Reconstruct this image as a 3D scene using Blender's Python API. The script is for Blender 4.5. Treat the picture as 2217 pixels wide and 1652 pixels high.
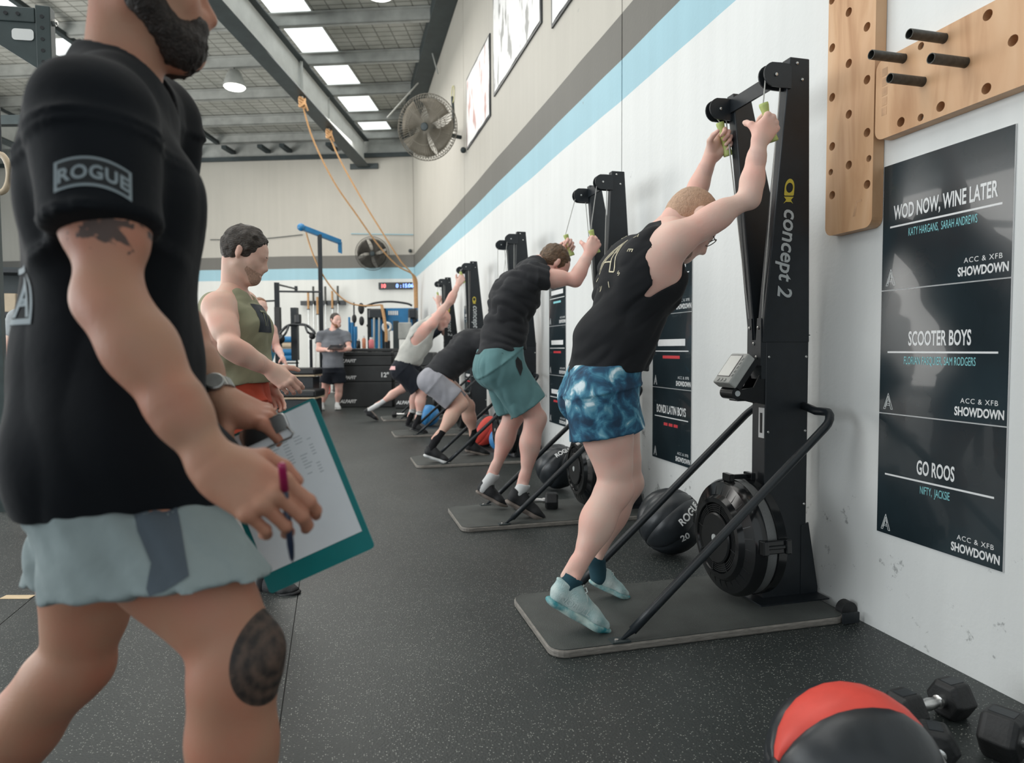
import bpy, math, random
import numpy as np
from mathutils import Vector, Matrix
from mathutils.bvhtree import BVHTree

for o in list(bpy.data.objects): bpy.data.objects.remove(o)
scene = bpy.context.scene
COL = scene.collection
random.seed(7); rng = np.random.RandomState(11)

# ------------------------------------------------------------------ camera
FPX, CXP, CYP, CAMH = 1478.0, 1108.5, 826.0, 1.08
YAW, PITCH, ROLL = 0.25704, -0.048024, 0.005236
_f = np.array([math.sin(YAW)*math.cos(PITCH), math.cos(YAW)*math.cos(PITCH), math.sin(PITCH)])
_r = np.array([math.cos(YAW), -math.sin(YAW), 0.0]); _u = np.cross(_r, _f)
CR = _r*math.cos(ROLL) - _u*math.sin(ROLL); CU = _u*math.cos(ROLL) + _r*math.sin(ROLL); CF = _f
CAMP = np.array([0.0, 0.0, CAMH])
cam = bpy.data.cameras.new('camera'); camo = bpy.data.objects.new('camera', cam); COL.objects.link(camo)
camo.matrix_world = Matrix(((CR[0], CU[0], -CF[0], 0.0), (CR[1], CU[1], -CF[1], 0.0), (CR[2], CU[2], -CF[2], CAMH), (0, 0, 0, 1)))
cam.sensor_width = 36.0; cam.lens = 24.0; cam.clip_start = 0.05; cam.clip_end = 200
cam.dof.use_dof = True; cam.dof.focus_distance = 2.75; cam.dof.aperture_fstop = 3.2
scene.camera = camo

# ------------------------------------------------------------------ world and light
w = bpy.data.worlds.new('overcast_sky'); scene.world = w; w.use_nodes = True
bg = w.node_tree.nodes['Background']; bg.inputs[0].default_value = (0.90, 0.97, 1.0, 1); bg.inputs[1].default_value = 1.4
def area(name, loc, target, sx, sy, power, col):
    l = bpy.data.lights.new(name, 'AREA'); l.shape = 'RECTANGLE'; l.size = sx; l.size_y = sy; l.energy = power; l.color = col
    o = bpy.data.objects.new(name, l); COL.objects.link(o); o.location = loc
    o.rotation_euler = (Vector(target)-Vector(loc)).to_track_quat('-Z', 'Y').to_euler(); return o
# daylight through the open roller doors on the left side of the hall
area('door_daylight', (-8.5, 3.5, 2.3), (2.0, 4.5, 1.2), 7.0, 4.2, 700, (0.93, 0.98, 1.0))
area('door_daylight', (-8.5, 12.0, 2.3), (2.0, 12.0, 1.5), 6.0, 4.2, 900, (1.0, 0.97, 0.92))
area('roof_daylight', (-1.5, 4.0, 6.3), (-0.8, 4.2, 0.0), 5.0, 10.0, 560, (1.0, 0.98, 0.94))
area('roof_daylight', (-1.0, 13.0, 5.9), (-1.0, 13.0, 0.0), 4.0, 7.0, 480, (1.0, 0.97, 0.92))
vs = scene.view_settings; vs.view_transform = 'Standard'; vs.look = 'None'; vs.gamma = 1.0; vs.use_curve_mapping = False
vs.exposure = -0.75

# ------------------------------------------------------------------ helpers: pixels of the photograph to rays
V = lambda *a: np.array(a, float)
def ray(x, y): return CR*(x-CXP)/FPX - CU*(y-CYP)/FPX + CF
def atX(x, y, X): v = ray(x, y); return CAMP + v*(X/v[0])
def atY(x, y, Y): v = ray(x, y); return CAMP + v*(Y/v[1])
def atZ(x, y, Z): v = ray(x, y); return CAMP + v*((Z-CAMH)/v[2])
def atD(x, y, d): return CAMP + ray(x, y)*d
def nrm(v): v = np.asarray(v, float); return v/max(1e-9, np.linalg.norm(v))

# ------------------------------------------------------------------ helpers: materials
MATS = {}
def mat(name, col, rough=0.5, metal=0.0, var=0.0, vscale=8.0, bump=0.0, bscale=40.0, col2=None, spec=0.5, stretch=(1, 1, 1),
        emit=None, estr=0.0, sub=0.0, detail=4.0, thr=None, sheen=0.0, coat=0.0):
    if name in MATS: return MATS[name]
    m = bpy.data.materials.new(name); m.use_nodes = True; nt = m.node_tree; b = nt.nodes['Principled BSDF']
    b.inputs['Base Color'].default_value = (*col, 1); b.inputs['Roughness'].default_value = rough; b.inputs['Metallic'].default_value = metal
    b.inputs['Specular IOR Level'].default_value = spec
    if sheen: b.inputs['Sheen Weight'].default_value = sheen
    if coat: b.inputs['Coat Weight'].default_value = coat
    if sub: b.inputs['Subsurface Weight'].default_value = sub; b.inputs['Subsurface Radius'].default_value = (0.012, 0.005, 0.003); b.inputs['Subsurface Scale'].default_value = 1.0
    tc = nt.nodes.new('ShaderNodeTexCoord'); mp = nt.nodes.new('ShaderNodeMapping'); nt.links.new(tc.outputs['Object'], mp.inputs[0])
    mp.inputs['Scale'].default_value = stretch
    if var or col2:
        n = nt.nodes.new('ShaderNodeTexNoise'); n.inputs['Scale'].default_value = vscale; n.inputs['Detail'].default_value = detail
        nt.links.new(mp.outputs[0], n.inputs['Vector'])
        r = nt.nodes.new('ShaderNodeValToRGB'); nt.links.new(n.outputs['Fac'], r.inputs[0])
        c2 = col2 if col2 else tuple(min(1, c*(1+var)) for c in col); c1 = col if col2 else tuple(c*(1-var) for c in col)
        r.color_ramp.elements[0].color = (*c1, 1); r.color_ramp.elements[1].color = (*c2, 1)
        lo, hi = thr if thr else (0.3, 0.7)
        r.color_ramp.elements[0].position = lo; r.color_ramp.elements[1].position = hi
        nt.links.new(r.outputs[0], b.inputs['Base Color'])
    if bump:
        n2 = nt.nodes.new('ShaderNodeTexNoise'); n2.inputs['Scale'].default_value = bscale; n2.inputs['Detail'].default_value = 3
        nt.links.new(mp.outputs[0], n2.inputs['Vector'])
        bp = nt.nodes.new('ShaderNodeBump'); bp.inputs['Strength'].default_value = bump; bp.inputs['Distance'].default_value = 0.01
        nt.links.new(n2.outputs['Fac'], bp.inputs['Height']); nt.links.new(bp.outputs[0], b.inputs['Normal'])
    if emit: b.inputs['Emission Color'].default_value = (*emit, 1); b.inputs['Emission Strength'].default_value = estr
    MATS[name] = m; return m
def N(m, t): return m.node_tree.nodes.new(t)
def Lk(m, a, b): m.node_tree.links.new(a, b)

# ------------------------------------------------------------------ helpers: objects
WL = {}
def tag(o, label=None, cat=None, group=None, kind=None):
    if label: o['label'] = label
    if cat: o['category'] = cat
    if group: o['group'] = group
    if kind: o['kind'] = kind
    return o
def thing(name, label, cat, loc=(0, 0, 0), group=None, rz=0.0):
    o = bpy.data.objects.new(name, None); COL.objects.link(o); o.location = tuple(float(c) for c in loc); o.rotation_euler = (0, 0, rz)
    o.empty_display_size = 0.1
    WL[o] = np.array(loc, float); return tag(o, label, cat, group)
def mesh_obj(name, verts, faces, m, parent=None, smooth=False, local=False, bevel=0.0, loc=None, auto=None):
    verts = np.asarray(verts, float)
    base = V(0, 0, 0)
    if parent is not None: base = WL[parent]
    elif loc is not None: base = np.asarray(loc, float)
    me = bpy.data.meshes.new(name)
    vv = verts if local else verts - base
    me.from_pydata(vv.tolist(), [], faces if isinstance(faces, list) else faces.tolist()); me.update()
    if m is not None: me.materials.append(m)
    if smooth: me.polygons.foreach_set('use_smooth', [True]*len(me.polygons))
    o = bpy.data.objects.new(name, me); COL.objects.link(o)
    if parent is not None: o.parent = parent
    elif loc is not None: o.location = tuple(float(c) for c in loc)
    WL[o] = base
    if bevel:
        bv = o.modifiers.new('bevel', 'BEVEL'); bv.width = bevel; bv.segments = 2; bv.limit_method = 'ANGLE'; bv.angle_limit = 0.6
    if auto:
        me.polygons.foreach_set('use_smooth', [True]*len(me.polygons))
        try: me.set_sharp_from_angle(angle=auto)
        except Exception: pass
    return o
def frame_from(d, hint=None):
    d = nrm(d); h = V(0, 0, 1) if hint is None else np.asarray(hint, float)
    if abs(np.dot(d, nrm(h))) > 0.97: h = V(1, 0, 0)
    a = nrm(np.cross(h, d)); b = np.cross(d, a); return a, b, d
class MB:
    def __init__(s): s.v = []; s.f = []
    def add(s, v, f): o = len(s.v); s.v += [tuple(map(float, p)) for p in v]; s.f += [[i+o for i in q] for q in f]; return s
    def box(s, lo, hi):
        x0, y0, z0 = lo; x1, y1, z1 = hi
        return s.add([(x0, y0, z0), (x1, y0, z0), (x1, y1, z0), (x0, y1, z0), (x0, y0, z1), (x1, y0, z1), (x1, y1, z1), (x0, y1, z1)],
                     [[0, 3, 2, 1], [4, 5, 6, 7], [0, 1, 5, 4], [1, 2, 6, 5], [2, 3, 7, 6], [3, 0, 4, 7]])
    def obox(s, c, ax, half):
        c = np.asarray(c, float); A = [nrm(a)*h for a, h in zip(ax, half)]
        P = [c+A[0]*i+A[1]*j+A[2]*k for k in (-1, 1) for (i, j) in ((-1, -1), (1, -1), (1, 1), (-1, 1))]
        return s.add(P, [[0, 3, 2, 1], [4, 5, 6, 7], [0, 1, 5, 4], [1, 2, 6, 5], [2, 3, 7, 6], [3, 0, 4, 7]])
    def cyl(s, a, b, ra, rb=None, n=16, caps=True, hint=None):
        rb = ra if rb is None else rb; a = np.asarray(a, float); b = np.asarray(b, float); u, v, d = frame_from(b-a, hint)
        P = []; ang = [2*math.pi*i/n for i in range(n)]
        for c, r in ((a, ra), (b, rb)): P += [c+u*r*math.cos(t)+v*r*math.sin(t) for t in ang]
        F = [[i, (i+1) % n, n+(i+1) % n, n+i] for i in range(n)]
        if caps: F += [list(range(n))[::-1], list(range(n, 2*n))]
        return s.add(P, F)
    def tube(s, path, r, n=10, caps=True, closed=False):
        path = [np.asarray(p, float) for p in path]; m = len(path); rs = r if hasattr(r, '__len__') else [r]*m
        P = []; u = None
        for i, p in enumerate(path):
            if closed: d = path[(i+1) % m]-path[i-1]
            else: d = path[min(i+1, m-1)]-path[max(i-1, 0)]
            d = nrm(d)
            if u is None: u = frame_from(d)[0]
            u = nrm(u - d*np.dot(u, d)); v = np.cross(d, u)
            P += [p+u*rs[i]*math.cos(2*math.pi*k/n)+v*rs[i]*math.sin(2*math.pi*k/n) for k in range(n)]
        F = []
        for i in range(m if closed else m-1):
            j = (i+1) % m
            F += [[i*n+k, i*n+(k+1) % n, j*n+(k+1) % n, j*n+k] for k in range(n)]
        if caps and not closed: F += [list(range(n))[::-1], list(range((m-1)*n, m*n))]
        return s.add(P, F)
    def prism(s, poly, o, ax, ay, dz):
        o, ax, ay, dz = [np.asarray(t, float) for t in (o, ax, ay, dz)]; n = len(poly)
        P = [o+ax*x+ay*y for x, y in poly]; P += [p+dz for p in P]
        F = [list(range(n))[::-1], list(range(n, 2*n))]+[[i, (i+1) % n, n+(i+1) % n, n+i] for i in range(n)]
        return s.add(P, F)
    def lathe(s, prof, o, axis, n=32, hint=None):
        o = np.asarray(o, float); u, v, d = frame_from(axis, hint); P = []
        for r, h in prof: P += [o+d*h+u*r*math.cos(2*math.pi*k/n)+v*r*math.sin(2*math.pi*k/n) for k in range(n)]
        F = []
        for i in range(len(prof)-1): F += [[i*n+k, i*n+(k+1) % n, (i+1)*n+(k+1) % n, (i+1)*n+k] for k in range(n)]
        if prof[0][0] > 1e-4: F.append(list(range(n))[::-1])
        if prof[-1][0] > 1e-4: F.append(list(range((len(prof)-1)*n, len(prof)*n)))
        return s.add(P, F)
    def ball(s, c, r, n=14, m=8):
        c = np.asarray(c, float); r = np.ones(3)*r if not hasattr(r, '__len__') else np.asarray(r, float); P = []; F = []
        for i in range(m+1):
            t = math.pi*i/m
            P += [c+r*np.array([math.sin(t)*math.cos(2*math.pi*k/n), math.sin(t)*math.sin(2*math.pi*k/n), math.cos(t)]) for k in range(n)]
        for i in range(m): F += [[i*n+k, (i+1)*n+k, (i+1)*n+(k+1) % n, i*n+(k+1) % n] for k in range(n)]
        return s.add(P, F)
    def build(s, name, m, parent=None, smooth=False, **k): return mesh_obj(name, s.v, s.f, m, parent, smooth, **k)
def children(o): return [c for c in bpy.data.objects if c.parent == o]
def copy_tree(o, parent=None, kids=None):
    if kids is None:
        kids = {}
        for c in bpy.data.objects:
            if c.parent: kids.setdefault(c.parent, []).append(c)
    c = o.copy(); COL.objects.link(c); c.parent = parent; WL[c] = WL[o].copy()
    for ch in kids.get(o, []): copy_tree(ch, c, kids)
    return c
def rrect(w, h, r, n=5):
    P = []
    for cx, cy, a0 in ((w/2-r, h/2-r, 0), (-w/2+r, h/2-r, 90), (-w/2+r, -h/2+r, 180), (w/2-r, -h/2+r, 270)):
        for k in range(n+1): t = math.radians(a0+90*k/n); P.append((cx+r*math.cos(t), cy+r*math.sin(t)))
    return P
_tc = {}
def text2d(s, size=1.0, bold=0.0, shear=0.0, space=1.0, align='CENTER', xs=1.0, res=3):
    key = (s, bold, shear, space, align, res)
    if key not in _tc:
        cu = bpy.data.curves.new('t', 'FONT'); cu.body = s; cu.size = 1.0; cu.offset = bold; cu.shear = shear; cu.space_character = space
        cu.align_x = align; cu.resolution_u = res; cu.fill_mode = 'BOTH' if False else 'FRONT'
        ob = bpy.data.objects.new('t', cu); me = ob.to_mesh()
        P = np.array([v.co[:] for v in me.vertices]); F = [list(p.vertices) for p in me.polygons]
        ob.to_mesh_clear(); bpy.data.objects.remove(ob); bpy.data.curves.remove(cu); _tc[key] = (P, F)
    P, F = _tc[key]; P = P.copy()*size; P[:, 0] *= xs; return P, F
def text_on(name, s, o, right, up, size, m, parent, eps=0.0008, **k):
    P, F = text2d(s, size, **k); right = nrm(right); up = nrm(up); n = np.cross(right, up)
    W_ = np.asarray(o, float)+P[:, :1]*right+P[:, 1:2]*up+n*eps
    return mesh_obj(name, W_, F, m, parent)
# ================================================================== materials
M_white = mat('off_white_paint', (0.74, 0.75, 0.73), 0.6, var=0.05, vscale=3, bump=0.05, bscale=60)
M_black = mat('black_powder_coat', (0.010, 0.014, 0.018), 0.42, var=0.15, vscale=20, bump=0.04, bscale=300)
M_black2 = mat('black_plastic', (0.010, 0.011, 0.012), 0.28, var=0.1, vscale=20, bump=0.02, bscale=200)
M_gloss = mat('gloss_black_plastic', (0.008, 0.009, 0.010), 0.16, var=0.1, vscale=15)
M_perf = mat('perforated_grey_metal', (0.16, 0.165, 0.165), 0.45, 0.4, var=0.25, vscale=600, bump=0.1, bscale=700)
M_steel = mat('bare_steel', (0.62, 0.62, 0.60), 0.3, 1.0, var=0.1, vscale=30)
M_chrome = mat('knurled_chrome', (0.75, 0.75, 0.74), 0.18, 1.0, var=0.05, vscale=90, bump=0.15, bscale=500)
M_darksteel = mat('dark_painted_steel', (0.030, 0.042, 0.045), 0.5, var=0.2, vscale=5)
M_galv = mat('galvanised_steel', (0.36, 0.37, 0.35), 0.55, 0.1, var=0.18, vscale=4)
M_rubber = mat('black_rubber', (0.016, 0.017, 0.018), 0.55, var=0.25, vscale=30, bump=0.12, bscale=120)
M_lime = mat('lime_plastic', (0.42, 0.50, 0.16), 0.45, var=0.08, vscale=20)
M_cord = mat('grey_cord', (0.42, 0.42, 0.40), 0.6, var=0.1, vscale=200)
M_yellow = mat('yellow_print', (0.62, 0.50, 0.06), 0.5, var=0.05, vscale=40)
M_silver = mat('silver_print', (0.50, 0.53, 0.53), 0.45, var=0.05, vscale=40)
M_print = mat('white_print', (0.78, 0.79, 0.79), 0.5, var=0.03, vscale=40)
M_cyan = mat('cyan_print', (0.25, 0.62, 0.66), 0.5, var=0.03, vscale=40)
M_red = mat('red_print', (0.62, 0.05, 0.06), 0.5, var=0.03, vscale=40)
M_blue = mat('blue_vinyl', (0.015, 0.17, 0.38), 0.4, var=0.15, vscale=6)
M_orange = mat('manila_rope', (0.52, 0.30, 0.14), 0.8, var=0.25, vscale=60, bump=0.4, bscale=140)
M_concrete_up = None

def wall_material(name, tint=(1, 1, 1)):
    m = bpy.data.materials.new(name); m.use_nodes = True; b = m.node_tree.nodes['Principled BSDF']; b.inputs['Roughness'].default_value = 0.62
    g = N(m, 'ShaderNodeNewGeometry'); sp = N(m, 'ShaderNodeSeparateXYZ'); Lk(m, g.outputs['Position'], sp.inputs[0])
    # wobble of the hand-painted band edges
    n0 = N(m, 'ShaderNodeTexNoise'); n0.inputs['Scale'].default_value = 0.7; Lk(m, g.outputs['Position'], n0.inputs['Vector'])
    ad = N(m, 'ShaderNodeMath'); ad.operation = 'MULTIPLY_ADD'; ad.inputs[1].default_value = 0.035; Lk(m, n0.outputs['Fac'], ad.inputs[0]); Lk(m, sp.outputs['Z'], ad.inputs[2])
    mr = N(m, 'ShaderNodeMapRange'); mr.inputs[1].default_value = 0; mr.inputs[2].default_value = 8; Lk(m, ad.outputs[0], mr.inputs[0])
    cr = N(m, 'ShaderNodeValToRGB'); cr.color_ramp.interpolation = 'CONSTANT'; Lk(m, mr.outputs[0], cr.inputs[0])
    e = cr.color_ramp.elements; e[0].position = 0; e[0].color = (0.725*tint[0], 0.74*tint[1], 0.73*tint[2], 1); e[1].position = 2.82/8; e[1].color = (0.335, 0.54, 0.62, 1)
    x = e.new(3.11/8); x.color = (0.145, 0.14, 0.125, 1); x = e.new(3.42/8); x.color = (0.47, 0.45, 0.40, 1)
    # blotchy concrete and streaks running down
    n1 = N(m, 'ShaderNodeTexNoise'); n1.inputs['Scale'].default_value = 1.3; n1.inputs['Detail'].default_value = 7; Lk(m, g.outputs['Position'], n1.inputs['Vector'])
    mp = N(m, 'ShaderNodeMapping'); mp.inputs['Scale'].default_value = (9, 9, 0.5); Lk(m, g.outputs['Position'], mp.inputs[0])
    n2 = N(m, 'ShaderNodeTexNoise'); n2.inputs['Scale'].default_value = 1.0; n2.inputs['Detail'].default_value = 5; Lk(m, mp.outputs[0], n2.inputs['Vector'])
    mx = N(m, 'ShaderNodeMath'); mx.operation = 'ADD'; Lk(m, n1.outputs['Fac'], mx.inputs[0]); Lk(m, n2.outputs['Fac'], mx.inputs[1])
    r2 = N(m, 'ShaderNodeMapRange'); r2.inputs[1].default_value = 0.7; r2.inputs[2].default_value = 1.35; r2.inputs[3].default_value = 0.94; r2.inputs[4].default_value = 1.03; Lk(m, mx.outputs[0], r2.inputs[0])
    mu = N(m, 'ShaderNodeMix'); mu.data_type = 'RGBA'; mu.blend_type = 'MULTIPLY'; mu.inputs[0].default_value = 1.0
    Lk(m, cr.outputs[0], mu.inputs[6]); Lk(m, r2.outputs[0], mu.inputs[7])
    # dark scuffs left by shoes and balls near the floor
    n3 = N(m, 'ShaderNodeTexNoise'); n3.inputs['Scale'].default_value = 9; n3.inputs['Detail'].default_value = 8; n3.inputs['Roughness'].default_value = 0.7; Lk(m, g.outputs['Position'], n3.inputs['Vector'])
    hz = N(m, 'ShaderNodeMapRange'); hz.inputs[1].default_value = 0.0; hz.inputs[2].default_value = 1.0; hz.inputs[3].default_value = 0.1; hz.inputs[4].default_value = 0.0; Lk(m, sp.outputs['Z'], hz.inputs[0])
    sb = N(m, 'ShaderNodeMath'); sb.operation = 'ADD'; Lk(m, n3.outputs['Fac'], sb.inputs[0]); Lk(m, hz.outputs[0], sb.inputs[1])
    sr = N(m, 'ShaderNodeMapRange'); sr.inputs[1].default_value = 0.675; sr.inputs[2].default_value = 0.72; sr.inputs[3].default_value = 0; sr.inputs[4].default_value = 0.75; Lk(m, sb.outputs[0], sr.inputs[0])
    m2 = N(m, 'ShaderNodeMix'); m2.data_type = 'RGBA'; Lk(m, sr.outputs[0], m2.inputs[0]); Lk(m, mu.outputs[2], m2.inputs[6]); m2.inputs[7].default_value = (0.25, 0.26, 0.26, 1)
    Lk(m, m2.outputs[2], b.inputs['Base Color'])
    n4 = N(m, 'ShaderNodeTexNoise'); n4.inputs['Scale'].default_value = 35; n4.inputs['Detail'].default_value = 6; Lk(m, g.outputs['Position'], n4.inputs['Vector'])
    bp = N(m, 'ShaderNodeBump'); bp.inputs['Strength'].default_value = 0.12; bp.inputs['Distance'].default_value = 0.01; Lk(m, n4.outputs['Fac'], bp.inputs['Height']); Lk(m, bp.outputs[0], b.inputs['Normal'])
    return m
M_wallR = wall_material('painted_concrete_wall'); M_wallB = wall_material('painted_concrete_end_wall', (1, 0.99, 0.96))

def floor_material():
    m = bpy.data.materials.new('speckled_black_rubber'); m.use_nodes = True; b = m.node_tree.nodes['Principled BSDF']; b.inputs['Roughness'].default_value = 0.44
    g = N(m, 'ShaderNodeNewGeometry')
    n1 = N(m, 'ShaderNodeTexNoise'); n1.inputs['Scale'].default_value = 1.2; n1.inputs['Detail'].default_value = 6; Lk(m, g.outputs['Position'], n1.inputs['Vector'])
    r1 = N(m, 'ShaderNodeValToRGB'); Lk(m, n1.outputs['Fac'], r1.inputs[0]); e = r1.color_ramp.elements
    e[0].position = 0.35; e[0].color = (0.017, 0.022, 0.022, 1); e[1].position = 0.68; e[1].color = (0.036, 0.042, 0.041, 1)
    v = N(m, 'ShaderNodeTexVoronoi'); v.inputs['Scale'].default_value = 170; Lk(m, g.outputs['Position'], v.inputs['Vector'])
    lt = N(m, 'ShaderNodeMath'); lt.operation = 'LESS_THAN'; lt.inputs[1].default_value = 0.30; Lk(m, v.outputs['Distance'], lt.inputs[0])
    sc = N(m, 'ShaderNodeSeparateColor'); Lk(m, v.outputs['Color'], sc.inputs[0])
    gt = N(m, 'ShaderNodeMath'); gt.operation = 'GREATER_THAN'; gt.inputs[1].default_value = 0.74; Lk(m, sc.outputs[0], gt.inputs[0])
    ml = N(m, 'ShaderNodeMath'); ml.operation = 'MULTIPLY'; Lk(m, lt.outputs[0], ml.inputs[0]); Lk(m, gt.outputs[0], ml.inputs[1])
    mx = N(m, 'ShaderNodeMix'); mx.data_type = 'RGBA'; Lk(m, ml.outputs[0], mx.inputs[0]); Lk(m, r1.outputs[0], mx.inputs[6]); mx.inputs[7].default_value = (0.27, 0.28, 0.255, 1)
    # chalk dust and light wear
    n3 = N(m, 'ShaderNodeTexNoise'); n3.inputs['Scale'].default_value = 5; n3.inputs['Detail'].default_value = 9; n3.inputs['Roughness'].default_value = 0.75; Lk(m, g.outputs['Position'], n3.inputs['Vector'])
    r3 = N(m, 'ShaderNodeMapRange'); r3.inputs[1].default_value = 0.60; r3.inputs[2].default_value = 0.85; r3.inputs[3].default_value = 0; r3.inputs[4].default_value = 0.30; Lk(m, n3.outputs['Fac'], r3.inputs[0])
    m2 = N(m, 'ShaderNodeMix'); m2.data_type = 'RGBA'; Lk(m, r3.outputs[0], m2.inputs[0]); Lk(m, mx.outputs[2], m2.inputs[6]); m2.inputs[7].default_value = (0.10, 0.10, 0.095, 1)
    Lk(m, m2.outputs[2], b.inputs['Base Color'])
    n2 = N(m, 'ShaderNodeTexNoise'); n2.inputs['Scale'].default_value = 140; n2.inputs['Detail'].default_value = 3; Lk(m, g.outputs['Position'], n2.inputs['Vector'])
    bp = N(m, 'ShaderNodeBump'); bp.inputs['Strength'].default_value = 0.35; bp.inputs['Distance'].default_value = 0.004; Lk(m, n2.outputs['Fac'], bp.inputs['Height']); Lk(m, bp.outputs[0], b.inputs['Normal'])
    return m
M_floor = floor_material()

# ================================================================== setting
# end wall and roof frame: U runs left along the end wall from the corner, ND is the distance from the end wall
CORN = V(2.0, 17.05, 0); _a = math.radians(160.7); UU = V(math.cos(_a), math.sin(_a), 0); NN = V(math.sin(_a), -math.cos(_a), 0)
SL = math.tan(math.radians(3.3)); ZPUR, ZROOF, ZRAF = 6.215, 6.43, 5.556
def RP(u, nd, z=0.0, slope=True): return CORN + UU*u - NN*nd + V(0, 0, z + (SL*nd if slope else 0))
def atPlane(x, y, p0, n):
    v = ray(x, y); n = np.asarray(n, float); return CAMP + v*(np.dot(np.asarray(p0)-CAMP, n)/np.dot(v, n))
def atB(x, y, off=0.0): return atPlane(x, y, CORN-NN*off, NN)
def atRoof(x, y, z0): return atPlane(x, y, CORN+V(0, 0, z0), V(0, 0, 1)+SL*NN)

# floor: long rubber rolls side by side
fl = tag(MB().box((-10, -4, -0.12), (2.0, 25, -0.008)).build('floor', M_rubber), kind='structure')
xs = [-10, -8.66, -7.42, -6.18, -4.94, -3.70, -2.46, -1.29, -0.165, 2.0]
for a, b in zip(xs[:-1], xs[1:]):
    MB().box((a+0.0018, -4, -0.008), (b-0.0018, 25, 0.0)).build('rubber_roll', M_floor, fl)
# right wall: tilt-up panels
wr = tag(MB().box((2.05, -4, -0.12), (2.20, 17.3, 7.2)).build('wall_right', M_darksteel), kind='structure')
ys = [-4, -1.35, 4.53, 10.41, 16.29, 17.05]
for a, b in zip(ys[:-1], ys[1:]):
    MB().box((2.0, a+0.007, 0), (2.05, b-(0.007 if b < 17 else 0), 6.95)).build('wall_panel', M_wallR, wr)
# end wall
def ubox(mb, u0, u1, n0, n1, z0, z1, slope=False):
    P = [RP(u, nd, z, slope) for z in (z0, z1) for (u, nd) in ((u0, n0), (u1, n0), (u1, n1), (u0, n1))]
    mb.add(P, [[0, 1, 2, 3], [4, 7, 6, 5], [0, 4, 5, 1], [1, 5, 6, 2], [2, 6, 7, 3], [3, 7, 4, 0]]); return mb
wb = tag(ubox(MB(), -0.3, 13.5, -0.20, -0.05, -0.12, 6.9).build('wall_back', M_galv), kind='structure')
for a, b in ((0.0, 6.2), (6.2, 13.5)): ubox(MB(), a+0.006, b-0.006, -0.05, 0.0, 0, 5.80).build('wall_panel', M_wallB, wb)
ubox(MB(), 0.0, 13.5, -0.05, 0.06, 5.80, 5.90).build('wall_plate', M_darksteel, wb)
for u in (1.9, 3.05, 3.6, 4.5, 5.4): ubox(MB(), u, u+0.12, 0.0, 0.5, 5.98, 6.06).build('roof_strut', M_darksteel, wb)

# roof
def foil_material():
    m = bpy.data.materials.new('foil_roof_insulation'); m.use_nodes = True; b = m.node_tree.nodes['Principled BSDF']; b.inputs['Roughness'].default_value = 0.5
    tc = N(m, 'ShaderNodeTexCoord'); n = N(m, 'ShaderNodeTexNoise'); n.inputs['Scale'].default_value = 2.5; n.inputs['Detail'].default_value = 6; Lk(m, tc.outputs['Object'], n.inputs['Vector'])
    r = N(m, 'ShaderNodeValToRGB'); Lk(m, n.outputs['Fac'], r.inputs[0]); r.color_ramp.elements[0].position = 0.3; r.color_ramp.elements[0].color = (0.33, 0.335, 0.30, 1); r.color_ramp.elements[1].position = 0.7; r.color_ramp.elements[1].color = (0.50, 0.50, 0.46, 1)
    br = N(m, 'ShaderNodeTexBrick'); br.inputs['Scale'].default_value = 1.0; br.offset = 0.0; br.inputs['Mortar Size'].default_value = 0.012
    br.inputs['Brick Width'].default_value = 0.28; br.inputs['Row Height'].default_value = 0.15; br.inputs['Color1'].default_value = (1, 1, 1, 1); br.inputs['Color2'].default_value = (0.95, 0.95, 0.95, 1); br.inputs['Mortar'].default_value = (0.45, 0.45, 0.43, 1)
    mp = N(m, 'ShaderNodeMapping'); mp.inputs['Rotation'].default_value = (0, 0, -_a); Lk(m, tc.outputs['Object'], mp.inputs[0]); Lk(m, mp.outputs[0], br.inputs['Vector'])
    mu = N(m, 'ShaderNodeMix'); mu.data_type = 'RGBA'; mu.blend_type = 'MULTIPLY'; mu.inputs[0].default_value = 1; Lk(m, r.outputs[0], mu.inputs[6]); Lk(m, br.outputs[0], mu.inputs[7]); Lk(m, mu.outputs[2], b.inputs['Base Color'])
    bp = N(m, 'ShaderNodeBump'); bp.inputs['Strength'].default_value = 0.5; bp.inputs['Distance'].default_value = 0.05; Lk(m, n.outputs['Fac'], bp.inputs['Height']); Lk(m, bp.outputs[0], b.inputs['Normal'])
    return m
M_foil = foil_material()
M_sky = mat('backlit_skylight_sheet', (0.8, 0.85, 0.85), 0.4, var=0.05, vscale=2, emit=(0.95, 1.0, 1.0), estr=2.2)
ce = tag(ubox(MB(), -9, 13.5, -0.5, 21, ZROOF+0.06, ZROOF+0.10, True).build('ceiling', M_galv), kind='structure')
cols = [(-9, -5.2, 0), (-5.2, -4.5, 1), (-4.5, 0.50, 0), (0.50, 1.19, 1), (1.19, 5.10, 0), (5.10, 5.86, 1), (5.86, 9.7, 0), (9.7, 10.4, 1), (10.4, 13.5, 0)]
for a, b, s in cols:
    ubox(MB(), a, b, -0.5, 21, ZROOF, ZROOF+0.055, True).build('skylight_sheet' if s else 'roof_sheet', M_sky if s else M_foil, ce)
for k, nd in enumerate([0.12, 1.23, 2.60, 3.96, 5.32, 6.69, 8.06, 9.43, 10.8, 12.2, 13.55, 14.9, 16.3, 17.7, 19.0, 20.4]):
    mb = MB(); ubox(mb, -9, 13.5, nd-0.012, nd+0.012, ZPUR, ZPUR+0.20, True); ubox(mb, -9, 13.5, nd-0.07, nd+0.012, ZPUR, ZPUR+0.018, True); ubox(mb, -9, 13.5, nd-0.012, nd+0.07, ZPUR+0.18, ZPUR+0.20, True)
    mb.build('purlin', M_galv, ce)
M_web = mat('pale_grey_steel', (0.78, 0.80, 0.78), 0.5, var=0.08, vscale=4)
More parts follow.
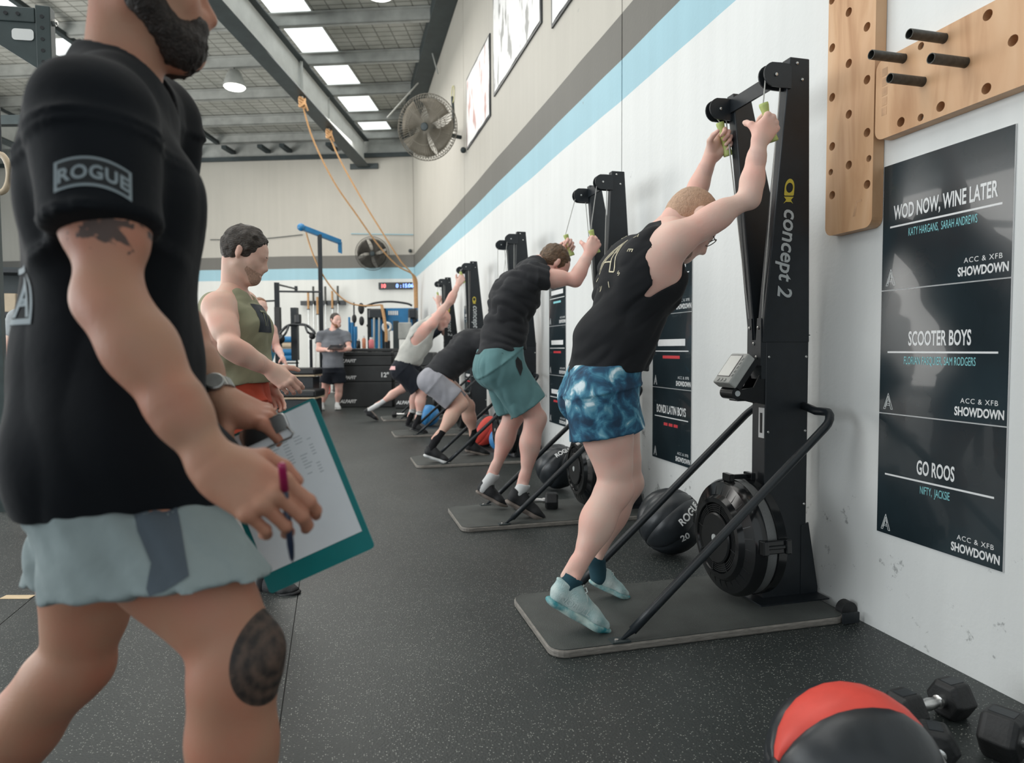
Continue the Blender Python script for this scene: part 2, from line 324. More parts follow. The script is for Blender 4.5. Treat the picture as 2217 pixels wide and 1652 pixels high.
def rafter(u):
    mb = MB(); ubox(mb, u-0.012, u+0.012, 0.03, 21, ZRAF+0.02, ZPUR-0.02, True); mb.build('rafter_web', M_web, ce)
    mb = MB(); ubox(mb, u-0.15, u+0.15, 0.03, 21, ZRAF, ZRAF+0.022, True); ubox(mb, u-0.13, u+0.11, 0.03, 21, ZPUR-0.022, ZPUR, True); mb.build('rafter_flange', M_darksteel, ce)
    mb = MB(); ubox(mb, u-0.35, u+0.35, 0.0, 0.05, ZRAF-0.03, ZRAF+0.10); mb.build('rafter_bracket', M_darksteel, ce)
rafter(1.22); rafter(8.6)
for u0, u1 in ((4.86, 4.96), (5.95, 6.02)): ubox(MB(), u0, u1, 0.1, 21, ZPUR-0.02, ZPUR+0.06, True).build('roof_batten', M_darksteel, ce)
# dark edge beam where the roof meets the right wall, with rod bracing
def roofz(y, x): p = V(x, y, 0); nd = np.dot(CORN-p, NN); return ZPUR + SL*nd
mb = MB(); P = []
for y in (-4, 17.0):
    z = roofz(y, 1.9); P += [(1.66, y, z-0.02), (1.995, y, z-0.02), (1.995, y, z+0.2), (1.66, y, z+0.2)]
mb.add(P, [[0, 1, 5, 4], [1, 2, 6, 5], [2, 3, 7, 6], [3, 0, 4, 7], [0, 3, 2, 1], [4, 5, 6, 7]]); mb.build('edge_beam', M_darksteel, ce)
for a, b in (((924, 70, 1.75), (948, 160, 1.95)), ((905, 180, 1.5), (838, 255, 0.9))):
    MB().tube([atX(*a[:2], a[2]), atX(*b[:2], b[2])], 0.012, 6).build('brace_rod', M_galv, ce)
# left side of the hall: columns between the open roller doors
wl = tag(MB().box((-10.1, -4, 5.2), (-9.9, 25, 7.3)).build('wall_left', M_wallB), kind='structure')
for y in (-4.0, 7.6, 8.2, 16.0, 16.6, 22): MB().box((-10.1, y, 0), (-9.9, y+0.6, 5.2)).build('door_column', M_wallB, wl)
# ================================================================== ski machines
M_deck = mat('grey_rubber_deck', (0.060, 0.066, 0.062), 0.62, var=0.25, vscale=6, bump=0.25, bscale=260)
M_deckedge = mat('worn_plywood_edge', (0.20, 0.185, 0.165), 0.65, var=0.3, vscale=25, bump=0.1, bscale=90, stretch=(1, 1, 8))
M_monitor = mat('grey_plastic', (0.42, 0.43, 0.41), 0.4, var=0.05, vscale=30)
M_lcd = mat('lcd_glass', (0.40, 0.42, 0.38), 0.15, var=0.05, vscale=10)
def ski_machine():
    t = thing('ski_machine', '', 'ski machine', (1.35, 0, 0))
    b = MB().prism(rrect(1.225, 0.57, 0.06), (1.3325, 0, 0.0), (1, 0, 0), (0, 1, 0), (0, 0, 0.027)).build('deck_board', M_deckedge, t, bevel=0.006)
    MB().prism(rrect(1.215, 0.56, 0.058), (1.3325, 0, 0.0272), (1, 0, 0), (0, 1, 0), (0, 0, 0.003)).build('deck_mat', M_deck, b)
    p = MB().box((1.72, -0.045, 0.03), (1.925, 0.045, 1.13)).build('column', M_black, t, bevel=0.004)
    for z in (0.42, 0.73, 1.04):
        for x in (1.735, 1.912): MB().lathe([(0.0055, 0), (0.0055, 0.002), (0.003, 0.004), (0, 0.004)], (x, -0.045, z), (0, -1, 0), 10).build('bolt', M_steel, p)
    MB().box((1.716, -0.047, 1.128), (1.929, 0.047, 1.132)).build('cover_seam', M_black2, p)
    for s in (-1, 1):
        y0, y1, t0, t1 = s*0.048, s*0.003, s*0.215, s*0.165
        P = [(1.70, y0, 1.10), (1.925, y0, 1.10), (1.925, y1, 1.10), (1.70, y1, 1.10), (1.690, t0, 2.175), (1.775, t0, 2.175), (1.775, t1, 2.175), (1.690, t1, 2.175)]
        a = MB().add(P, [[0, 3, 2, 1], [4, 5, 6, 7], [0, 1, 5, 4], [1, 2, 6, 5], [2, 3, 7, 6], [3, 0, 4, 7]]).build('upright_arm', M_black, t, bevel=0.004)
        for (x, z) in ((1.722, 2.155), (1.752, 2.10)):
            yo = s*(0.215-0.153*(2.175-z))
            MB().lathe([(0.006, 0), (0.006, 0.002), (0.003, 0.005), (0, 0.005)], (x, yo, z), (0, s, 0), 10).build('bolt', M_steel, a)
        # pulley bracket: two cheeks and a wheel
        prof = [(1.70, 2.06), (1.70, 2.15), (1.655, 2.152)]+[(1.628+0.046*math.cos(math.radians(q)), 2.106+0.046*math.sin(math.radians(q))) for q in range(105, 256, 15)]+[(1.655, 2.06)]
        mb = MB()
        for dy in (-0.020, 0.014): mb.prism(prof, (0, s*0.190+dy, 0), (1, 0, 0), (0, 0, 1), (0, 0.006, 0))
        mb.box((1.694, s*0.19-0.02, 2.06), (1.70, s*0.19+0.02, 2.15)); br = mb.build('pulley_bracket', M_black, t)
        MB().lathe([(0.027, -0.011), (0.020, -0.003), (0.020, 0.003), (0.027, 0.011)], (1.632, s*0.19, 2.105), (0, 1, 0), 24).build('pulley', M_black2, br)
        for sx in (-1, 1): MB().lathe([(0.006, 0), (0.006, 0.004), (0, 0.006)], (1.632, s*0.19+sx*0.021, 2.105), (0, sx, 0), 10).build('bolt', M_steel, br)
        MB().tube([(1.668, s*0.19, 2.10), (1.695, s*0.06, 1.30), (1.712, s*0.015, 0.98)], 0.0028, 6).build('drive_cord', M_cord, t)
        # safety cage tube
        path = [(0.985, s*0.262, 0.032), (1.03, s*0.262, 0.062)]
        for k in range(9): q = k/8; path.append((1.03+q*0.80, s*0.262, 0.062+q*0.706))
        for k in range(1, 8):
            q = k/7*math.radians(125); path.append((1.83+0.06*math.sin(q)*0.95, s*(0.262-0.085*(1-math.cos(q))*0.8), 0.768+0.055*min(1.0, q*0.9)))
        path.append((1.905, s*0.045, 0.835))
        cg = MB().tube(path, [0.004, 0.012]+[0.0165]*(len(path)-2), 12).build('cage_tube', M_black, t, smooth=True)
        f = MB().box((0.945, s*0.262-0.022, 0.030), (1.015, s*0.262+0.022, 0.035)).build('foot_tab', M_darksteel, cg)
        MB().lathe([(0.008, 0), (0.008, 0.003), (0, 0.005)], (0.968, s*0.262, 0.035), (0, 0, 1), 8).build('bolt', M_steel, cg)
        # rear wheels
        MB().cyl((1.962, s*0.262, 0.037), (1.962, s*0.225, 0.037), 0.036, n=20).build('wheel', M_rubber, t)
        MB().box((1.90, s*0.30-0.008 if s > 0 else s*0.30, 0.004), (1.975, s*0.30 if s > 0 else s*0.30+0.008, 0.045)).build('wheel_bracket', M_black, t)
        MB().prism([(1.90, 0.03), (1.90, 0.33), (1.935, 0.34), (1.985, 0.06), (1.985, 0.03)], (0, s*0.047, 0), (1, 0, 0), (0, 0, 1), (0, -s*0.006, 0)).build('foot_gusset', M_black, t)
    MB().box((1.68, -0.19, 2.092), (1.690, 0.19, 2.150)).build('cross_bar', M_black, t)
    MB().box((1.66, -0.12, 0.0305), (1.985, 0.12, 0.036)).build('base_plate', M_black, t)
    # joint plate
    jp = MB().prism([(-0.047, 1.005), (0.047, 1.005), (0.047, 1.20), (0.02, 1.20), (0.012, 1.11), (-0.012, 1.11), (-0.02, 1.20), (-0.047, 1.20)], (1.700, 0, 0), (0, 1, 0), (0, 0, 1), (-0.006, 0, 0)).build('joint_plate', M_black, t)
    for y, z in ((-0.03, 1.16), (0.03, 1.16), (0, 1.095), (-0.02, 1.04), (0.02, 1.04)): MB().lathe([(0.007, 0), (0.007, 0.004), (0, 0.007)], (1.694, y, z), (-1, 0, 0), 10).build('bolt', M_steel, jp)
    MB().box((1.70, -0.044, 0.95), (1.72, 0.044, 1.11)).build('joint_cover', M_black, t)
    # flywheel housing
    X0 = 1.705; zc = 0.293
    fw = MB().lathe([(0.20, 0.0), (0.236, 0.012), (0.238, 0.05), (0.232, 0.052), (0.232, 0.098), (0.240, 0.10), (0.240, 0.122), (0.226, 0.146), (0.178, 0.160), (0.165, 0.180), (0.146, 0.182), (0.140, 0.168), (0.0, 0.168)], (X0, 0, zc), (-1, 0, 0), 56).build('flywheel_housing', M_gloss, t, auto=0.6)
    MB().lathe([(0.233, 0.054), (0.2335, 0.056), (0.2335, 0.094), (0.233, 0.096)], (X0, 0, zc), (-1, 0, 0), 56).build('perforated_band', M_perf, fw, smooth=True)
    mb = MB()
    for r in (0.112, 0.120, 0.128, 0.136): mb.lathe([(r-0.0022, 0.166), (r-0.0022, 0.176), (r+0.0022, 0.176), (r+0.0022, 0.166)], (X0, 0, zc), (-1, 0, 0), 48)
    for k in range(8):
        a = k*math.pi/4+0.2; mb.obox((X0-0.172, 0.122*math.cos(a), zc+0.122*math.sin(a)), ((1, 0, 0), (0, math.cos(a), math.sin(a)), (0, -math.sin(a), math.cos(a))), (0.006, 0.022, 0.0025))
    for k in range(28):
        a = k*2*math.pi/28; mb.obox((X0-0.146, 0.200*math.cos(a), zc+0.200*math.sin(a)), ((1, -0.35*math.cos(a), -0.35*math.sin(a)), (0.35, math.cos(a), math.sin(a)), (0, -math.sin(a), math.cos(a))), (0.008, 0.024, 0.0012))
    mb.build('grille', M_black2, fw)
    hub = MB().lathe([(0.104, 0.166), (0.104, 0.182), (0.098, 0.187), (0.0, 0.188)], (X0, 0, zc), (-1, 0, 0), 48).build('hub_cap', M_black2, fw, auto=0.6)
    MB().lathe([(0.016, 0.187), (0.016, 0.191), (0, 0.192)], (X0, 0, zc), (-1, 0, 0), 20).build('hub_badge', M_silver, fw)
    for a in (90, 5, 175):
        ra = math.radians(a); dr = (0, -math.cos(ra), math.sin(ra)); tg = (0, math.sin(ra), math.cos(ra))
        c = V(X0-0.075, -math.cos(ra)*0.25, zc+math.sin(ra)*0.25)
        mb = MB(); mb.obox(c, ((1, 0, 0), dr, tg), (0.055, 0.010, 0.008)); mb.obox(c+V(0.05, 0, 0), ((1, 0, 0), dr, tg), (0.012, 0.016, 0.028)); mb.obox(c-V(0.05, 0, 0), ((1, 0, 0), dr, tg), (0.012, 0.016, 0.028))
        mb.obox(c+V(0, 0, 0)-np.array(dr)*0.002, ((1, 0, 0), dr, tg), (0.05, 0.007, 0.026)) if a != 90 else None
        mb.build('housing_clip', M_gloss, fw, bevel=0.004)
    # monitor on a swivel arm
    n = nrm((-0.80, 0, 0.60)); upm = nrm((0.60, 0, 0.80)); rt = V(0, -1, 0); c = V(1.600, 0.0, 0.985)
    mo = MB().obox(c, (rt, upm, n), (0.062, 0.075, 0.020)).build('monitor', M_monitor, t, bevel=0.006)
    MB().obox(c-n*0.030, (rt, upm, n), (0.055, 0.066, 0.014)).build('monitor_back', M_black2, mo)
    MB().obox(c+n*0.0205+rt*(-0.010)+upm*0.010, (rt, upm, n), (0.040, 0.050, 0.0012)).build('screen', M_lcd, mo)
    MB().obox(c+n*0.0203+rt*(-0.010)+upm*0.010, (rt, upm, n), (0.044, 0.054, 0.0012)).build('screen_bezel', M_black2, mo)
    for k in range(5): MB().cyl(c+n*0.020+rt*0.047+upm*(0.045-k*0.020), c+n*0.023+rt*0.047+upm*(0.045-k*0.020), 0.0065, n=10).build('button', M_monitor, mo)
    for k in range(3): MB().cyl(c+n*0.020+rt*(-0.03+k*0.024)+upm*(-0.060), c+n*0.023+rt*(-0.03+k*0.024)+upm*(-0.060), 0.0075, n=10).build('button', M_monitor, mo)
    mb = MB().cyl((1.590, -0.045, 0.893), (1.590, 0.045, 0.893), 0.026, n=20); sw = mb.build('swivel_barrel', M_black2, t, auto=0.6)
    MB().cyl((1.590, -0.047, 0.893), (1.590, -0.0455, 0.893), 0.012, n=16).build('barrel_cap', M_silver, sw)
    mb = MB()
    for y in (-0.036, 0.036): mb.prism([(1.59, 0.875), (1.72, 0.845), (1.72, 0.925), (1.59, 0.905)], (0, y-0.003, 0), (1, 0, 0), (0, 0, 1), (0, 0.006, 0)); mb.prism([(1.66, 0.90), (1.72, 0.90), (1.72, 0.965), (1.695, 0.965)], (0, y-0.003, 0), (1, 0, 0), (0, 0, 1), (0, 0.006, 0))
    mb.box((1.60, -0.03, 0.86), (1.72, 0.03, 0.885)); mb.build('monitor_arm', M_black2, t)
    text_on('lettering', 'SkiERG', (1.7195, 0.0, 1.055-0.04), (0, -1, 0), (0, 0, 1), 0.026, M_yellow, p, bold=0.02)
    # lettering and logo on the outer faces of the arms
    for s in (-1, 1):
        ed = nrm(V(0.035, -s*0.1665, -1.075)); ex = nrm(V(1, 0, 0)-ed*ed[0])
        if s > 0: ex = -ex
        top = V(1.7325, s*0.215, 2.175); nn = np.cross(ed, ex)
        o = top+ed*0.735+ex*(-0.014)
        text_on('lettering', 'concept 2', o-ed*0.01, ed, ex, 0.094, M_silver, t, eps=0.0012, shear=0.28, bold=0.018, align='CENTER', xs=0.92)
        w2, h2, rr = 0.062, 0.020, 0.0145
        Q = []; F = []
        c0 = top+ed*0.475
        # ring: rounded block with a round hole
        K = 28
        for k in range(K):
            a = 2*math.pi*k/K; ca, sa = math.cos(a), math.sin(a)
            ox = max(-0.022, min(0.022, ca*0.031)); oy = max(-0.030, min(0.030, sa*0.042))
            if sa < 0: ox, oy = ca*0.022, sa*0.034
            Q += [c0+ex*ox+ed*oy+nn*0.0012, c0+ex*ca*0.0155+ed*sa*0.019+nn*0.0012]
        F = [[2*k, 2*((k+1) % K), 2*((k+1) % K)+1, 2*k+1] for k in range(K)]
        c1 = c0+ed*0.043
        hg = [(-0.022, -0.009), (0.022, -0.009), (0.011, 0.003), (0.022, 0.018), (0.012, 0.011), (-0.012, 0.011), (-0.022, 0.018), (-0.011, 0.003)]
        o2 = len(Q); Q += [c1+ex*x+ed*y+nn*0.0012 for x, y in hg]; F.append(list(range(o2, o2+8)))
        mesh_obj('logo', Q, F, M_yellow, t)
    return t
SKI_Y = [2.49, 4.19, 6.43, 8.65, 10.62]
sk0 = ski_machine(); SKI = [sk0]+[copy_tree(sk0) for _ in range(4)]
SKL = ['black upright ski machine with a white number 1 plate, behind the tie-dye shorts',
       'black upright ski machine used by the man in teal shorts and black tee',
       'black upright ski machine behind the crouching man in grey shorts',
       'black upright ski machine used by the bald man in the pale grey tank',
       'black upright ski machine closest to the end wall, beyond the bald skier']
for o, y, l in zip(SKI, SKI_Y, SKL):
    o.location.y = y; o['label'] = l; o['group'] = 'ski machines along the right wall'; WL[o] = V(1.35, y, 0)
    for c in bpy.data.objects:
        if c.parent == o: WL[c] = V(1.35, y, 0)
# number plate on the first column
pl = MB().box((1.717, 2.49-0.041, 0.705), (1.7195, 2.49-0.005, 0.83)).build('number_plate', M_print, SKI[0])
text_on('number', '1', (1.7168, 2.49-0.023, 0.728), (0, -1, 0), (0, 0, 1), 0.115, M_black2, pl, bold=0.02)
def handle(root, top, bot, pul):
    """lime grip on its cord, from the pulley to the hand"""
    top, bot = np.asarray(top, float), np.asarray(bot, float); L = np.linalg.norm(bot-top)
    prof = [(0.0, 0.0), (0.017, 0.002), (0.0175, 0.012), (0.0135, 0.035), (0.0125, 0.06), (0.014, 0.09), (0.0195, L-0.012), (0.021, L-0.004), (0.019, L), (0, L)]
    h = MB().lathe(prof, top, bot-top, 20).build('grip', M_lime, root, smooth=True)
    MB().tube([pul, top], 0.0026, 6).build('pull_cord', M_cord, h)

# ================================================================== medicine balls, dumbbells
M_ball = mat('black_vinyl', (0.014, 0.018, 0.022), 0.36, var=0.2, vscale=12, bump=0.10, bscale=25)
M_ballred = mat('red_vinyl', (0.68, 0.065, 0.045), 0.5, var=0.12, vscale=10, bump=0.12, bscale=22)
M_ballblue = mat('light_blue_vinyl', (0.05, 0.26, 0.58), 0.45, var=0.12, vscale=10, bump=0.10, bscale=25)
def med_ball(name, label, c, R, axis, roll, colors, group='medicine balls on the floor'):
    t = thing(name, label, 'medicine ball', (c[0], c[1], c[2]-R), group); u, v, d = frame_from(axis); n = len(colors)
    for i, m in enumerate(colors):
        Pv = []; NA, NB = 8, 14
        for j in range(NB+1):
            th = math.pi*(0.02+0.96*j/NB)
            for k in range(NA+1):
                ph = roll+2*math.pi*(i+k/NA)/n
                seam = abs(2*k/NA-1); pole = abs(2*j/NB-1)
                rr = R*(1.0-0.035*seam**6-0.02*pole**10+0.004*math.sin(7*th+3*ph)*seam)
                Pv.append(np.asarray(c)+rr*(u*math.sin(th)*math.cos(ph)+v*math.sin(th)*math.sin(ph)+d*math.cos(th)))
        F = [[j*(NA+1)+k, (j+1)*(NA+1)+k, (j+1)*(NA+1)+k+1, j*(NA+1)+k+1] for j in range(NB) for k in range(NA)]
        mesh_obj('panel', Pv, F, m, t, smooth=True)
    for s in (-1, 1): MB().lathe([(R*0.16, R*0.965), (R*0.15, R*0.985), (0, R*0.99)], c, d*s, 18).build('end_cap', colors[-1], t, smooth=True)
    MB().ball(c, R*0.955, 20, 12).build('core', M_rubber, t, smooth=True)
    return t
def ball_text(t, s, c, R, dirn, up, size, **k):
    P, F = text2d(s, size, **k); n = nrm(dirn); up = nrm(np.asarray(up)-n*np.dot(up, n)); rt = np.cross(up, n); Q = []
    for p in P: q = n*R+rt*p[0]+up*p[1]; Q.append(np.asarray(c)+nrm(q)*R*1.006)
    mesh_obj('lettering', Q, F, M_print, t)
cb = V(1.70, 3.22, 0.172)
b1 = med_ball('medicine_ball', 'black medicine ball with white 20 lettering beside the number 1 ski machine', cb, 0.172, (0.75, -0.2, 0.75), 0.3, [M_ball]*8)
vd = nrm(CAMP-cb); rtv = nrm(np.cross(V(0, 0, 1), vd))
ball_text(b1, 'ROGUE', cb, 0.172, vd+rtv*0.95+V(0, 0, 0.28), (-0.55, 0, 0.9), 0.055, bold=0.03, align='CENTER')
ball_text(b1, '20', cb, 0.172, vd+rtv*0.55-V(0, 0, 0.62), (-0.45, 0, 0.9), 0.05, bold=0.03)
c2 = V(1.66, 4.95, 0.175)
b2 = med_ball('medicine_ball', 'black medicine ball behind the second ski machine beside a chrome dumbbell', c2, 0.172, (0.2, -0.6, 0.8), 0.9, [M_ball]*8)
ball_text(b2, 'ROGUE', c2, 0.172, nrm(CAMP-c2)+V(0.45, 0, 0.75), (-0.3, 0.2, 0.9), 0.05, bold=0.03)
med_ball('medicine_ball', 'red and black medicine ball beside the ski machine of the crouching man', V(1.62, 7.35, 0.178), 0.178, (0.55, 0.1, 0.85), 2.2, [M_ballred, M_ballred, M_ball, M_ballred, M_ballred, M_ball, M_ballred, M_ball])
med_ball('medicine_ball', 'light blue medicine ball in front of a red one by the wall', V(1.70, 6.92, 0.13), 0.13, (0.2, 0.2, 0.9), 1.0, [M_ballblue]*8)
med_ball('medicine_ball', 'blue medicine ball under the far ski machine cage', V(1.30, 9.55, 0.15), 0.15, (0.3, 0.2, 0.9), 1.0, [M_ballblue]*8)
cf = atD(1846, 1672, 1.45); cf[2] = 0.178
_ax = nrm(CR-0.06*Z_+0.10*CF) if False else nrm(CR+V(0, 0, -0.06)+0.10*CF); _u0, _v0, _d0 = frame_from(_ax); _w = nrm(nrm(CAMP-cf)*math.cos(math.radians(68))+nrm(CU-nrm(CAMP-cf)*np.dot(CU, nrm(CAMP-cf)))*math.sin(math.radians(68)))
_roll = math.atan2(np.dot(_w, _v0), np.dot(_w, _u0))-math.pi/8
med_ball('medicine_ball', 'large medicine ball with a red crescent panel over black ones beside hex dumbbells', cf, 0.178, _ax, _roll, [M_ballred]+[M_ball]*7)
FGBALL = bpy.data.objects[-1] if False else None

def dumbbell(label, a, b, R, L, group='hex dumbbells on the floor', up=None):
    """hex dumbbell: a, b are the inner faces of the two heads"""
    a, b = np.asarray(a, float), np.asarray(b, float); d = nrm(b-a); u = nrm(np.cross(V(0, 0, 1), d)); v = np.cross(d, u)
    t = thing('dumbbell', label, 'dumbbell', (*((a+b)/2)[:2], 0.0), group)
    for c, s in ((a, -1), (b, 1)):
        Q = []
        for h, r in ((0, 0.80), (0.012, 0.98), (0.02, 1.0), (L-0.02, 1.0), (L-0.010, 0.97), (L, 0.80)):
            Q += [c+d*s*h+R*r*(u*math.cos(math.radians(60*k))+v*math.sin(math.radians(60*k))) for k in range(6)]
        F = [[j*6+k, j*6+(k+1) % 6, (j+1)*6+(k+1) % 6, (j+1)*6+k] for j in range(5) for k in range(6)]+[list(range(6))[::-1], list(range(30, 36))]
        hd = mesh_obj('head', Q, F, M_rubber, t, bevel=0.004)
        MB().obox(c+d*s*(L*0.5)+v*R*0.862+u*0, (d, u, v), (L*0.32, R*0.28, 0.001)).build('weight_badge', M_ball, hd)
    Lh = np.linalg.norm(b-a)
    MB().lathe([(0.019, -0.004), (0.019, 0.016), (0.014, 0.018), (0.0145, 0.03), (0.0175, Lh/2), (0.0145, Lh-0.03), (0.014, Lh-0.018), (0.019, Lh-0.016), (0.019, Lh+0.004)], a, d, 20).build('handle', M_chrome, t, auto=0.7)
    return t
# ------------------------------------------------------------------ dumbbells
def db_px(label, p1, p2, R, L):
    c1, c2 = atZ(*p1, R*0.866), atZ(*p2, R*0.866); d = nrm(c2-c1); dumbbell(label, c1+d*L/2, c2-d*L/2, R, L)
db_px('hex dumbbell with a chrome handle lying beyond the red and black medicine ball', (1958, 1538), (2060, 1512), 0.060, 0.078)
db_px('hex dumbbell close to the wall, only one head in view', (2172, 1590), (2330, 1650), 0.070, 0.09)
db_px('hex dumbbell pushed against the red and black medicine ball', (2022, 1612), (2075, 1760), 0.058, 0.078)
dumbbell('hex dumbbell with a chrome handle on the deck of the second ski machine', V(1.215, 4.28, 0.083), V(1.335, 4.24, 0.083), 0.060, 0.085)
dumbbell('small hex dumbbell on the deck of the furthest ski machine', V(0.94, 10.55, 0.085), V(1.06, 10.52, 0.085), 0.055, 0.07)

# ------------------------------------------------------------------ climbing peg boards
def wood_material():
    m = bpy.data.materials.new('varnished_plywood'); m.use_nodes = True; b = m.node_tree.nodes['Principled BSDF']; b.inputs['Roughness'].default_value = 0.45
    tc = N(m, 'ShaderNodeTexCoord'); mp = N(m, 'ShaderNodeMapping'); mp.inputs['Scale'].default_value = (1, 3.2, 0.55); Lk(m, tc.outputs['Object'], mp.inputs[0])
    n = N(m, 'ShaderNodeTexNoise'); n.inputs['Scale'].default_value = 3.5; n.inputs['Detail'].default_value = 8; n.inputs['Distortion'].default_value = 0.8; Lk(m, mp.outputs[0], n.inputs['Vector'])
    r = N(m, 'ShaderNodeValToRGB'); Lk(m, n.outputs['Fac'], r.inputs[0]); e = r.color_ramp.elements
    e[0].position = 0.22; e[0].color = (0.42, 0.215, 0.10, 1); e[1].position = 0.78; e[1].color = (0.68, 0.45, 0.27, 1); x = e.new(0.5); x.color = (0.60, 0.36, 0.20, 1)
    Lk(m, r.outputs[0], b.inputs['Base Color']); return m
M_wood = wood_material()
M_ply = mat('plywood_edge', (0.30, 0.22, 0.15), 0.7, var=0.35, vscale=6, stretch=(60, 1, 1))
def holed_board(name, outline, holes, X, th, m, parent):
    """board on the right wall: outline and holes in (y, z); solid with real holes"""
    cu = bpy.data.curves.new('c', 'CURVE'); cu.dimensions = '2D'; cu.fill_mode = 'BOTH'; cu.extrude = th/2
    oy, oz = np.mean(outline, axis=0)
    def spl(pts):
        s = cu.splines.new('POLY'); s.points.add(len(pts)-1)
        for q, p in zip(s.points, pts): q.co = (-(p[0]-oy), p[1]-oz, 0, 1)
        s.use_cyclic_u = True
    spl(outline)
    for (y, z, r) in holes: spl([(y+r*math.cos(2*math.pi*k/18), z+r*math.sin(2*math.pi*k/18)) for k in range(18)])
    ob = bpy.data.objects.new('c', cu); me = ob.to_mesh(); P = np.array([v.co[:] for v in me.vertices]); F = [list(p.vertices) for p in me.polygons]
    ob.to_mesh_clear(); bpy.data.objects.remove(ob); bpy.data.curves.remove(cu)
    W_ = np.stack([X+th/2-P[:, 2], oy-P[:, 0], oz+P[:, 1]], 1)
    return mesh_obj(name, W_, F, m, parent)
XB = 1.950; kx = lambda x: 1760+x/3.059; ky = lambda y: y/3.059
def YZ(px, py, X=XB): p = atX(px, py, X); return p[1], p[2]
y1, _ = YZ(1790.5, 250); y0, _ = YZ(1892, 250); zb = YZ(1830, 503)[1]
zt = zb+1.55
ol = [(y0+(y1-y0)/2+p[0], (zb+zt)/2+p[1]) for p in rrect(y1-y0, zt-zb, 0.035)]
hs = []; scr = []
for x, yl in ((127, (0, 317, 645, 970, 1293)), (237, (80, 420, 757, 1093)), (358, (178, 528, 878, 1222))):
    for y in yl: a, b = YZ(kx(x), ky(y)); hs.append((a, b, 0.0165))
dz = abs(hs[1][1]-hs[2][1])
for (a, b, r) in list(hs):
    for k in range(1, 5):
        zz = b+dz*k
        if zz < zt-0.05 and not any(abs(zz-h[1]) < 0.06 and abs(a-h[0]) < 0.03 for h in hs): hs.append((a, zz, r))
for x, y in ((118, 1140), (370, 1050)): a, b = YZ(kx(x), ky(y)); scr.append((a, b)); hs.append((a, b, 0.0125))
pb = thing('peg_board', 'upright plywood climbing board full of round peg holes on the wall', 'peg board', (XB+0.03, (y0+y1)/2, zb), 'plywood climbing boards')
holed_board('board', ol, hs, XB, 0.048, M_wood, pb)
MB().box((XB+0.046, y0+0.01, zb+0.03), (1.9995, y1-0.01, zt-0.03)).build('backing', M_ply, pb)
for a, b in scr: MB().lathe([(0.008, 0), (0.008, 0.006), (0.004, 0.008), (0.004, 0.004), (0, 0.004)], (XB+0.020, a, b), (-1, 0, 0), 12).build('screw', M_steel, pb)
M_burn = mat('routed_wood', (0.50, 0.30, 0.17), 0.6, var=0.2, vscale=20)
a, b = YZ(1855, 450); MB().prism([(0, 0), (0.012, 0), (0.024, 0.05), (0.045, 0.05), (0.045, 0.058), (0.016, 0.058)], (XB-0.0006, a+0.02, b-0.03), (0, -1, 0), (0, 0, 1), (0.001, 0, 0)).build('brand_mark', M_burn, pb)
# horizontal board
yl_, zl_ = YZ(1894, 300); ztop = YZ(2217, 0)[1]
zb2 = YZ(1905, 303)[1]; zt2 = YZ(2150, 3)[1]
yr = yl_-1.25
ol = [((yl_+yr)/2+p[0], (zb2+zt2)/2+p[1]) for p in rrect(yl_-yr, zt2-zb2, 0.035)]
hs = []; pegs = []; scr = []
for x, y in ((1157, 100), (1325, 268), (1148, 587), (845, 706), (582, 808)): a, b = YZ(kx(x), ky(y)); hs.append((a, b, 0.0165))
for k in range(1, 5): hs.append((hs[1][0]-0.11*k, zb2+0.07+0.09*((k*2) % 4), 0.0165))
for bx, by, tx, ty in ((868, 255, 637, 240), (600, 388, 385, 375), (1010, 415, 780, 400), (727, 542, 508, 528)):
    a, b = YZ(kx(bx), ky(by)); hs.append((a, b, 0.0165)); tip = atY(kx(tx), ky(ty), a); pegs.append((a, b, tip[0]))
for x, y in ((715, 305), (713, 778)): a, b = YZ(kx(x), ky(y)); scr.append((a, b)); hs.append((a, b, 0.0125))
pb2 = thing('peg_board', 'horizontal plywood climbing board holding four dark pegs', 'peg board', (XB+0.03, (yl_+yr)/2, zb2), 'plywood climbing boards')
holed_board('board', ol, hs, XB, 0.048, M_wood, pb2)
MB().box((XB+0.046, yr+0.01, zb2+0.015), (1.9995, yl_-0.02, zt2-0.015)).build('backing', M_ply, pb2)
for a, b in scr: MB().lathe([(0.008, 0), (0.008, 0.006), (0.004, 0.008), (0.004, 0.004), (0, 0.004)], (XB+0.020, a, b), (-1, 0, 0), 12).build('screw', M_steel, pb2)
ya, za = YZ(kx(455), ky(450)); 
for k in range(5): MB().box((XB-0.0006, ya-0.028, za-0.022-0.035*k-0.012), (XB+0.001, ya-0.004, za-0.035*k-0.006)).build('routed_letter', M_burn, pb2)
M_peg = mat('worn_steel_tube', (0.085, 0.085, 0.078), 0.5, 0.5, var=0.35, vscale=30, bump=0.1, bscale=120)
pl_ = ['top', 'left', 'right', 'bottom']; pn = ['dark steel climbing peg set highest in the horizontal board', 'dark steel climbing peg nearest the end of the horizontal board', 'dark steel climbing peg furthest along the horizontal board, under the highest one', 'dark steel climbing peg set lowest in the horizontal board']
for (a, b, xt), l in zip(pegs, pn):
    t = tag(MB().lathe([(0.0145, 0.0), (0.0160, 0.001), (0.0160, XB+0.04-xt), (0.0135, XB+0.04-xt), (0.0135, 0.03), (0, 0.03)], (XB+0.04, a, b), (-1, 0, 0), 20).build('climbing_peg', M_peg, None, loc=(XB+0.04, a, b), auto=0.7), l, 'climbing peg', 'pegs in the climbing board')

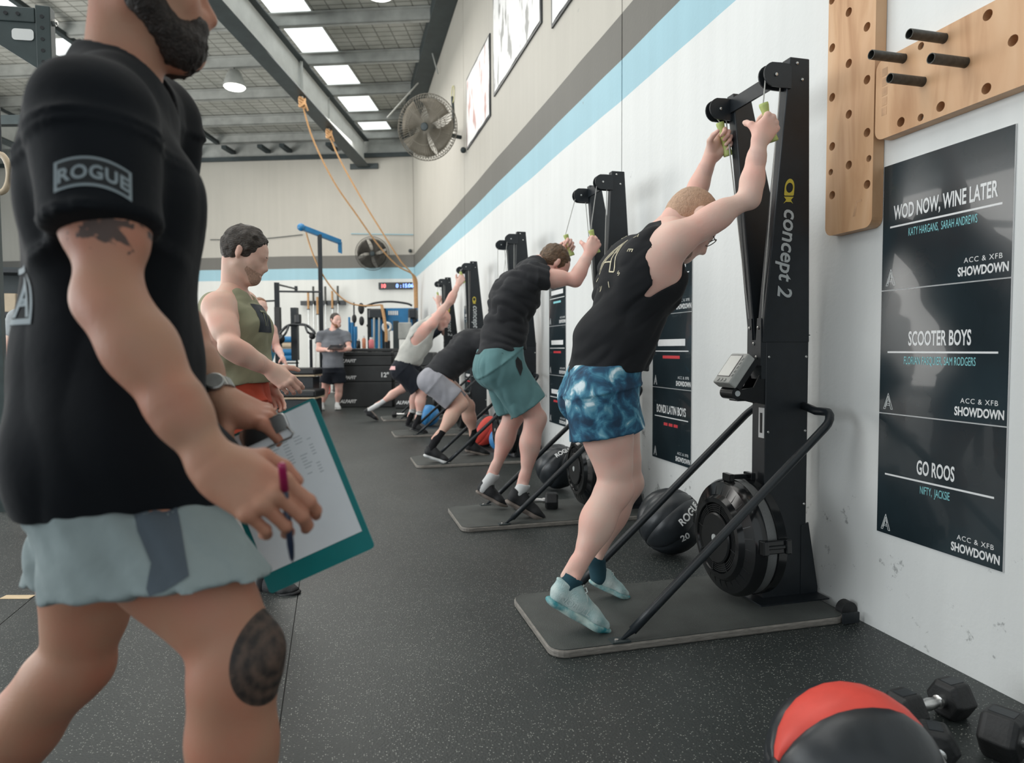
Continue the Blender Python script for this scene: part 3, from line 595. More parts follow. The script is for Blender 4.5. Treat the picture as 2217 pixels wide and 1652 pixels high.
# ------------------------------------------------------------------ team posters on the wall
M_poster = mat('glossy_dark_poster', (0.016, 0.027, 0.033), 0.22, var=0.3, vscale=2.5, coat=0.3)
M_pedge = mat('white_foam_board', (0.7, 0.7, 0.7), 0.6, var=0.03)
XP = 1.9945
def poster(label, ya, yb, za, zb_, title, names, ncol, tw, nw, tz, tfont=1.0, smudge=False):
    """ya > yb: left and right edges (y), za bottom, zb_ top"""
    t = thing('team_poster', label, 'poster', (1.997, (ya+yb)/2, za), 'dark team posters on the white wall')
    MB().box((XP+0.0005, yb, za), (1.9995, ya, zb_)).build('board', M_pedge, t)
    f = MB().box((XP, yb+0.001, za+0.001), (XP+0.0005, ya-0.001, zb_-0.001)).build('print', M_poster, t)
    w = ya-yb; h = zb_-za; yc = (ya+yb)/2; R_, U_ = (0, -1, 0), (0, 0, 1)
    zl = za+h*tz
    MB().box((XP-0.0006, yc-w*0.43, zl-h*0.007), (XP, yc+w*0.43, zl+h*0.007)).build('rule', M_print, f)
    if smudge:
        MB().box((XP-0.0006, yc-w*0.35, zl+h*0.07), (XP, yc+w*0.35, zl+h*0.16)).build('title_bar', M_print, f)
        MB().box((XP-0.0006, yc-w*0.22, zl-h*0.10), (XP, yc+w*0.22, zl-h*0.06)).build('name_bar', ncol, f)
    else:
        P, F = text2d(title, 1, bold=0.022); sz = tw*w/(P[:, 0].max()-P[:, 0].min()); sy = h*0.155
        text_on('title', title, (XP, yc, zl+h*0.055), R_, U_, sy, M_print, f, bold=0.022, xs=sz/sy)
        if not names:
            for q in (-0.13, 0.0, 0.13): MB().box((XP-0.0006, yc+w*(q-0.05), zl-h*0.115), (XP, yc+w*(q+0.05), zl-h*0.075)).build('name_bar', ncol, f)
            names = ' . '
        P, F = text2d(names, 1); sz = nw*w/(P[:, 0].max()-P[:, 0].min()); sy = h*0.088
        if names != ' . ': text_on('names', names, (XP, yc, zl-h*0.095), R_, U_, sy, ncol, f, xs=sz/sy)
    text_on('event_line', 'ACC & XFB', (XP, yb+w*0.19, za+h*0.135), R_, U_, h*0.052, M_print, f, space=1.15)
    text_on('event_name', 'SHOWDOWN', (XP, yb+w*0.19, za+h*0.045), R_, U_, h*0.088, M_print, f, bold=0.03, xs=0.68)
    # letter A badge
    mb = MB(); o = V(XP-0.0004, ya-w*0.085, za+h*0.035); s = h*0.0011
    def seg(p, q, wd=3.2):
        p, q = V(0, -p[0], p[1])*s*1.0, V(0, -q[0], q[1])*s; d = nrm(q-p); mb.obox(o+(p+q)/2, (V(1, 0, 0), d, np.cross(V(1, 0, 0), d)), (0.0003, np.linalg.norm(q-p)/2, wd*s/2))
    for p, q in (((-42, 0), (0, 118)), ((0, 118), (42, 0)), ((-42, 0), (-26, 0)), ((42, 0), (26, 0)), ((-26, 0), (-4, 68)), ((26, 0), (2, 78)), ((-16, 28), (18, 28)), ((-28, 14), (0, 96)), ((0, 96), (14, 52)), ((-8, 40), (14, 40))): seg(p, q)
    mb.build('badge', M_print, f)
    return t
ya, yb = YZ(1907, 700, XP)[0], YZ(2187, 700, XP)[0]
zs = [0.380, 0.832, 1.288, 1.747]
poster('dark poster with the title WOD NOW, WINE LATER, topmost of its column', ya, yb, zs[2]+0.001, zs[3], 'WOD NOW, WINE LATER', 'KATY HARGANS,  SARAH ANDREWS', M_cyan, 0.80, 0.53, 0.50)
poster('dark poster with the title SCOOTER BOYS, middle of its column', ya, yb, zs[1]+0.001, zs[2]-0.001, 'SCOOTER BOYS', 'FLORIAN PASQUIER, SAM RODGERS', M_cyan, 0.49, 0.56, 0.50)
poster('dark poster with the title GO ROOS, lowest of its column', ya, yb, zs[0], zs[1]-0.001, 'GO ROOS', 'NIFTY,  JACKSIE', M_cyan, 0.30, 0.235, 0.50)
ya2, yb2 = YZ(1413, 800, XP)[0], YZ(1497, 800, XP)[0]
poster('dark poster with a white bar, topmost in the column behind the tie-dye skier', ya2, yb2, zs[2]+0.001, zs[3], '', '', M_cyan, 0.6, 0.4, 0.50, smudge=True)
poster('dark poster with blank upper half, middle of the column behind the tie-dye skier', ya2, yb2, zs[1]+0.001, zs[2]-0.001, '', '', M_red, 0.6, 0.4, 0.50, smudge=True)
poster('dark poster with the title BONDI LATIN BOYS and red names', ya2, yb2, zs[0], zs[1]-0.001, 'BONDI LATIN BOYS', '', M_red, 0.75, 0.42, 0.60)
for i, (xa, xb_, ys_) in enumerate(((1189, 1225, 3), (1006, 1022, 3))):
    ya3, yb3 = YZ(xa, 800, XP)[0], YZ(xb_, 800, XP)[0]
    who = ['the teal shorts skier', 'the bald skier'][i]
    for k in range(3):
        poster('dark poster with white bar, %s in the column beside %s' % (['lowest', 'middle', 'topmost'][k], who), ya3, yb3, zs[k]+0.001, zs[k+1]-0.001, '', '', M_red if k < 2 else M_cyan, 0.6, 0.4, 0.55, smudge=True)

# ------------------------------------------------------------------ banners high on the right wall
def banner_material(name, marks, thr):
    m = mat(name, (0.80, 0.80, 0.79), 0.5, col2=marks, vscale=3.0, thr=thr, stretch=(1, 2.2, 0.8), detail=5); return m
M_ban1 = banner_material('printed_banner_cloth', (0.30, 0.30, 0.29), (0.56, 0.62)); M_ban2 = banner_material('printed_banner_cloth_red', (0.52, 0.30, 0.27), (0.56, 0.64))
def banner(label, px0, px1, pbot, ztop_, m):
    y0_, z0_ = YZ(*pbot, 1.985); ya_ = YZ(px0, pbot[1], 1.985)[0]; yb_ = YZ(px1, pbot[1]-100, 1.985)[0]
    t = thing('wall_banner', label, 'banner', (1.99, (ya_+yb_)/2, z0_), 'framed banners high on the wall')
    MB().box((1.982, yb_, z0_), (1.999, ya_, ztop_)).build('frame', M_black, t)
    NY, NZ = 10, 8; P = []; F = []
    for j in range(NZ+1):
        for i in range(NY+1): P.append((1.979-0.003*math.sin(i*1.7+j), yb_+0.03+(ya_-yb_-0.06)*i/NY, z0_+0.03+(ztop_-z0_-0.06)*j/NZ))
    F = [[j*(NY+1)+i, j*(NY+1)+i+1, (j+1)*(NY+1)+i+1, (j+1)*(NY+1)+i] for j in range(NZ) for i in range(NY)]
    mesh_obj('cloth', P, F, m, t, smooth=True)
banner('small framed white banner with reddish marks below the wall fan', 1011, 1061, (1011, 325), 5.05, M_ban2)
banner('tall framed white banner with grey print, in the middle of three', 1069, 1172, (1070, 208), 6.0, M_ban1)
banner('wide framed white banner with grey print beside a wall joint', 1194, 1300, (1194, 62), 6.0, M_ban1)

# ------------------------------------------------------------------ fans
M_fanmesh = mat('dusty_fan_guard', (0.17, 0.155, 0.125), 0.6, 0.3, var=0.25, vscale=5)
M_fanblade = mat('fan_blade', (0.17, 0.15, 0.115), 0.5, 0.2, var=0.2, vscale=4)
M_fandark = mat('dark_fan_metal', (0.055, 0.050, 0.042), 0.55, 0.2, var=0.25, vscale=5)
def fan(label, c, R, axis, wallp, dark=False):
    t = thing('wall_fan', label, 'fan', tuple(c), 'round wall fans'); a = nrm(axis); u, v, d = frame_from(a); c = np.asarray(c, float)
    mb = MB()
    for k in range(64):
        q = 2*math.pi*k/64; dirv = u*math.cos(q)+v*math.sin(q)
        for s, dep in ((1, 0.11), (-1, 0.11)):
            mb.tube([c+d*s*dep+dirv*0.06, c+d*s*dep*0.95+dirv*R*0.55, c+d*s*dep*0.6+dirv*R*0.9, c+dirv*R], 0.0035, 4, caps=False)
    for rr, dd in ((1.0, 0), (0.9, 0.066), (0.55, 0.1045), (0.9, -0.066), (0.55, -0.1045)):
        mb.tube([c+d*dd+(u*math.cos(2*math.pi*k/40)+v*math.sin(2*math.pi*k/40))*R*rr for k in range(40)], 0.007 if rr == 1 else 0.004, 5, closed=True)
    mb.build('guard', M_fandark if dark else M_fanmesh, t)
    hub = MB().lathe([(0.0, 0.13), (0.05, 0.125), (0.065, 0.10), (0.07, -0.20), (0.05, -0.22), (0, -0.22)], c, d, 20).build('motor', M_darksteel, t)
    for k in range(4):
        q0 = 2*math.pi*k/4+0.4; P = []
        for j in range(7):
            for i in range(5):
                r = 0.07+(R*0.88-0.07)*j/6; q = q0+(i/4)*(1.42)*(0.62+0.38*j/6); P.append(c+(u*math.cos(q)+v*math.sin(q))*r+d*(0.05-0.09*i/4))
        F = [[j*5+i, j*5+i+1, (j+1)*5+i+1, (j+1)*5+i] for j in range(6) for i in range(4)]
        o = mesh_obj('blade', P, F, M_fandark if dark else M_fanblade, t, smooth=True); sd = o.modifiers.new('solid', 'SOLIDIFY'); sd.thickness = 0.004
    w_ = np.asarray(wallp, float); MB().tube([c-d*0.2, (c-d*0.3+w_)/2+V(0, 0, -0.02), w_], 0.03, 10).build('wall_arm', M_darksteel, t)
    return t
fc = atX(925, 276, 1.42); fan('large round wall fan with a dusty guard high on the long wall', fc, 0.47, nrm(CAMP-fc)*1.0+V(-0.55, -0.2, 0.05), (1.99, fc[1]+0.35, fc[2]))
MB_h = [atX(968, 292, 1.7), atX(977, 288, 1.9), atX(981, 278, 1.97), atX(981, 240, 1.98), atX(979, 210, 1.98)]
tag(MB().tube(MB_h, 0.022, 8).build('fan_cable', M_darksteel, None, loc=tuple(MB_h[-1])), 'dark drooping power cable beside the large wall fan', 'cable')
MB_h = [atX(979, 210, 1.98)+V(0, 0.12*math.cos(q)-0.06, 0.13*math.sin(q)+0.02) for q in np.linspace(0, 5.6, 16)]
tag(MB().tube(MB_h, 0.008, 6).build('cable_coil', mat('pale_cable', (0.6, 0.58, 0.3), 0.5), None, loc=tuple(MB_h[0])), 'small coil of pale yellowish cable on the wall above the fan cable', 'cable')
fb = atB(806, 549, 0.45); fan('round wall fan mounted on the end wall over the blue band', fb, 0.40, nrm(CAMP-fb), fb+NN*0.44, True)

# ------------------------------------------------------------------ ropes
def rope(name, label, pts, r=0.022, m=None):
    P = [np.asarray(p, float) for p in pts]; Q = []
    for i in range(len(P)-1):
        p0, p1, p2, p3 = P[max(i-1, 0)], P[i], P[i+1], P[min(i+2, len(P)-1)]
        for k in range(6):
            s = k/6; Q.append(0.5*((2*p1)+(-p0+p2)*s+(2*p0-5*p1+4*p2-p3)*s*s+(-p0+3*p1-3*p2+p3)*s**3))
    Q.append(P[-1]); return Q
def rope_thing(label, pts, knot=None):
    Q = rope('', '', pts); t = thing('climbing_rope', label, 'rope', tuple(Q[-1]), 'brown climbing ropes')
    nq = len(Q); MB().tube(Q, [0.017 if i < nq*0.72 else 0.030 for i in range(nq)] if knot is not None else 0.015, 8).build('rope_line', M_orange, t, smooth=True)
    if knot is not None:
        mb = MB(); k = np.asarray(knot, float)
        for j in range(4): mb.tube([k+V(0.05*math.cos(q), 0.05*math.sin(q), 0.03*math.sin(2*q+j)-0.04*j) for q in np.linspace(0, 2*math.pi, 14)[:-1]], 0.022, 7, closed=True)
        mb.tube([k+V(0.03, 0, 0), k+V(0.10, 0.02, -0.2)], 0.018, 7); mb.build('knot', M_orange, t, smooth=True)
        MB().tube([k+V(0, 0, 0.02), k+V(0.0, 0.0, 0.75)], 0.03, 6).build('sling', mat('pale_sling', (0.6, 0.62, 0.6), 0.6), t)
ra = atRoof(654, 215, ZRAF-0.05); rb = atRoof(712, 284, ZRAF-0.05)
def lerp_pts(pix, d0, d1): n = len(pix); return [atD(x, y, d0+(d1-d0)*i/(n-1)) for i, (x, y) in enumerate(pix)]
dA = np.dot(ra-CAMP, CF); dB = np.dot(rb-CAMP, CF)
rope_thing('brown rope from roof beam to corner, its knot further from the end wall', lerp_pts([(654, 222), (677, 300), (722, 392), (772, 465), (820, 532), (860, 575), (897, 598), (902, 640), (902, 760)], dA, 15.9), ra)
rope_thing('brown rope from roof beam to corner, its knot closer to the end wall', lerp_pts([(712, 292), (738, 350), (784, 432), (832, 510), (868, 566), (894, 598), (899, 650), (899, 760)], dB, 15.9), rb)
rope_thing('brown rope hanging in a long sag from the blue crossbar', lerp_pts([(660, 492), (672, 535), (692, 583), (722, 628), (755, 655), (790, 662), (826, 660)], 13.25, 13.6))
Q = rope('', '', lerp_pts([(826, 660), (832, 690), (836, 720), (836, 740)], 13.6, 13.6)); tag(MB().tube(Q, 0.03, 8).build('hanging_strap', M_orange, None, loc=tuple(Q[-1])), 'brown strap hanging down above the stacked boxes', 'strap')

# ------------------------------------------------------------------ pendant lamp
M_lamp = mat('lamp_glow', (1, 1, 1), 0.4, emit=(1.0, 0.98, 0.92), estr=14.0)
def pendant(label, px, py, d):
    p = atD(px, py, d); t = thing('pendant_lamp', label, 'lamp', tuple(p), 'pendant lamps under the roof')
    MB().lathe([(0.02, 0.32), (0.10, 0.30), (0.14, 0.22), (0.21, 0.02), (0.20, 0.0), (0.0, 0.005)], p, (0, 0, 1), 28).build('shade', M_galv, t, smooth=True)
    MB().lathe([(0.195, -0.004), (0.17, -0.03), (0.0, -0.035)], p, (0, 0, 1), 28).build('diffuser', M_lamp, t, smooth=True)
    nd = np.dot(CORN-p, NN); zr = ZROOF+SL*nd; MB().tube([p+V(0, 0, 0.30), V(p[0], p[1], zr)], 0.012, 6).build('cable', M_darksteel, t)
pendant('white pendant lamp hanging from the roof near the first climbing rope', 508, 188, 13.0)
pendant('white pendant lamp close under the roof by the edge beam', 822, -14, 9.3)
# ================================================================== gear along the end wall
D = 13.0
# stacked foam boxes
M_foam = mat('black_foam_box', (0.020, 0.022, 0.023), 0.6, var=0.2, vscale=6, bump=0.08, bscale=40)
fx = nrm(V(CR[0], CR[1], 0)); fy = nrm(V(CF[0], CF[1], 0))
def foam_stack(px0, px1, layers, lab, d):
    p0 = atZ(px0, 884, 0.0); p0 = atD(px0, 884, d); p0[2] = 0; p1 = atD(px1, 884, d); p1[2] = 0
    ax = nrm(p1-p0); ay = nrm(np.cross(V(0, 0, 1), ax)); w_ = np.linalg.norm(p1-p0); z = 0.0
    for i, (h, txt, l) in enumerate(layers):
        c = (p0+p1)/2+ay*0.38; t = thing('foam_box', l, 'plyo box', (c[0], c[1], z), 'stacked black foam boxes')
        b = MB().obox(c+V(0, 0, z+h/2), (ax, ay, V(0, 0, 1)), (w_/2, 0.38, h/2-0.002)).build('block', M_foam, t, bevel=0.015)
        if txt:
            text_on('lettering', 'ALPAFIT', p0+ax*0.17+V(0, 0, z+h*(0.35 if h < 0.25 else 0.18)), ax, V(0, 0, 1), 0.085, M_print, b, eps=0.003, shear=0.3, bold=0.03, xs=0.95)
            if h > 0.2 and txt > 1: text_on('lettering', '12"' if h < 0.4 else '18"', p0+ax*(w_-0.14)+V(0, 0, z+h*0.3), ax, V(0, 0, 1), 0.12, M_print, b, eps=0.003, bold=0.03)
        z += h
    return z
zt_ = foam_stack(734, 850, [(0.475, 1, 'black foam box at the bottom of the stack beside the man in grey tee'), (0.300, 2, 'black foam box printed 12" in the stack beside the man in grey tee'),
                           (0.185, 1, 'thin black foam box under the top pads of the stack'), (0.075, 0, 'thin black foam pad second from the top of the stack'), (0.065, 0, 'thin black foam pad on top of the stack')], '', 12.75)
foam_stack(856, 938, [(0.475, 1, 'black foam box behind the lunging skier leg, bottom of its stack'), (0.300, 0, 'black foam box second from bottom behind the bald skier'), (0.25, 0, 'black foam box on top of the stack behind the bald skier')], '', 12.4)
def P_(x, y, d=D): return atD(x, y, d)
def pbar(mb, x0, y0, x1, y1, r, d=D, d1=None, n=8): mb.tube([P_(x0, y0, d), P_(x1, y1, d1 or d)], r, n); return mb
def pbox(mb, x0, y0, x1, y1, dep, d=D):
    a, b = P_(x0, y1, d), P_(x1, y0, d); c = (a+b)/2+fy*dep/2
    mb.obox(c, (fx, fy, V(0, 0, 1)), (abs(np.dot(b-a, fx))/2, dep/2, abs(b[2]-a[2])/2)); return mb
def base(x, y, d, drop=None):
    p = P_(x, y, d); return (p[0], p[1], 0.0 if drop is None else drop)
# bottles and tubes on the stack
def bottle(label, x, y, m, h=0.22, r=0.04):
    p = P_(x, y, 13.0); t = thing('bottle', label, 'bottle', (p[0], p[1], zt_), 'bottles and tubes on the foam stack')
    q = V(p[0], p[1], zt_)
    MB().lathe([(r*0.9, 0), (r, 0.01), (r, h*0.7), (r*0.6, h*0.82), (r*0.5, h*0.84)], q, (0, 0, 1), 16).build('flask', m, t, smooth=True)
    MB().lathe([(r*0.62, h*0.83), (r*0.62, h), (0, h)], q, (0, 0, 1), 14).build('lid', M_white, t)
M_pink = mat('pink_plastic', (0.72, 0.20, 0.22), 0.4, var=0.05); M_coral = mat('coral_plastic', (0.62, 0.25, 0.14), 0.5, var=0.05)
bottle('pink bottle on top of the foam box stack', 804, 745, M_pink, 0.21, 0.05); bottle('coral bottle beside the pink one on the foam stack', 788, 745, M_coral, 0.24, 0.035); bottle('dark short bottle on the foam stack beside the coral one', 776, 747, M_black2, 0.18, 0.04)
for i, (x, h) in enumerate(((757, 0.60), (763, 0.50), (770, 0.42))):
    p = P_(x, 745, 13.1); tag(MB().cyl((p[0], p[1], zt_), (p[0], p[1], zt_+h), 0.022+0.008*i, n=12).build('foam_tube', M_blue, None, loc=(p[0], p[1], zt_)), ['tall thin blue tube', 'blue tube of middle height', 'short thick blue tube'][i]+' standing on the foam stack', 'tube', 'bottles and tubes on the foam stack')
# cable machine with blue panels
t = thing('cable_machine', 'black cable machine with blue shrouds and pale guide rods by the corner', 'gym machine', base(855, 740, 14.6))
mb = MB(); Q = rope('', '', [P_(789, 664, 14.5), P_(812, 656, 14.5), P_(845, 653, 14.5), P_(880, 657, 14.5), P_(892, 662, 14.5)]); mb.tube(Q, 0.022, 8); mb.build('top_arch', M_black, t, smooth=True)
for x0, x1 in ((797, 828), (883, 900)): pbox(MB(), x0, 668, x1, 690, 0.4, 14.5).build('pulley_box', M_black, t, bevel=0.03)
pbox(MB(), 829, 667, 893, 716, 0.06, 14.7).build('shroud', M_blue, t)
pbox(MB(), 800, 690, 842, 760, 0.1, 14.9).build('shroud', M_blue, t); pbox(MB(), 896, 667, 904, 700, 0.1, 14.9).build('shroud', M_blue, t)
for x in (810, 821, 886): pbar(MB(), x, 688, x, 790, 0.022, 14.5).build('guide_rod', M_galv, t)
mb = MB()
for x in (799, 831, 897): a = P_(x, 668, 14.6); mb.box((a[0]-0.04, a[1]-0.04, 0.0), (a[0]+0.04, a[1]+0.04, a[2])); 
mb.build('frame', M_black, t)
_m = MB()
for _x in (840.5, 845, 849.5, 854, 858.5): pbox(_m, _x, 673, _x+3.2, 682, 0.01, 14.68)
_m.build('print_mark', M_print, t)
t = thing('hand_crank', 'pale grey crank ergometer arm beside the blue shroud', 'gym machine', base(838, 740, 13.9))
Q = [P_(838, 708, 13.9)+fx*0.08*math.cos(q)+V(0, 0, 0.08*math.sin(q)) for q in np.linspace(0, 2*math.pi, 18)[:-1]]
MB().tube(Q, 0.03, 8, closed=True).build('ring', M_web, t, smooth=True); pbar(MB(), 838, 715, 839, 738, 0.045, 13.9).build('stem', M_web, t)
a = P_(839, 738, 13.9); MB().box((a[0]-0.05, a[1]-0.05, 0), (a[0]+0.05, a[1]+0.05, a[2])).build('pedestal', M_black, t)
t = thing('seat_column', 'dark grey padded column between the crank and the bald skier', 'gym machine', base(860, 745, 13.8))
a = P_(857, 700, 13.8); b = P_(880, 700, 13.8)
MB().box((a[0]-0.05, a[1], 0), (a[0]+0.06, a[1]+0.1, a[2]+0.05)).build('post', M_darksteel, t); pbox(MB(), 862, 698, 890, 735, 0.1, 13.8).build('pad', M_galv, t, bevel=0.02)
# kettle shapes hung on a post beside the rope
t = thing('attachment_post', 'thin black post hung with dark cable attachments', 'rack', base(766, 745, 13.8))
a = P_(766, 655, 13.8); MB().cyl((a[0], a[1], 0), a, 0.015, n=8).build('post', M_black, t)
for x, y, r in ((767, 690, 0.07), (782, 668, 0.09), (783, 695, 0.075), (795, 705, 0.02)): MB().ball(P_(x, y, 13.75), (r*0.7, r*0.5, r*1.3), 10, 6).build('attachment', M_rubber, t, smooth=True)
# wall holder with barbells
wp = lambda x, y, off=0.12: atB(x, y, off)
t = thing('barbell_holder', 'black horizontal barbell holder fixed to the end wall', 'rack', tuple(wp(700, 656)))
a, b = wp(652, 657), wp(748, 655); MB().obox((a+b)/2, (UU, NN, V(0, 0, 1)), (np.linalg.norm(a-b)/2, 0.05, 0.055)).build('bracket', M_black, t)
bar_t = [(667, 632, 'short'), (678, 620, 'tall'), (687, 643, 'shortest'), (704, 620, 'tall'), (719, 630, 'short'), (731, 619, 'tallest')]
for i, (x, y, nm) in enumerate(bar_t):
    p = wp(x, y, 0.19); q = V(p[0], p[1], 0.02)
    t = thing('barbell', 'upright barbell in the wall holder, %s' % ['first from the tall black post side end', 'second along, brown sleeve', 'third along and lowest of all', 'fourth along, just past the tall post', 'fifth along, lower than its neighbours', 'last along, furthest from the black rack'][i], 'barbell', tuple(q), 'barbells stored upright on the end wall')
    MB().cyl(q, p, 0.014, n=10).build('shaft', M_steel, t); MB().cyl(p-V(0, 0, 0.42), p, 0.026, n=12).build('sleeve', M_peg if i % 2 else M_orange, t)
    MB().cyl(q, q+V(0, 0, 0.42), 0.026, n=12).build('sleeve', M_peg, t); MB().cyl(p-V(0, 0, 0.44), p-V(0, 0, 0.42), 0.04, n=12).build('collar', M_black, t)
# tall post with a blue crossbar
t = thing('rig_post', 'tall black rig post topped with a blue slanted crossbar', 'rig', base(693, 770, 13.3))
a = P_(692, 508, 13.3); MB().box((a[0]-0.042, a[1]-0.042, 0), (a[0]+0.042, a[1]+0.042, a[2])).build('upright', M_black, t, bevel=0.006)
p0, p1 = P_(652, 492, 13.0), P_(736, 524, 13.7); dd = p1-p0
MB().obox((p0+p1)/2, (dd, np.cross(nrm(dd), V(0, 0, 1)), np.cross(np.cross(nrm(dd), V(0, 0, 1)), nrm(dd))), (np.linalg.norm(dd)/2, 0.045, 0.045)).build('crossbar', M_blue, t, bevel=0.006)
MB().obox(p1-V(0, 0, 0.1), (dd, fy, V(0, 0, 1)), (0.04, 0.04, 0.12)).build('end_hook', M_blue, t); MB().ball(p0, 0.075, 14, 8).build('end_cap', M_blue, t, smooth=True)
# dark rack with pull-up bars
t = thing('squat_rack', 'black squat rack with slim pull-up bars beside the barbells', 'rack', base(598, 790, 12.8))
for x, y0 in ((599, 612), (641, 628)):
    a = P_(x, y0, 12.8 if x < 610 else 14.0)
    if x < 610: MB().box((a[0]-0.045, a[1]-0.045, 0), (a[0]+0.045, a[1]+0.045, a[2])).build('upright', M_black, t)
    else: MB().box((a[0]-0.03, a[1]-0.03, a[2]-0.05), (a[0]+0.03, a[1]+0.03, a[2]+0.08)).build('bracket', M_black, t)
pbar(MB(), 601, 616, 643, 626, 0.018, 12.8, 14.0).build('pullup_bar', M_black, t); pbar(MB(), 601, 631, 693, 632, 0.018, 12.8, 12.5).build('pullup_bar', M_black, t); pbar(MB(), 575, 652, 599, 651, 0.016, 12.8).build('pullup_bar', M_black, t)
pbox(MB(), 595, 665, 606, 790, 0.1, 12.7).build('sandbag_sleeve', M_rubber, t)
# stepper with curved handles
t = thing('air_runner', 'black treadmill with curved side handles and a console post', 'treadmill', base(640, 800, 12.9))
a = P_(634, 666, 12.9); b = P_(648, 800, 12.9); pbox(MB(), 630, 666, 643, 780, 0.12, 12.9).build('console_post', M_black, t); pbox(MB(), 637, 680, 650, 700, 0.10, 12.8).build('console', M_black2, t, bevel=0.02)
Q = rope('', '', [P_(598, 736, 12.5), P_(606, 722, 12.5), P_(622, 706, 12.7), P_(640, 703, 12.8), P_(662, 704, 12.7), P_(678, 716, 12.5), P_(681, 724, 12.5)]); MB().tube(Q, 0.026, 8).build('handle_bar', M_black, t, smooth=True)
Q = rope('', '', [P_(625, 706, 12.7), P_(618, 722, 11.7), P_(604, 736, 12.5)]); MB().tube(Q, 0.02, 8).build('handle_brace', M_black, t, smooth=True); Q = rope('', '', [P_(661, 705, 12.7), P_(667, 720, 11.7), P_(680, 722, 12.5)]); MB().tube(Q, 0.02, 8).build('handle_brace', M_black, t, smooth=True)
MB().ball(P_(606, 734, 12.5), 0.09, 12, 8).build('handle_grip', M_rubber, t, smooth=True); MB().ball(P_(676, 728, 12.5), 0.06, 12, 8).build('handle_grip', M_rubber, t, smooth=True)
a = P_(637, 860, 12.7); MB().box((a[0]-0.3, a[1]-0.2, 0), (a[0]+0.3, a[1]+0.5, 0.16)).build('deck', M_black, t, bevel=0.03)
for x in (673, 599): b = P_(x, 735, 12.55); MB().box((b[0]-0.025, b[1]-0.025, 0.0), (b[0]+0.025, b[1]+0.025, b[2])).build('side_post', M_black, t)
# rolled blue mats
M_tan = mat('tan_vinyl', (0.50, 0.40, 0.28), 0.5, var=0.1)
for i, (y, m, nm) in enumerate(((735, M_blue, 'blue rolled mat on top of the pile behind the treadmill'), (748, M_tan, 'tan rolled mat in the pile behind the treadmill'), (762, M_blue, 'blue rolled mat under the tan one'), (775, M_blue, 'blue rolled mat at the bottom of the pile'))):
    a, b = P_(609, y, 13.7), P_(640, y, 13.7); tag(MB().cyl(a, b, 0.062, n=16).build('rolled_mat', m, None, loc=tuple((a+b)/2-V(0, 0, 0.062)), auto=0.7), nm, 'mat', 'rolled mats behind the treadmill')
t = thing('mat_shelf', 'black open shelf holding rolled mats', 'shelf', base(625, 780, 13.7))
a, b = P_(605, 784, 13.7), P_(643, 784, 13.7)
for z_ in (a[2]-0.02,): MB().obox(V(*((a+b)/2)[:2], z_), (fx, fy, V(0, 0, 1)), (np.linalg.norm(a-b)/2, 0.12, 0.015)).build('shelf_board', M_black, t)
for q in (a, b): MB().box((q[0]-0.02, q[1]-0.02, 0), (q[0]+0.02, q[1]+0.02, q[2]+0.42)).build('post', M_black, t)
# benches / sleds in front of the treadmill
M_bench = mat('black_bench_vinyl', (0.013, 0.014, 0.015), 0.35, var=0.2, vscale=5)
for i, (x0, x1, y0, y1, dep, d, nm) in enumerate(((604, 683, 845, 880, 0.6, 10.9, 'low black padded bench nearest the red shorts'), (615, 682, 797, 832, 0.5, 11.6, 'stack of black pads with pale edges behind the low bench'))):
    a, b = P_(x0, y1, d), P_(x1, y1, d); c = (a+b)/2; t = thing('pad_bench', nm, 'bench', (c[0], c[1], 0), 'black benches by the treadmill')
    ztop_ = P_(x0, y0, d)[2]
    MB().obox(V(c[0], c[1], ztop_-0.06)+fy*dep/2, (fx, fy, V(0, 0, 1)), (np.linalg.norm(a-b)/2, dep/2, 0.06)).build('pad', M_bench, t, bevel=0.03)
    MB().obox(V(c[0], c[1], ztop_/2-0.08)+fy*dep/2, (fx, fy, V(0, 0, 1)), (np.linalg.norm(a-b)/2-0.05, dep/2-0.05, ztop_/2-0.08)).build('body', M_black, t)
    MB().obox(V(c[0], c[1], ztop_-0.13)+fy*dep/2, (fx, fy, V(0, 0, 1)), (np.linalg.norm(a-b)/2-0.01, dep/2, 0.012)).build('pale_strip', M_tan, t)
# red cord at the man's legs
Q = rope('', '', [P_(694, 812, 13.22), P_(700, 835, 13.1), P_(708, 852, 13.1), P_(714, 848, 13.1), P_(712, 825, 13.15), P_(696, 812, 13.22)]); tag(MB().tube(Q, 0.012, 6).build('resistance_band', M_ballred, None, loc=tuple(Q[2])), 'red resistance band looped behind the man in grey tee', 'band')
# LED clock on the end wall
t = thing('led_clock', 'long black LED clock with red and blue digits on the end wall', 'clock', tuple(wp(855, 626, 0.05)))
a, b = wp(820, 619, 0.04), wp(893, 619, 0.04); c = (a+b)/2
MB().obox(c, (UU, NN, V(0, 0, 1)), (np.linalg.norm(a-b)/2, 0.035, 0.085)).build('case', M_black2, t, bevel=0.01)
M_ledr = mat('red_led', (0.9, 0.1, 0.1), 0.4, emit=(1.0, 0.16, 0.16), estr=4.5); M_ledb = mat('blue_led', (0.1, 0.2, 0.9), 0.4, emit=(0.25, 0.42, 1.0), estr=4.5)
fc_ = c-NN*0.037
for s, u_, m_ in (('10', 0.30, M_ledr), ('0', -0.05, M_ledb), (':', -0.14, M_ledb), ('15', -0.24, M_ledb), (':', -0.32, M_ledb), ('06', -0.39, M_ledb)):
    text_on('digits', s, fc_+UU*u_+V(0, 0, -0.045), -UU, V(0, 0, 1), 0.13, m_, t, bold=0.02)
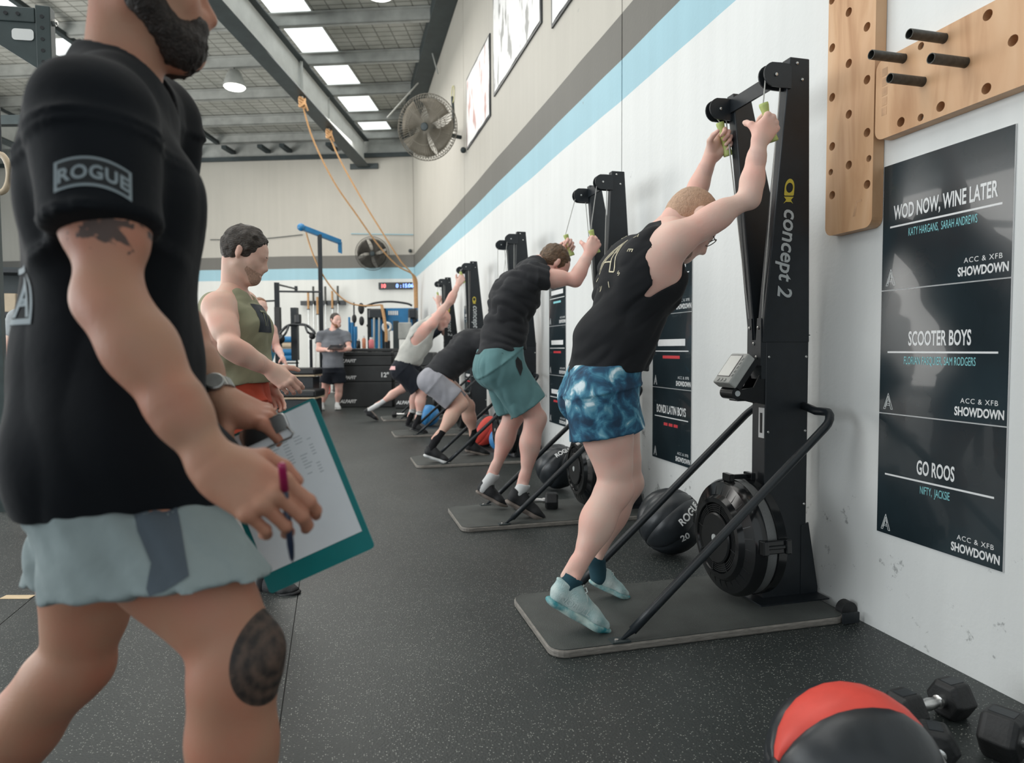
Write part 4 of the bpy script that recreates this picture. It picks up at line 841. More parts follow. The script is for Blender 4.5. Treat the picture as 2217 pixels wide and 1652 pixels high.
for (x, y) in ((888, 543), (1003, 325)):
    p = wp(x, y, 0.05) if x < 900 else atX(x, y, 1.96)
    tt = thing('wall_camera', 'small wall camera %s' % ('above the LED clock near the corner' if x < 900 else 'on the long wall beside the small banner'), 'camera', tuple(p)); MB().ball(p, 0.045, 12, 8).build('dome', M_darksteel, tt, smooth=True); MB().tube([p, p+(NN if x < 900 else V(1, 0, 0))*0.045], 0.02, 8).build('bracket', M_white, tt)
p, q = wp(760, 506, 0.03), wp(895, 508, 0.03); tag(MB().tube([p, q], 0.012, 6).build('wall_conduit', mat('pale_blue_conduit', (0.30, 0.50, 0.58), 0.5), None, loc=tuple(p)), 'thin pale blue conduit along the end wall above the fan', 'conduit')
p, q = wp(455, 519, 0.03), wp(655, 508, 0.03); tag(MB().tube(rope('', '', [p, (p+q)/2-V(0, 0, 0.05), q]), 0.01, 6).build('wall_cable', M_darksteel, None, loc=tuple(p)), 'thin dark cable sagging along the end wall', 'cable')

# ------------------------------------------------------------------ rig on the left side of the hall
t = thing('pullup_rig', 'dark green-grey rig with punched uprights and gusseted top beam at the left', 'rig', (*atD(102, 200, 3.1)[:2], 0.0))
M_rig = mat('dark_green_powder_coat', (0.035, 0.052, 0.052), 0.45, var=0.15, vscale=12)
a = atD(97, 18, 3.1); ztop_ = a[2]; rw = 0.030
MB().box((a[0]-rw, a[1]-rw, 0), (a[0]+rw, a[1]+rw, ztop_)).build('upright', M_rig, t, bevel=0.004)
mbh = MB()
for k in range(34): z_ = ztop_-0.05-0.05*k; mbh.lathe([(0.0085, 0.0), (0.0085, 0.0015), (0, 0.0015)], (a[0]-0.003, a[1]-rw, z_), (0, -1, 0), 10)
mbh.build('bolt_hole', M_black2, t); bpy.data.objects[mbh and 'bolt_hole']['kind'] = 'stuff'
dv = nrm(V(-1, 0.10, 0)); bz = atD(40, 40, 3.1)[2]
bm = MB().obox(V(a[0], a[1], bz)+dv*0.75, (dv, np.cross(V(0, 0, 1), dv), V(0, 0, 1)), (0.72, rw, 0.033)).build('top_beam', M_rig, t, bevel=0.004)
mbh = MB()
for k in range(12): mbh.lathe([(0.0085, 0.0), (0.0085, 0.0015), (0, 0.0015)], V(a[0], a[1], bz)+dv*(0.10+0.05*k)+np.cross(dv, V(0, 0, 1))*0+V(0, -rw-0.004, 0)*1.0+np.array([0, 0, 0]), (0, -1, 0), 10)
mbh.build('beam_hole', M_black2, t)
gz = bz-0.033
MB().prism([(0.03, 0), (0.36, 0), (0.30, -0.03), (0.03, -0.20)], V(a[0], a[1]-rw+0.006, gz), dv, (0, 0, 1), (0, 0.006, 0)).build('gusset', M_rig, t)
MB().prism(rrect(0.09, 0.05, 0.015), V(a[0], a[1]-rw+0.004, gz-0.055)+dv*0.085, dv, (0, 0, 1), (0, -0.002, 0)).build('gusset_window', M_white, t)
for z_ in (ztop_-0.06, ztop_-0.30): MB().lathe([(0.016, 0), (0.016, 0.012), (0.009, 0.014), (0.009, 0.02), (0, 0.02)], (a[0]+rw, a[1], z_), (1, 0, 0), 6).build('bolt', M_steel, t)
t = thing('pullup_rig', 'further rig beam with punched holes crossing behind the black tee', 'rig', (*atD(-60, 262, 5.0)[:2], 0.0))
a2 = atD(-30, 262, 5.0); MB().obox(a2+fx*0.25, (fx, fy, V(0, 0, 1)), (0.45, 0.03, 0.033)).build('beam', M_rig, t); MB().box((a2[0]-0.15, a2[1]-0.03, 0), (a2[0]-0.09, a2[1]+0.03, a2[2])).build('upright', M_rig, t)
b = atD(6, 900, 4.6); MB().box((b[0]-0.035, b[1]-0.03, 0), (b[0]+0.025, b[1]+0.03, 2.3)).build('upright', M_rig, t); MB().box((min(a2[0], b[0])-0.1, min(a2[1], b[1]), 2.25), (b[0]+0.02, b[1]+0.05, 2.31)).build('top_link', M_rig, t)
# stored gear at the left edge
t = thing('storage_shelf', 'black storage shelf with pale boxes at the left edge behind the grey tee', 'shelf', (*atD(20, 800, 8.0)[:2], 0.0))
s0 = atD(15, 800, 8.0)
for z_ in (0.1, 0.55, 1.0, 1.5, 2.0): MB().box((s0[0]-1.2, s0[1], z_), (s0[0]+0.35, s0[1]+0.4, z_+0.04)).build('shelf_board', M_black, t)
for x in (-1.2, 0.31): MB().box((s0[0]+x, s0[1], 0), (s0[0]+x+0.04, s0[1]+0.04, 2.1)).build('post', M_black, t)
MB().box((s0[0]-1.2, s0[1]+0.38, 0), (s0[0]+0.35, s0[1]+0.40, 2.1)).build('back_panel', M_darksteel, t)
for i, (x, z_, w_, h_) in enumerate(((-0.15, 0.59, 0.12, 0.26), (0.03, 0.59, 0.10, 0.34), (0.14, 1.04, 0.14, 0.3), (-0.2, 1.54, 0.3, 0.22))):
    tag(MB().box((s0[0]+x, s0[1]+0.05, z_), (s0[0]+x+w_, s0[1]+0.3, z_+h_)).build('storage_box', M_tan, None, loc=(s0[0]+x, s0[1]+0.1, z_), bevel=0.01), ['low tan box beside a taller one on the black shelf', 'tall narrow tan box on the black shelf', 'tan box on the upper shelf behind the grey tee', 'wide tan box on the top shelf at the left edge'][i], 'box', 'boxes on the storage shelf')
t = thing('gym_ring', 'pale wooden gymnastic ring hanging at the left edge', 'gym ring', tuple(atD(-2, 400, 3.6)))
q0 = atD(-1, 375, 3.6); Q = [q0+fx*0.085*math.cos(q)*0.6+V(0, 0, 0.10*math.sin(q)) for q in np.linspace(0, 2*math.pi, 26)[:-1]]
MB().tube(Q, 0.016, 8, closed=True).build('ring', M_tan, t, smooth=True); MB().box((q0[0]-0.015, q0[1]-0.003, q0[2]+0.1), (q0[0]+0.015, q0[1]+0.003, 2.5)).build('strap', M_black, t)
# yellow tape on the floor
p = atZ(38, 1293, 0.0); tag(MB().obox((p[0], p[1], 0.0012), (fx, fy, V(0, 0, 1)), (0.065, 0.022, 0.0010)).build('floor_tape', mat('cream_tape', (0.62, 0.48, 0.30), 0.6, var=0.1), None, loc=(p[0], p[1], 0.0)), 'short strip of cream tape stuck on the black floor', 'tape')
# ================================================================== figures: smooth implicit bodies meshed by surface nets
f32 = np.float32
class Pr:
    __slots__ = ('a', 'b', 'w', 'd', 'm', 'r', 'f', 'k', 'wb', 'db', 'tag')
    def __init__(s, a, b, w, wb=None, d=None, db=None, r=None, f=None, m=None, k=0.02, tag=''):
        s.a = np.asarray(a, float); s.b = np.asarray(b, float); s.w = w; s.wb = w if wb is None else wb
        s.d = d; s.db = d if db is None else db; s.r = None if r is None else nrm(r); s.f = None if f is None else nrm(f); s.m = m; s.k = k; s.tag = tag
    def infl(s, t, k=None): 
        q = Pr(s.a, s.b, s.w+t, s.wb+t, None if s.d is None else s.d+t, None if s.db is None else s.db+t, s.r, s.f, None if s.m is None else s.m+t, s.k if k is None else k, s.tag); return q
    def rad(s): return max(s.w, s.wb, s.d or 0, s.db or 0, s.m or 0)
    def dist(s, X, Y, Z):
        a = s.a; ab = s.b-s.a; L2 = float(ab@ab)
        qx, qy, qz = X-f32(a[0]), Y-f32(a[1]), Z-f32(a[2])
        if L2 > 1e-10:
            t = (qx*f32(ab[0]/L2)+qy*f32(ab[1]/L2)+qz*f32(ab[2]/L2)).clip(0, 1)
            qx = qx-t*f32(ab[0]); qy = qy-t*f32(ab[1]); qz = qz-t*f32(ab[2]); w = f32(s.w)+t*f32(s.wb-s.w)
        else: t = None; w = f32(s.w)
        if s.r is None:
            return np.sqrt(qx*qx+qy*qy+qz*qz)-w
        d = f32(s.d) if t is None else f32(s.d)+t*f32(s.db-s.d)
        n2 = qx*qx+qy*qy+qz*qz
        x = qx*f32(s.r[0])+qy*f32(s.r[1])+qz*f32(s.r[2]); y = qx*f32(s.f[0])+qy*f32(s.f[1])+qz*f32(s.f[2]); z2 = np.maximum(n2-x*x-y*y, 0)
        m = f32(s.m) if s.m is not None else np.minimum(w, d)
        x2, y2 = x*x, y*y
        k0 = np.sqrt(x2/(w*w)+y2/(d*d)+z2/(m*m)); k1 = np.sqrt(x2/(w*w*w*w)+y2/(d*d*d*d)+z2/(m*m*m*m))
        return k0*(k0-1)/np.maximum(k1, f32(1e-6))
def EL(c, rx, ry, rz, r, f, k=0.02, tag=''): return Pr(c, c, rx, d=ry, m=rz, r=r, f=f, k=k, tag=tag)
_NT = np.random.RandomState(3).rand(32, 32, 32).astype(f32)
def vnoise(P):
    i = np.floor(P).astype(np.int64); fr = (P-i).astype(f32); fr = fr*fr*(3-2*fr); i &= 31; j = (i+1) & 31
    def g(a, b, c): return _NT[a, b, c]
    x0, y0, z0 = i.T; x1, y1, z1 = j.T; fx_, fy_, fz_ = fr.T
    c00 = g(x0, y0, z0)*(1-fx_)+g(x1, y0, z0)*fx_; c10 = g(x0, y1, z0)*(1-fx_)+g(x1, y1, z0)*fx_
    c01 = g(x0, y0, z1)*(1-fx_)+g(x1, y0, z1)*fx_; c11 = g(x0, y1, z1)*(1-fx_)+g(x1, y1, z1)*fx_
    return (c00*(1-fy_)+c10*fy_)*(1-fz_)+(c01*(1-fy_)+c11*fy_)*fz_
def folds(amp, axes, seed=0.0, sharp=True):
    """creases: noise stretched along given directions; axes = list of (unit vector, frequency)"""
    A = np.array([nrm(a)*fq for a, fq in axes]).T
    def fn(P):
        q = P@A+seed; q = q+0.6*(vnoise(P*6.0+seed)[:, None]-0.5); n = vnoise(q.astype(f32))
        n2 = vnoise((q*2.1+5.3).astype(f32))
        v = (1-np.abs(2*n-1)) if sharp else n
        return amp*((v-0.5)+0.35*(n2-0.5))
    return fn
def sdf_mesh(prims, h, sub=(), cuts=(), inter=(), disp=None, margin=0.02, lohi=None, smooth=2):
    """returns verts, quads of the zero level. cuts: (point, outward normal) half spaces kept where (p-pt).n < 0"""
    lo = np.min([np.minimum(p.a, p.b)-p.rad() for p in prims], axis=0)-margin; hi = np.max([np.maximum(p.a, p.b)+p.rad() for p in prims], axis=0)+margin
    if lohi is not None: lo = np.maximum(lo, lohi[0]); hi = np.minimum(hi, lohi[1])
    n = np.ceil((hi-lo)/h).astype(int)+2
    xs, ys, zs = [(lo[i]+h*np.arange(n[i])).astype(f32) for i in range(3)]
    D = np.full(n, 0.25, f32)
    def sl(p, ext):
        a = np.minimum(p.a, p.b)-p.rad()-ext; b = np.maximum(p.a, p.b)+p.rad()+ext
        i0 = np.clip(np.floor((a-lo)/h).astype(int), 0, n); i1 = np.clip(np.ceil((b-lo)/h).astype(int)+1, 0, n)
        return tuple(slice(x, y) for x, y in zip(i0, i1))
    for p in prims:
        s = sl(p, max(p.k, 4*h)+0.012)
        if any(q.stop <= q.start for q in s): continue
        d = p.dist(xs[s[0]][:, None, None], ys[s[1]][None, :, None], zs[s[2]][None, None, :]); o = D[s]
        if p.k > 0:
            k = f32(p.k); hh = np.maximum(k-np.abs(o-d), 0); D[s] = np.minimum(o, d)-hh*hh/(4*k)
        else: D[s] = np.minimum(o, d)
    for p in sub:
        s = sl(p, 0.03)
        if any(q.stop <= q.start for q in s): continue
        d = -p.dist(xs[s[0]][:, None, None], ys[s[1]][None, :, None], zs[s[2]][None, None, :]); o = D[s]; k = f32(max(p.k, 1e-4)); hh = np.maximum(k-np.abs(o-d), 0); D[s] = np.maximum(o, d)+hh*hh/(4*k)
    for pt, nv in cuts:
        nv = nrm(nv); d = (xs-f32(pt[0]))[:, None, None]*f32(nv[0])+(ys-f32(pt[1]))[None, :, None]*f32(nv[1])+(zs-f32(pt[2]))[None, None, :]*f32(nv[2])
        D = np.maximum(D, d)
    for p in inter:
        d = p.dist(xs[:, None, None], ys[None, :, None], zs[None, None, :]); D = np.maximum(D, d)
    D[0] = D[-1] = 0.1; D[:, 0] = D[:, -1] = 0.1; D[:, :, 0] = D[:, :, -1] = 0.1
    if disp is not None:
        idx = np.argwhere(np.abs(D) < 0.03); P = lo+idx*h
        D[tuple(idx.T)] += disp(P).astype(f32)
        D[0] = D[-1] = 0.1; D[:, 0] = D[:, -1] = 0.1; D[:, :, 0] = D[:, :, -1] = 0.1
    S = D < 0
    c = np.zeros(n-1, np.int8)
    offs = [(i, j, k) for i in (0, 1) for j in (0, 1) for k in (0, 1)]
    for o in offs: c += S[o[0]:n[0]-1+o[0], o[1]:n[1]-1+o[1], o[2]:n[2]-1+o[2]]
    act = np.argwhere((c > 0) & (c < 8))
    cv = np.stack([D[act[:, 0]+o[0], act[:, 1]+o[1], act[:, 2]+o[2]] for o in offs], 1)
    acc = np.zeros((len(act), 3)); cnt = np.zeros(len(act))
    O = np.array(offs, float)
    for i in range(8):
        for j in range(i+1, 8):
            if np.abs(O[i]-O[j]).sum() != 1: continue
            da, db = cv[:, i], cv[:, j]; m = (da < 0) != (db < 0); t = da[m]/(da[m]-db[m]); acc[m] += O[i]+t[:, None]*(O[j]-O[i]); cnt[m] += 1
    V_ = lo+(act+acc/cnt[:, None])*h
    vid = np.full(n-1, -1, np.int32); vid[tuple(act.T)] = np.arange(len(act))
    Fs = []
    for ax in range(3):
        s0 = [slice(None)]*3; s1 = [slice(None)]*3; s0[ax] = slice(0, -1); s1[ax] = slice(1, None)
        A, B = S[tuple(s0)], S[tuple(s1)]; e = np.argwhere(A != B)
        o1, o2 = [q for q in range(3) if q != ax]
        e = e[(e[:, o1] > 0) & (e[:, o2] > 0) & (e[:, o1] < n[o1]-1) & (e[:, o2] < n[o2]-1)]
        ins = A[tuple(e.T)]
        def cell(d1, d2): q = e.copy(); q[:, o1] -= d1; q[:, o2] -= d2; return vid[tuple(q.T)]
        q = np.stack([cell(1, 1), cell(0, 1), cell(0, 0), cell(1, 0)], 1)
        if ax == 1: q = q[:, ::-1]
        q[~ins] = q[~ins][:, ::-1]
        Fs.append(q)
    F = np.concatenate(Fs) if Fs else np.zeros((0, 4), int)
    F = F[(F >= 0).all(1)]
    # light smoothing: pull each vertex towards the mean of its neighbours
    for it in range(smooth):
        s_ = np.zeros_like(V_); k_ = np.zeros(len(V_))
        for a, b in ((0, 1), (1, 2), (2, 3), (3, 0)):
            np.add.at(s_, F[:, a], V_[F[:, b]]); np.add.at(k_, F[:, a], 1)
        ok = k_ > 0; V_[ok] = V_[ok]*0.5+0.5*(s_[ok]/k_[ok][:, None])
    return V_, F
def merge(*ms):
    Vs, Fs, o = [], [], 0
    for v, f in ms: Vs.append(v); Fs.append(f+o); o += len(v)
    return np.concatenate(Vs), np.concatenate(Fs)
def fast_obj(name, v, f, m, parent):
    me = bpy.data.meshes.new(name); base = WL[parent] if parent is not None else V(0, 0, 0); v = (v-base).astype(f32); f = np.ascontiguousarray(f, np.int32)
    me.vertices.add(len(v)); me.vertices.foreach_set('co', v.ravel()); me.loops.add(f.size); me.loops.foreach_set('vertex_index', f.ravel())
    me.polygons.add(len(f)); me.polygons.foreach_set('loop_start', np.arange(len(f), dtype=np.int32)*4); me.polygons.foreach_set('loop_total', np.full(len(f), 4, np.int32))
    me.polygons.foreach_set('use_smooth', np.ones(len(f), bool)); me.update(calc_edges=True); me.validate()
    me.materials.append(m); o = bpy.data.objects.new(name, me); COL.objects.link(o); o.parent = parent; WL[o] = base; return o

# ------------------------------------------------------------------ body parts as lists of primitives
def arm(sh, el, wr, s=1.0, bend=None, delt=True):
    sh, el, wr = [np.asarray(q, float) for q in (sh, el, wr)]; A = []
    u = nrm(el-sh); fo = nrm(wr-el)
    ins = fo-u*np.dot(fo, u); ins = nrm(ins) if np.linalg.norm(ins) > 0.05 else frame_from(u)[0]   # biceps side
    if delt: A.append(Pr(sh-u*0.004, sh+u*0.075, 0.060*s, 0.050*s, k=0.035))
    A.append(Pr(sh, sh+(el-sh)*0.55, 0.050*s, 0.047*s, k=0.03)); A.append(Pr(sh+(el-sh)*0.5, el, 0.046*s, 0.037*s, k=0.03))
    A.append(Pr(sh+(el-sh)*0.42+ins*0.016*s, sh+(el-sh)*0.68+ins*0.016*s, 0.036*s, 0.034*s, k=0.03))
    A.append(Pr(sh+(el-sh)*0.35-ins*0.018*s, sh+(el-sh)*0.62-ins*0.015*s, 0.034*s, 0.030*s, k=0.03))
    A.append(Pr(el-ins*0.010, el-ins*0.010, 0.033*s, k=0.02))
    side = nrm(np.cross(u, ins)); L = wr-el
    A.append(Pr(el, el+L*0.30, 0.036*s, 0.042*s, k=0.03, tag='fo')); A.append(Pr(el+L*0.28, el+L*0.7, 0.042*s, 0.032*s, k=0.03, tag='fo')); A.append(Pr(el+L*0.65, wr, 0.032*s, 0.0245*s, k=0.03, tag='wr'))
    A.append(Pr(el+L*0.10+side*0.016*s, el+L*0.42+side*0.010*s, 0.030*s, 0.026*s, k=0.025, tag='fo')); A.append(Pr(el+L*0.12-side*0.014*s, el+L*0.45-side*0.010*s, 0.028*s, 0.024*s, k=0.025, tag='fo'))
    return A
def leg(hip, kn, an, fwd, s=1.0, calf=1.0):
    hip, kn, an = [np.asarray(q, float) for q in (hip, kn, an)]; A = []; T = kn-hip; S_ = an-kn; t = nrm(T); sh = nrm(S_)
    ft = nrm(np.asarray(fwd)-t*np.dot(fwd, t)); fs = nrm(np.asarray(fwd)-sh*np.dot(fwd, sh)); sd = nrm(np.cross(t, ft))
    A.append(Pr(hip, hip+T*0.45, 0.092*s, 0.082*s, k=0.05)); A.append(Pr(hip+T*0.4, kn-T*0.08, 0.082*s, 0.056*s, k=0.05))
    A.append(Pr(hip+T*0.35+ft*0.022*s, kn-T*0.25+ft*0.014*s, 0.066*s, 0.054*s, k=0.04)); A.append(Pr(hip+T*0.30-ft*0.022*s, kn-T*0.15-ft*0.012*s, 0.066*s, 0.044*s, k=0.04))
    A.append(Pr(kn-T*0.22+ft*0.016*s-sd*0.026*s, kn-T*0.12+ft*0.012*s-sd*0.024*s, 0.036*s, 0.028*s, k=0.03)); A.append(Pr(kn-T*0.26+ft*0.016*s+sd*0.026*s, kn-T*0.16+ft*0.012*s+sd*0.022*s, 0.034*s, 0.028*s, k=0.03))
    A.append(Pr(kn, kn, 0.050*s, k=0.03)); A.append(Pr(kn+fs*0.020*s, kn+fs*0.018*s+S_*0.05, 0.033*s, k=0.03))
    A.append(Pr(kn+S_*0.02, kn+S_*0.45, 0.049*s, 0.046*s, k=0.04)); A.append(Pr(kn+S_*0.4, an, 0.045*s, 0.030*s, k=0.05))
    A.append(Pr(kn+S_*0.12-fs*0.022*s*calf+sd*0.012, kn+S_*0.36-fs*0.026*s*calf+sd*0.014, 0.038*s*calf, 0.036*s*calf, k=0.05)); A.append(Pr(kn+S_*0.12-fs*0.022*s*calf-sd*0.014, kn+S_*0.40-fs*0.024*s*calf-sd*0.014, 0.036*s*calf, 0.034*s*calf, k=0.05))
    A.append(Pr(kn+S_*0.35-fs*0.024*s, kn+S_*0.62-fs*0.010*s, 0.034*s, 0.026*s, k=0.05)); A.append(Pr(an-fs*0.022*s-S_*0.15, an-fs*0.030*s+S_*0.03, 0.014, 0.015, k=0.03))
    for q in (-1, 1): A.append(Pr(an+sd*0.026*q*s, an+sd*0.026*q*s, 0.015, k=0.02))
    return A
def torso(pel, wai, che, nek, rp, rs, s=1.0, wid=1.0, dep=1.0, glute=1.0, belly=0.0):
    pel, wai, che, nek = [np.asarray(q, float) for q in (pel, wai, che, nek)]; rp, rs = nrm(rp), nrm(rs); A = []
    up1, up2, up3 = nrm(wai-pel), nrm(che-wai), nrm(nek-che)
    fp = nrm(np.cross(up1, rp)); rm = nrm(rp+rs); fm = nrm(np.cross(up2, rm)); fs = nrm(np.cross(up3, rs))
    W_ = s*wid; D_ = s*dep
    A.append(Pr(pel-up1*0.03, pel+up1*0.06, 0.158*W_, 0.150*W_, 0.105*D_, 0.104*D_, rp, fp, k=0.05, tag='pel'))
    for q in (-1, 1): A.append(EL(pel+rp*q*0.072*W_-fp*0.058*D_-up1*0.045, 0.082*s*glute, 0.075*s*glute, 0.095*s*glute, rp, fp, k=0.05, tag='pel'))
    A.append(Pr(pel+up1*0.04, wai, 0.150*W_, 0.138*W_, 0.104*D_, 0.100*D_, rp, fp, k=0.06, tag='wai'))
    if belly: A.append(EL((pel+wai)/2+fm*0.05, 0.12*W_, 0.075*D_+belly, 0.12, rm, fm, k=0.06, tag='wai'))
    A.append(Pr(wai, che, 0.138*W_, 0.160*W_, 0.100*D_, 0.118*D_, rm, fm, k=0.06, tag='tor'))
    A.append(Pr(che, nek-up3*0.05, 0.160*W_, 0.115*W_, 0.118*D_, 0.070*D_, rs, fs, k=0.06, tag='tor'))
    for q in (-1, 1):
        A.append(EL(che+rs*q*0.075*W_+fs*0.072*D_+up3*0.03, 0.078*s, 0.045*s, 0.060*s, rs, fs, k=0.05, tag='tor'))
        A.append(EL(che+rs*q*0.125*W_-fs*0.02-up2*0.03, 0.042*s, 0.080*s, 0.120*s, rs, fs, k=0.05, tag='tor'))
        A.append(EL(che+rs*q*0.085*W_-fs*0.075*D_+up3*0.06, 0.068*s, 0.045*s, 0.090*s, rs, fs, k=0.05, tag='tor'))
    return A, dict(fp=fp, fm=fm, fs=fs, up1=up1, up2=up2, up3=up3)
def girdle(nek, che, sh, s=1.0, k=0.05):
    nek, che, sh = [np.asarray(q, float) for q in (nek, che, sh)]; A = []
    up = nrm(nek-che)
    A.append(Pr(nek-up*0.055, sh-(sh-nek)*0.12, 0.060*s, 0.048*s, k=k, tag='tor')); A.append(Pr(nek+up*0.035, sh-(sh-nek)*0.30+up*0.012, 0.038*s, 0.036*s, k=k, tag='trap'))
    return A
def head(c, F_, U_, s=1.0, nose=1.0, jaw=1.0):
    """c: centre between the ears; F_ face direction, U_ crown direction"""
    F_ = nrm(F_); U_ = nrm(np.asarray(U_, float)-F_*np.dot(U_, F_)); R_ = nrm(np.cross(F_, U_)); c = np.asarray(c, float)
    L = lambda x, y, z: c+(R_*x+F_*y+U_*z)*s
    A = [EL(L(0, -0.014, 0.036), 0.074*s, 0.094*s, 0.084*s, R_, F_, k=0.02), EL(L(0, 0.030, -0.026), 0.060*s, 0.062*s, 0.082*s, R_, F_, k=0.04)]
    A += [EL(L(0, 0.040, 0.040), 0.062*s, 0.050*s, 0.050*s, R_, F_, k=0.03)]
    for q in (-1, 1):
        A.append(Pr(L(q*0.050, -0.004, -0.050), L(q*0.020, 0.064, -0.092), 0.020*s*jaw, 0.017*s*jaw, k=0.035)); A.append(Pr(L(q*0.046, 0.052, -0.016), L(q*0.040, 0.062, -0.024), 0.021*s, 0.020*s, k=0.03))
        A.append(Pr(L(q*0.010, 0.088, 0.022), L(q*0.040, 0.076, 0.022), 0.010*s, 0.009*s, k=0.018))
        A.append(EL(L(q*0.030, 0.074, 0.004), 0.013*s, 0.012*s, 0.011*s, R_, F_, k=0.008))
        A.append(Pr(L(q*0.075, -0.012, -0.018), L(q*0.079, -0.018, 0.022), 0.009*s, 0.011*s, k=0.008, tag='ear')); A.append(EL(L(q*0.079, -0.016, 0.010), 0.008*s, 0.018*s, 0.027*s, nrm(R_*q-F_*0.35), F_, k=0.010, tag='ear'))
        A.append(Pr(L(q*0.012, 0.094, -0.034), L(q*0.012, 0.090, -0.034), 0.0085*s*nose, k=0.008))
    A += [Pr(L(0, 0.088, 0.016), L(0, 0.112*nose, -0.026), 0.0085*s, 0.0110*s, k=0.014), Pr(L(0, 0.078, -0.096), L(0, 0.070, -0.100), 0.021*s*jaw, k=0.03)]
    A += [Pr(L(-0.018, 0.084, -0.058), L(0.018, 0.084, -0.058), 0.008*s, k=0.012), Pr(L(-0.015, 0.084, -0.070), L(0.015, 0.084, -0.070), 0.0085*s, k=0.010), Pr(L(0, 0.076, -0.05), L(0, 0.07, -0.08), 0.028*s, k=0.03)]
    sub = [EL(L(0, 0.100, -0.0640), 0.022*s, 0.010*s, 0.0016*s, R_, F_, k=0.004)]
    return A, sub, L, (R_, F_, U_)
def hand(wr, d, t, side, pose='relaxed', s=1.0, curl=None, thumb=None, spread=0.0):
    """wr wrist; d finger direction; t thumb-side direction; back-of-hand normal follows from side (+1 right hand, -1 left hand)"""
    d = nrm(d); t = nrm(np.asarray(t, float)-d*np.dot(t, d)); n = nrm(np.cross(d, t))*side; wr = np.asarray(wr, float)
    L = lambda x, y, z: wr+(d*x+t*y+n*z)*s
    A = [Pr(L(-0.004, 0, 0), L(0.022, 0, 0), 0.0265*s, 0.032*s, 0.021*s, 0.018*s, t, n, m=0.02*s, k=0.03)]
    kn = [(0.094, 0.030, 0.000), (0.098, 0.009, 0.003), (0.092, -0.012, 0.001), (0.082, -0.031, -0.003)]
    for i, (x, y, z) in enumerate(kn): A.append(Pr(L(0.015, y*0.55, 0), L(x-0.004, y, z-0.002), 0.0165*s, 0.0115*s, k=0.016))
    A.append(EL(L(0.045, 0.022, -0.010), 0.022*s, 0.020*s, 0.034*s, t, n, k=0.015)); A.append(EL(L(0.040, -0.022, -0.009), 0.016*s, 0.016*s, 0.036*s, t, n, k=0.015))
    cu = curl or {'relaxed': [(20, 30, 18), (28, 34, 20), (34, 38, 22), (38, 40, 22)], 'grip': [(62, 88, 50)]*4, 'fist': [(80, 100, 70)]*4, 'flat': [(8, 8, 5)]*4}[pose]
    ln = [(0.044, 0.026, 0.022), (0.048, 0.030, 0.023), (0.045, 0.028, 0.022), (0.036, 0.021, 0.020)]; rd = [0.0098, 0.0100, 0.0094, 0.0084]
    for i in range(4):
        p = L(*kn[i]); a = 0.0; sp = spread*(1.5-i)
        dd0 = nrm(d+t*math.tan(math.radians(sp)))
        for j in range(3):
            a += math.radians(cu[i][j]); dd = dd0*math.cos(a)-n*math.sin(a); q = p+dd*ln[i][j]*s
            r0, r1 = rd[i]*(1.06-0.09*j)*s, rd[i]*(0.97-0.10*j)*s
            A.append(Pr(p, q, r0, r1, k=0.004)); p = q
        A.append(Pr(L(*kn[i]), L(*kn[i]), rd[i]*1.12*s, k=0.010))
    th = thumb or (0.62, 0.62, -0.48)
    td = [nrm(d*0.45+t*0.70-n*0.45), nrm(d*th[0]+t*th[1]+n*th[2]), nrm(d*(th[0]+0.12)+t*(th[1]-0.28)+n*(th[2]-0.05))]
    p = L(0.018, 0.022, -0.008)
    for j, (l_, r0, r1) in enumerate(((0.040, 0.0165, 0.0135), (0.032, 0.0125, 0.0112), (0.027, 0.0112, 0.0085))):
        q = p+td[j]*l_*s; A.append(Pr(p, q, r0*s, r1*s, k=0.012 if j == 0 else 0.005)); p = q
    return A
def shoe(heel, toe, upv, L=0.295, wmul=1.0):
    """heel, toe: ground contact ends of the sole; returns upper prims, sole prims and the frame"""
    heel, toe = np.asarray(heel, float), np.asarray(toe, float); x = nrm(toe-heel); z = nrm(np.asarray(upv, float)-x*np.dot(upv, x)); y = np.cross(z, x); L = np.linalg.norm(toe-heel)
    k = L/0.29; G = lambda a, b, c: heel+x*a*k+y*b*k*wmul+z*c*k
    U = [Pr(G(0.040, 0, 0.050), G(0.110, 0, 0.052), 0.033*k, 0.036*k, 0.036*k, 0.036*k, y, z, k=0.02), Pr(G(0.110, 0, 0.052), G(0.205, 0, 0.038), 0.036*k, 0.046*k, 0.040*k, 0.024*k, y, z, k=0.03), Pr(G(0.195, 0, 0.038), G(0.252, 0, 0.032), 0.046*k, 0.034*k, 0.024*k, 0.018*k, y, z, k=0.03),
         Pr(G(0.045, 0, 0.06), G(0.040, 0, 0.098), 0.034*k, 0.030*k, 0.040*k, 0.040*k, y, x, m=0.010, k=0.02), Pr(G(0.095, 0, 0.075), G(0.085, 0, 0.100), 0.022*k, 0.020*k, k=0.03), Pr(G(0.10, 0, 0.082), G(0.185, 0, 0.052), 0.024*k, 0.022*k, k=0.02)]
    S_ = [Pr(G(0.040, 0, 0.016), G(0.120, 0, 0.016), 0.038*k, 0.036*k, 0.016*k, 0.016*k, y, z, m=0.038*k, k=0.02), Pr(G(0.120, 0, 0.016), G(0.205, 0, 0.015), 0.036*k, 0.048*k, 0.016*k, 0.016*k, y, z, m=0.04*k, k=0.03), Pr(G(0.205, 0, 0.015), G(0.250, 0, 0.020), 0.048*k, 0.036*k, 0.016*k, 0.013*k, y, z, m=0.038*k, k=0.03)]
    return U, S_, G, (x, y, z), k
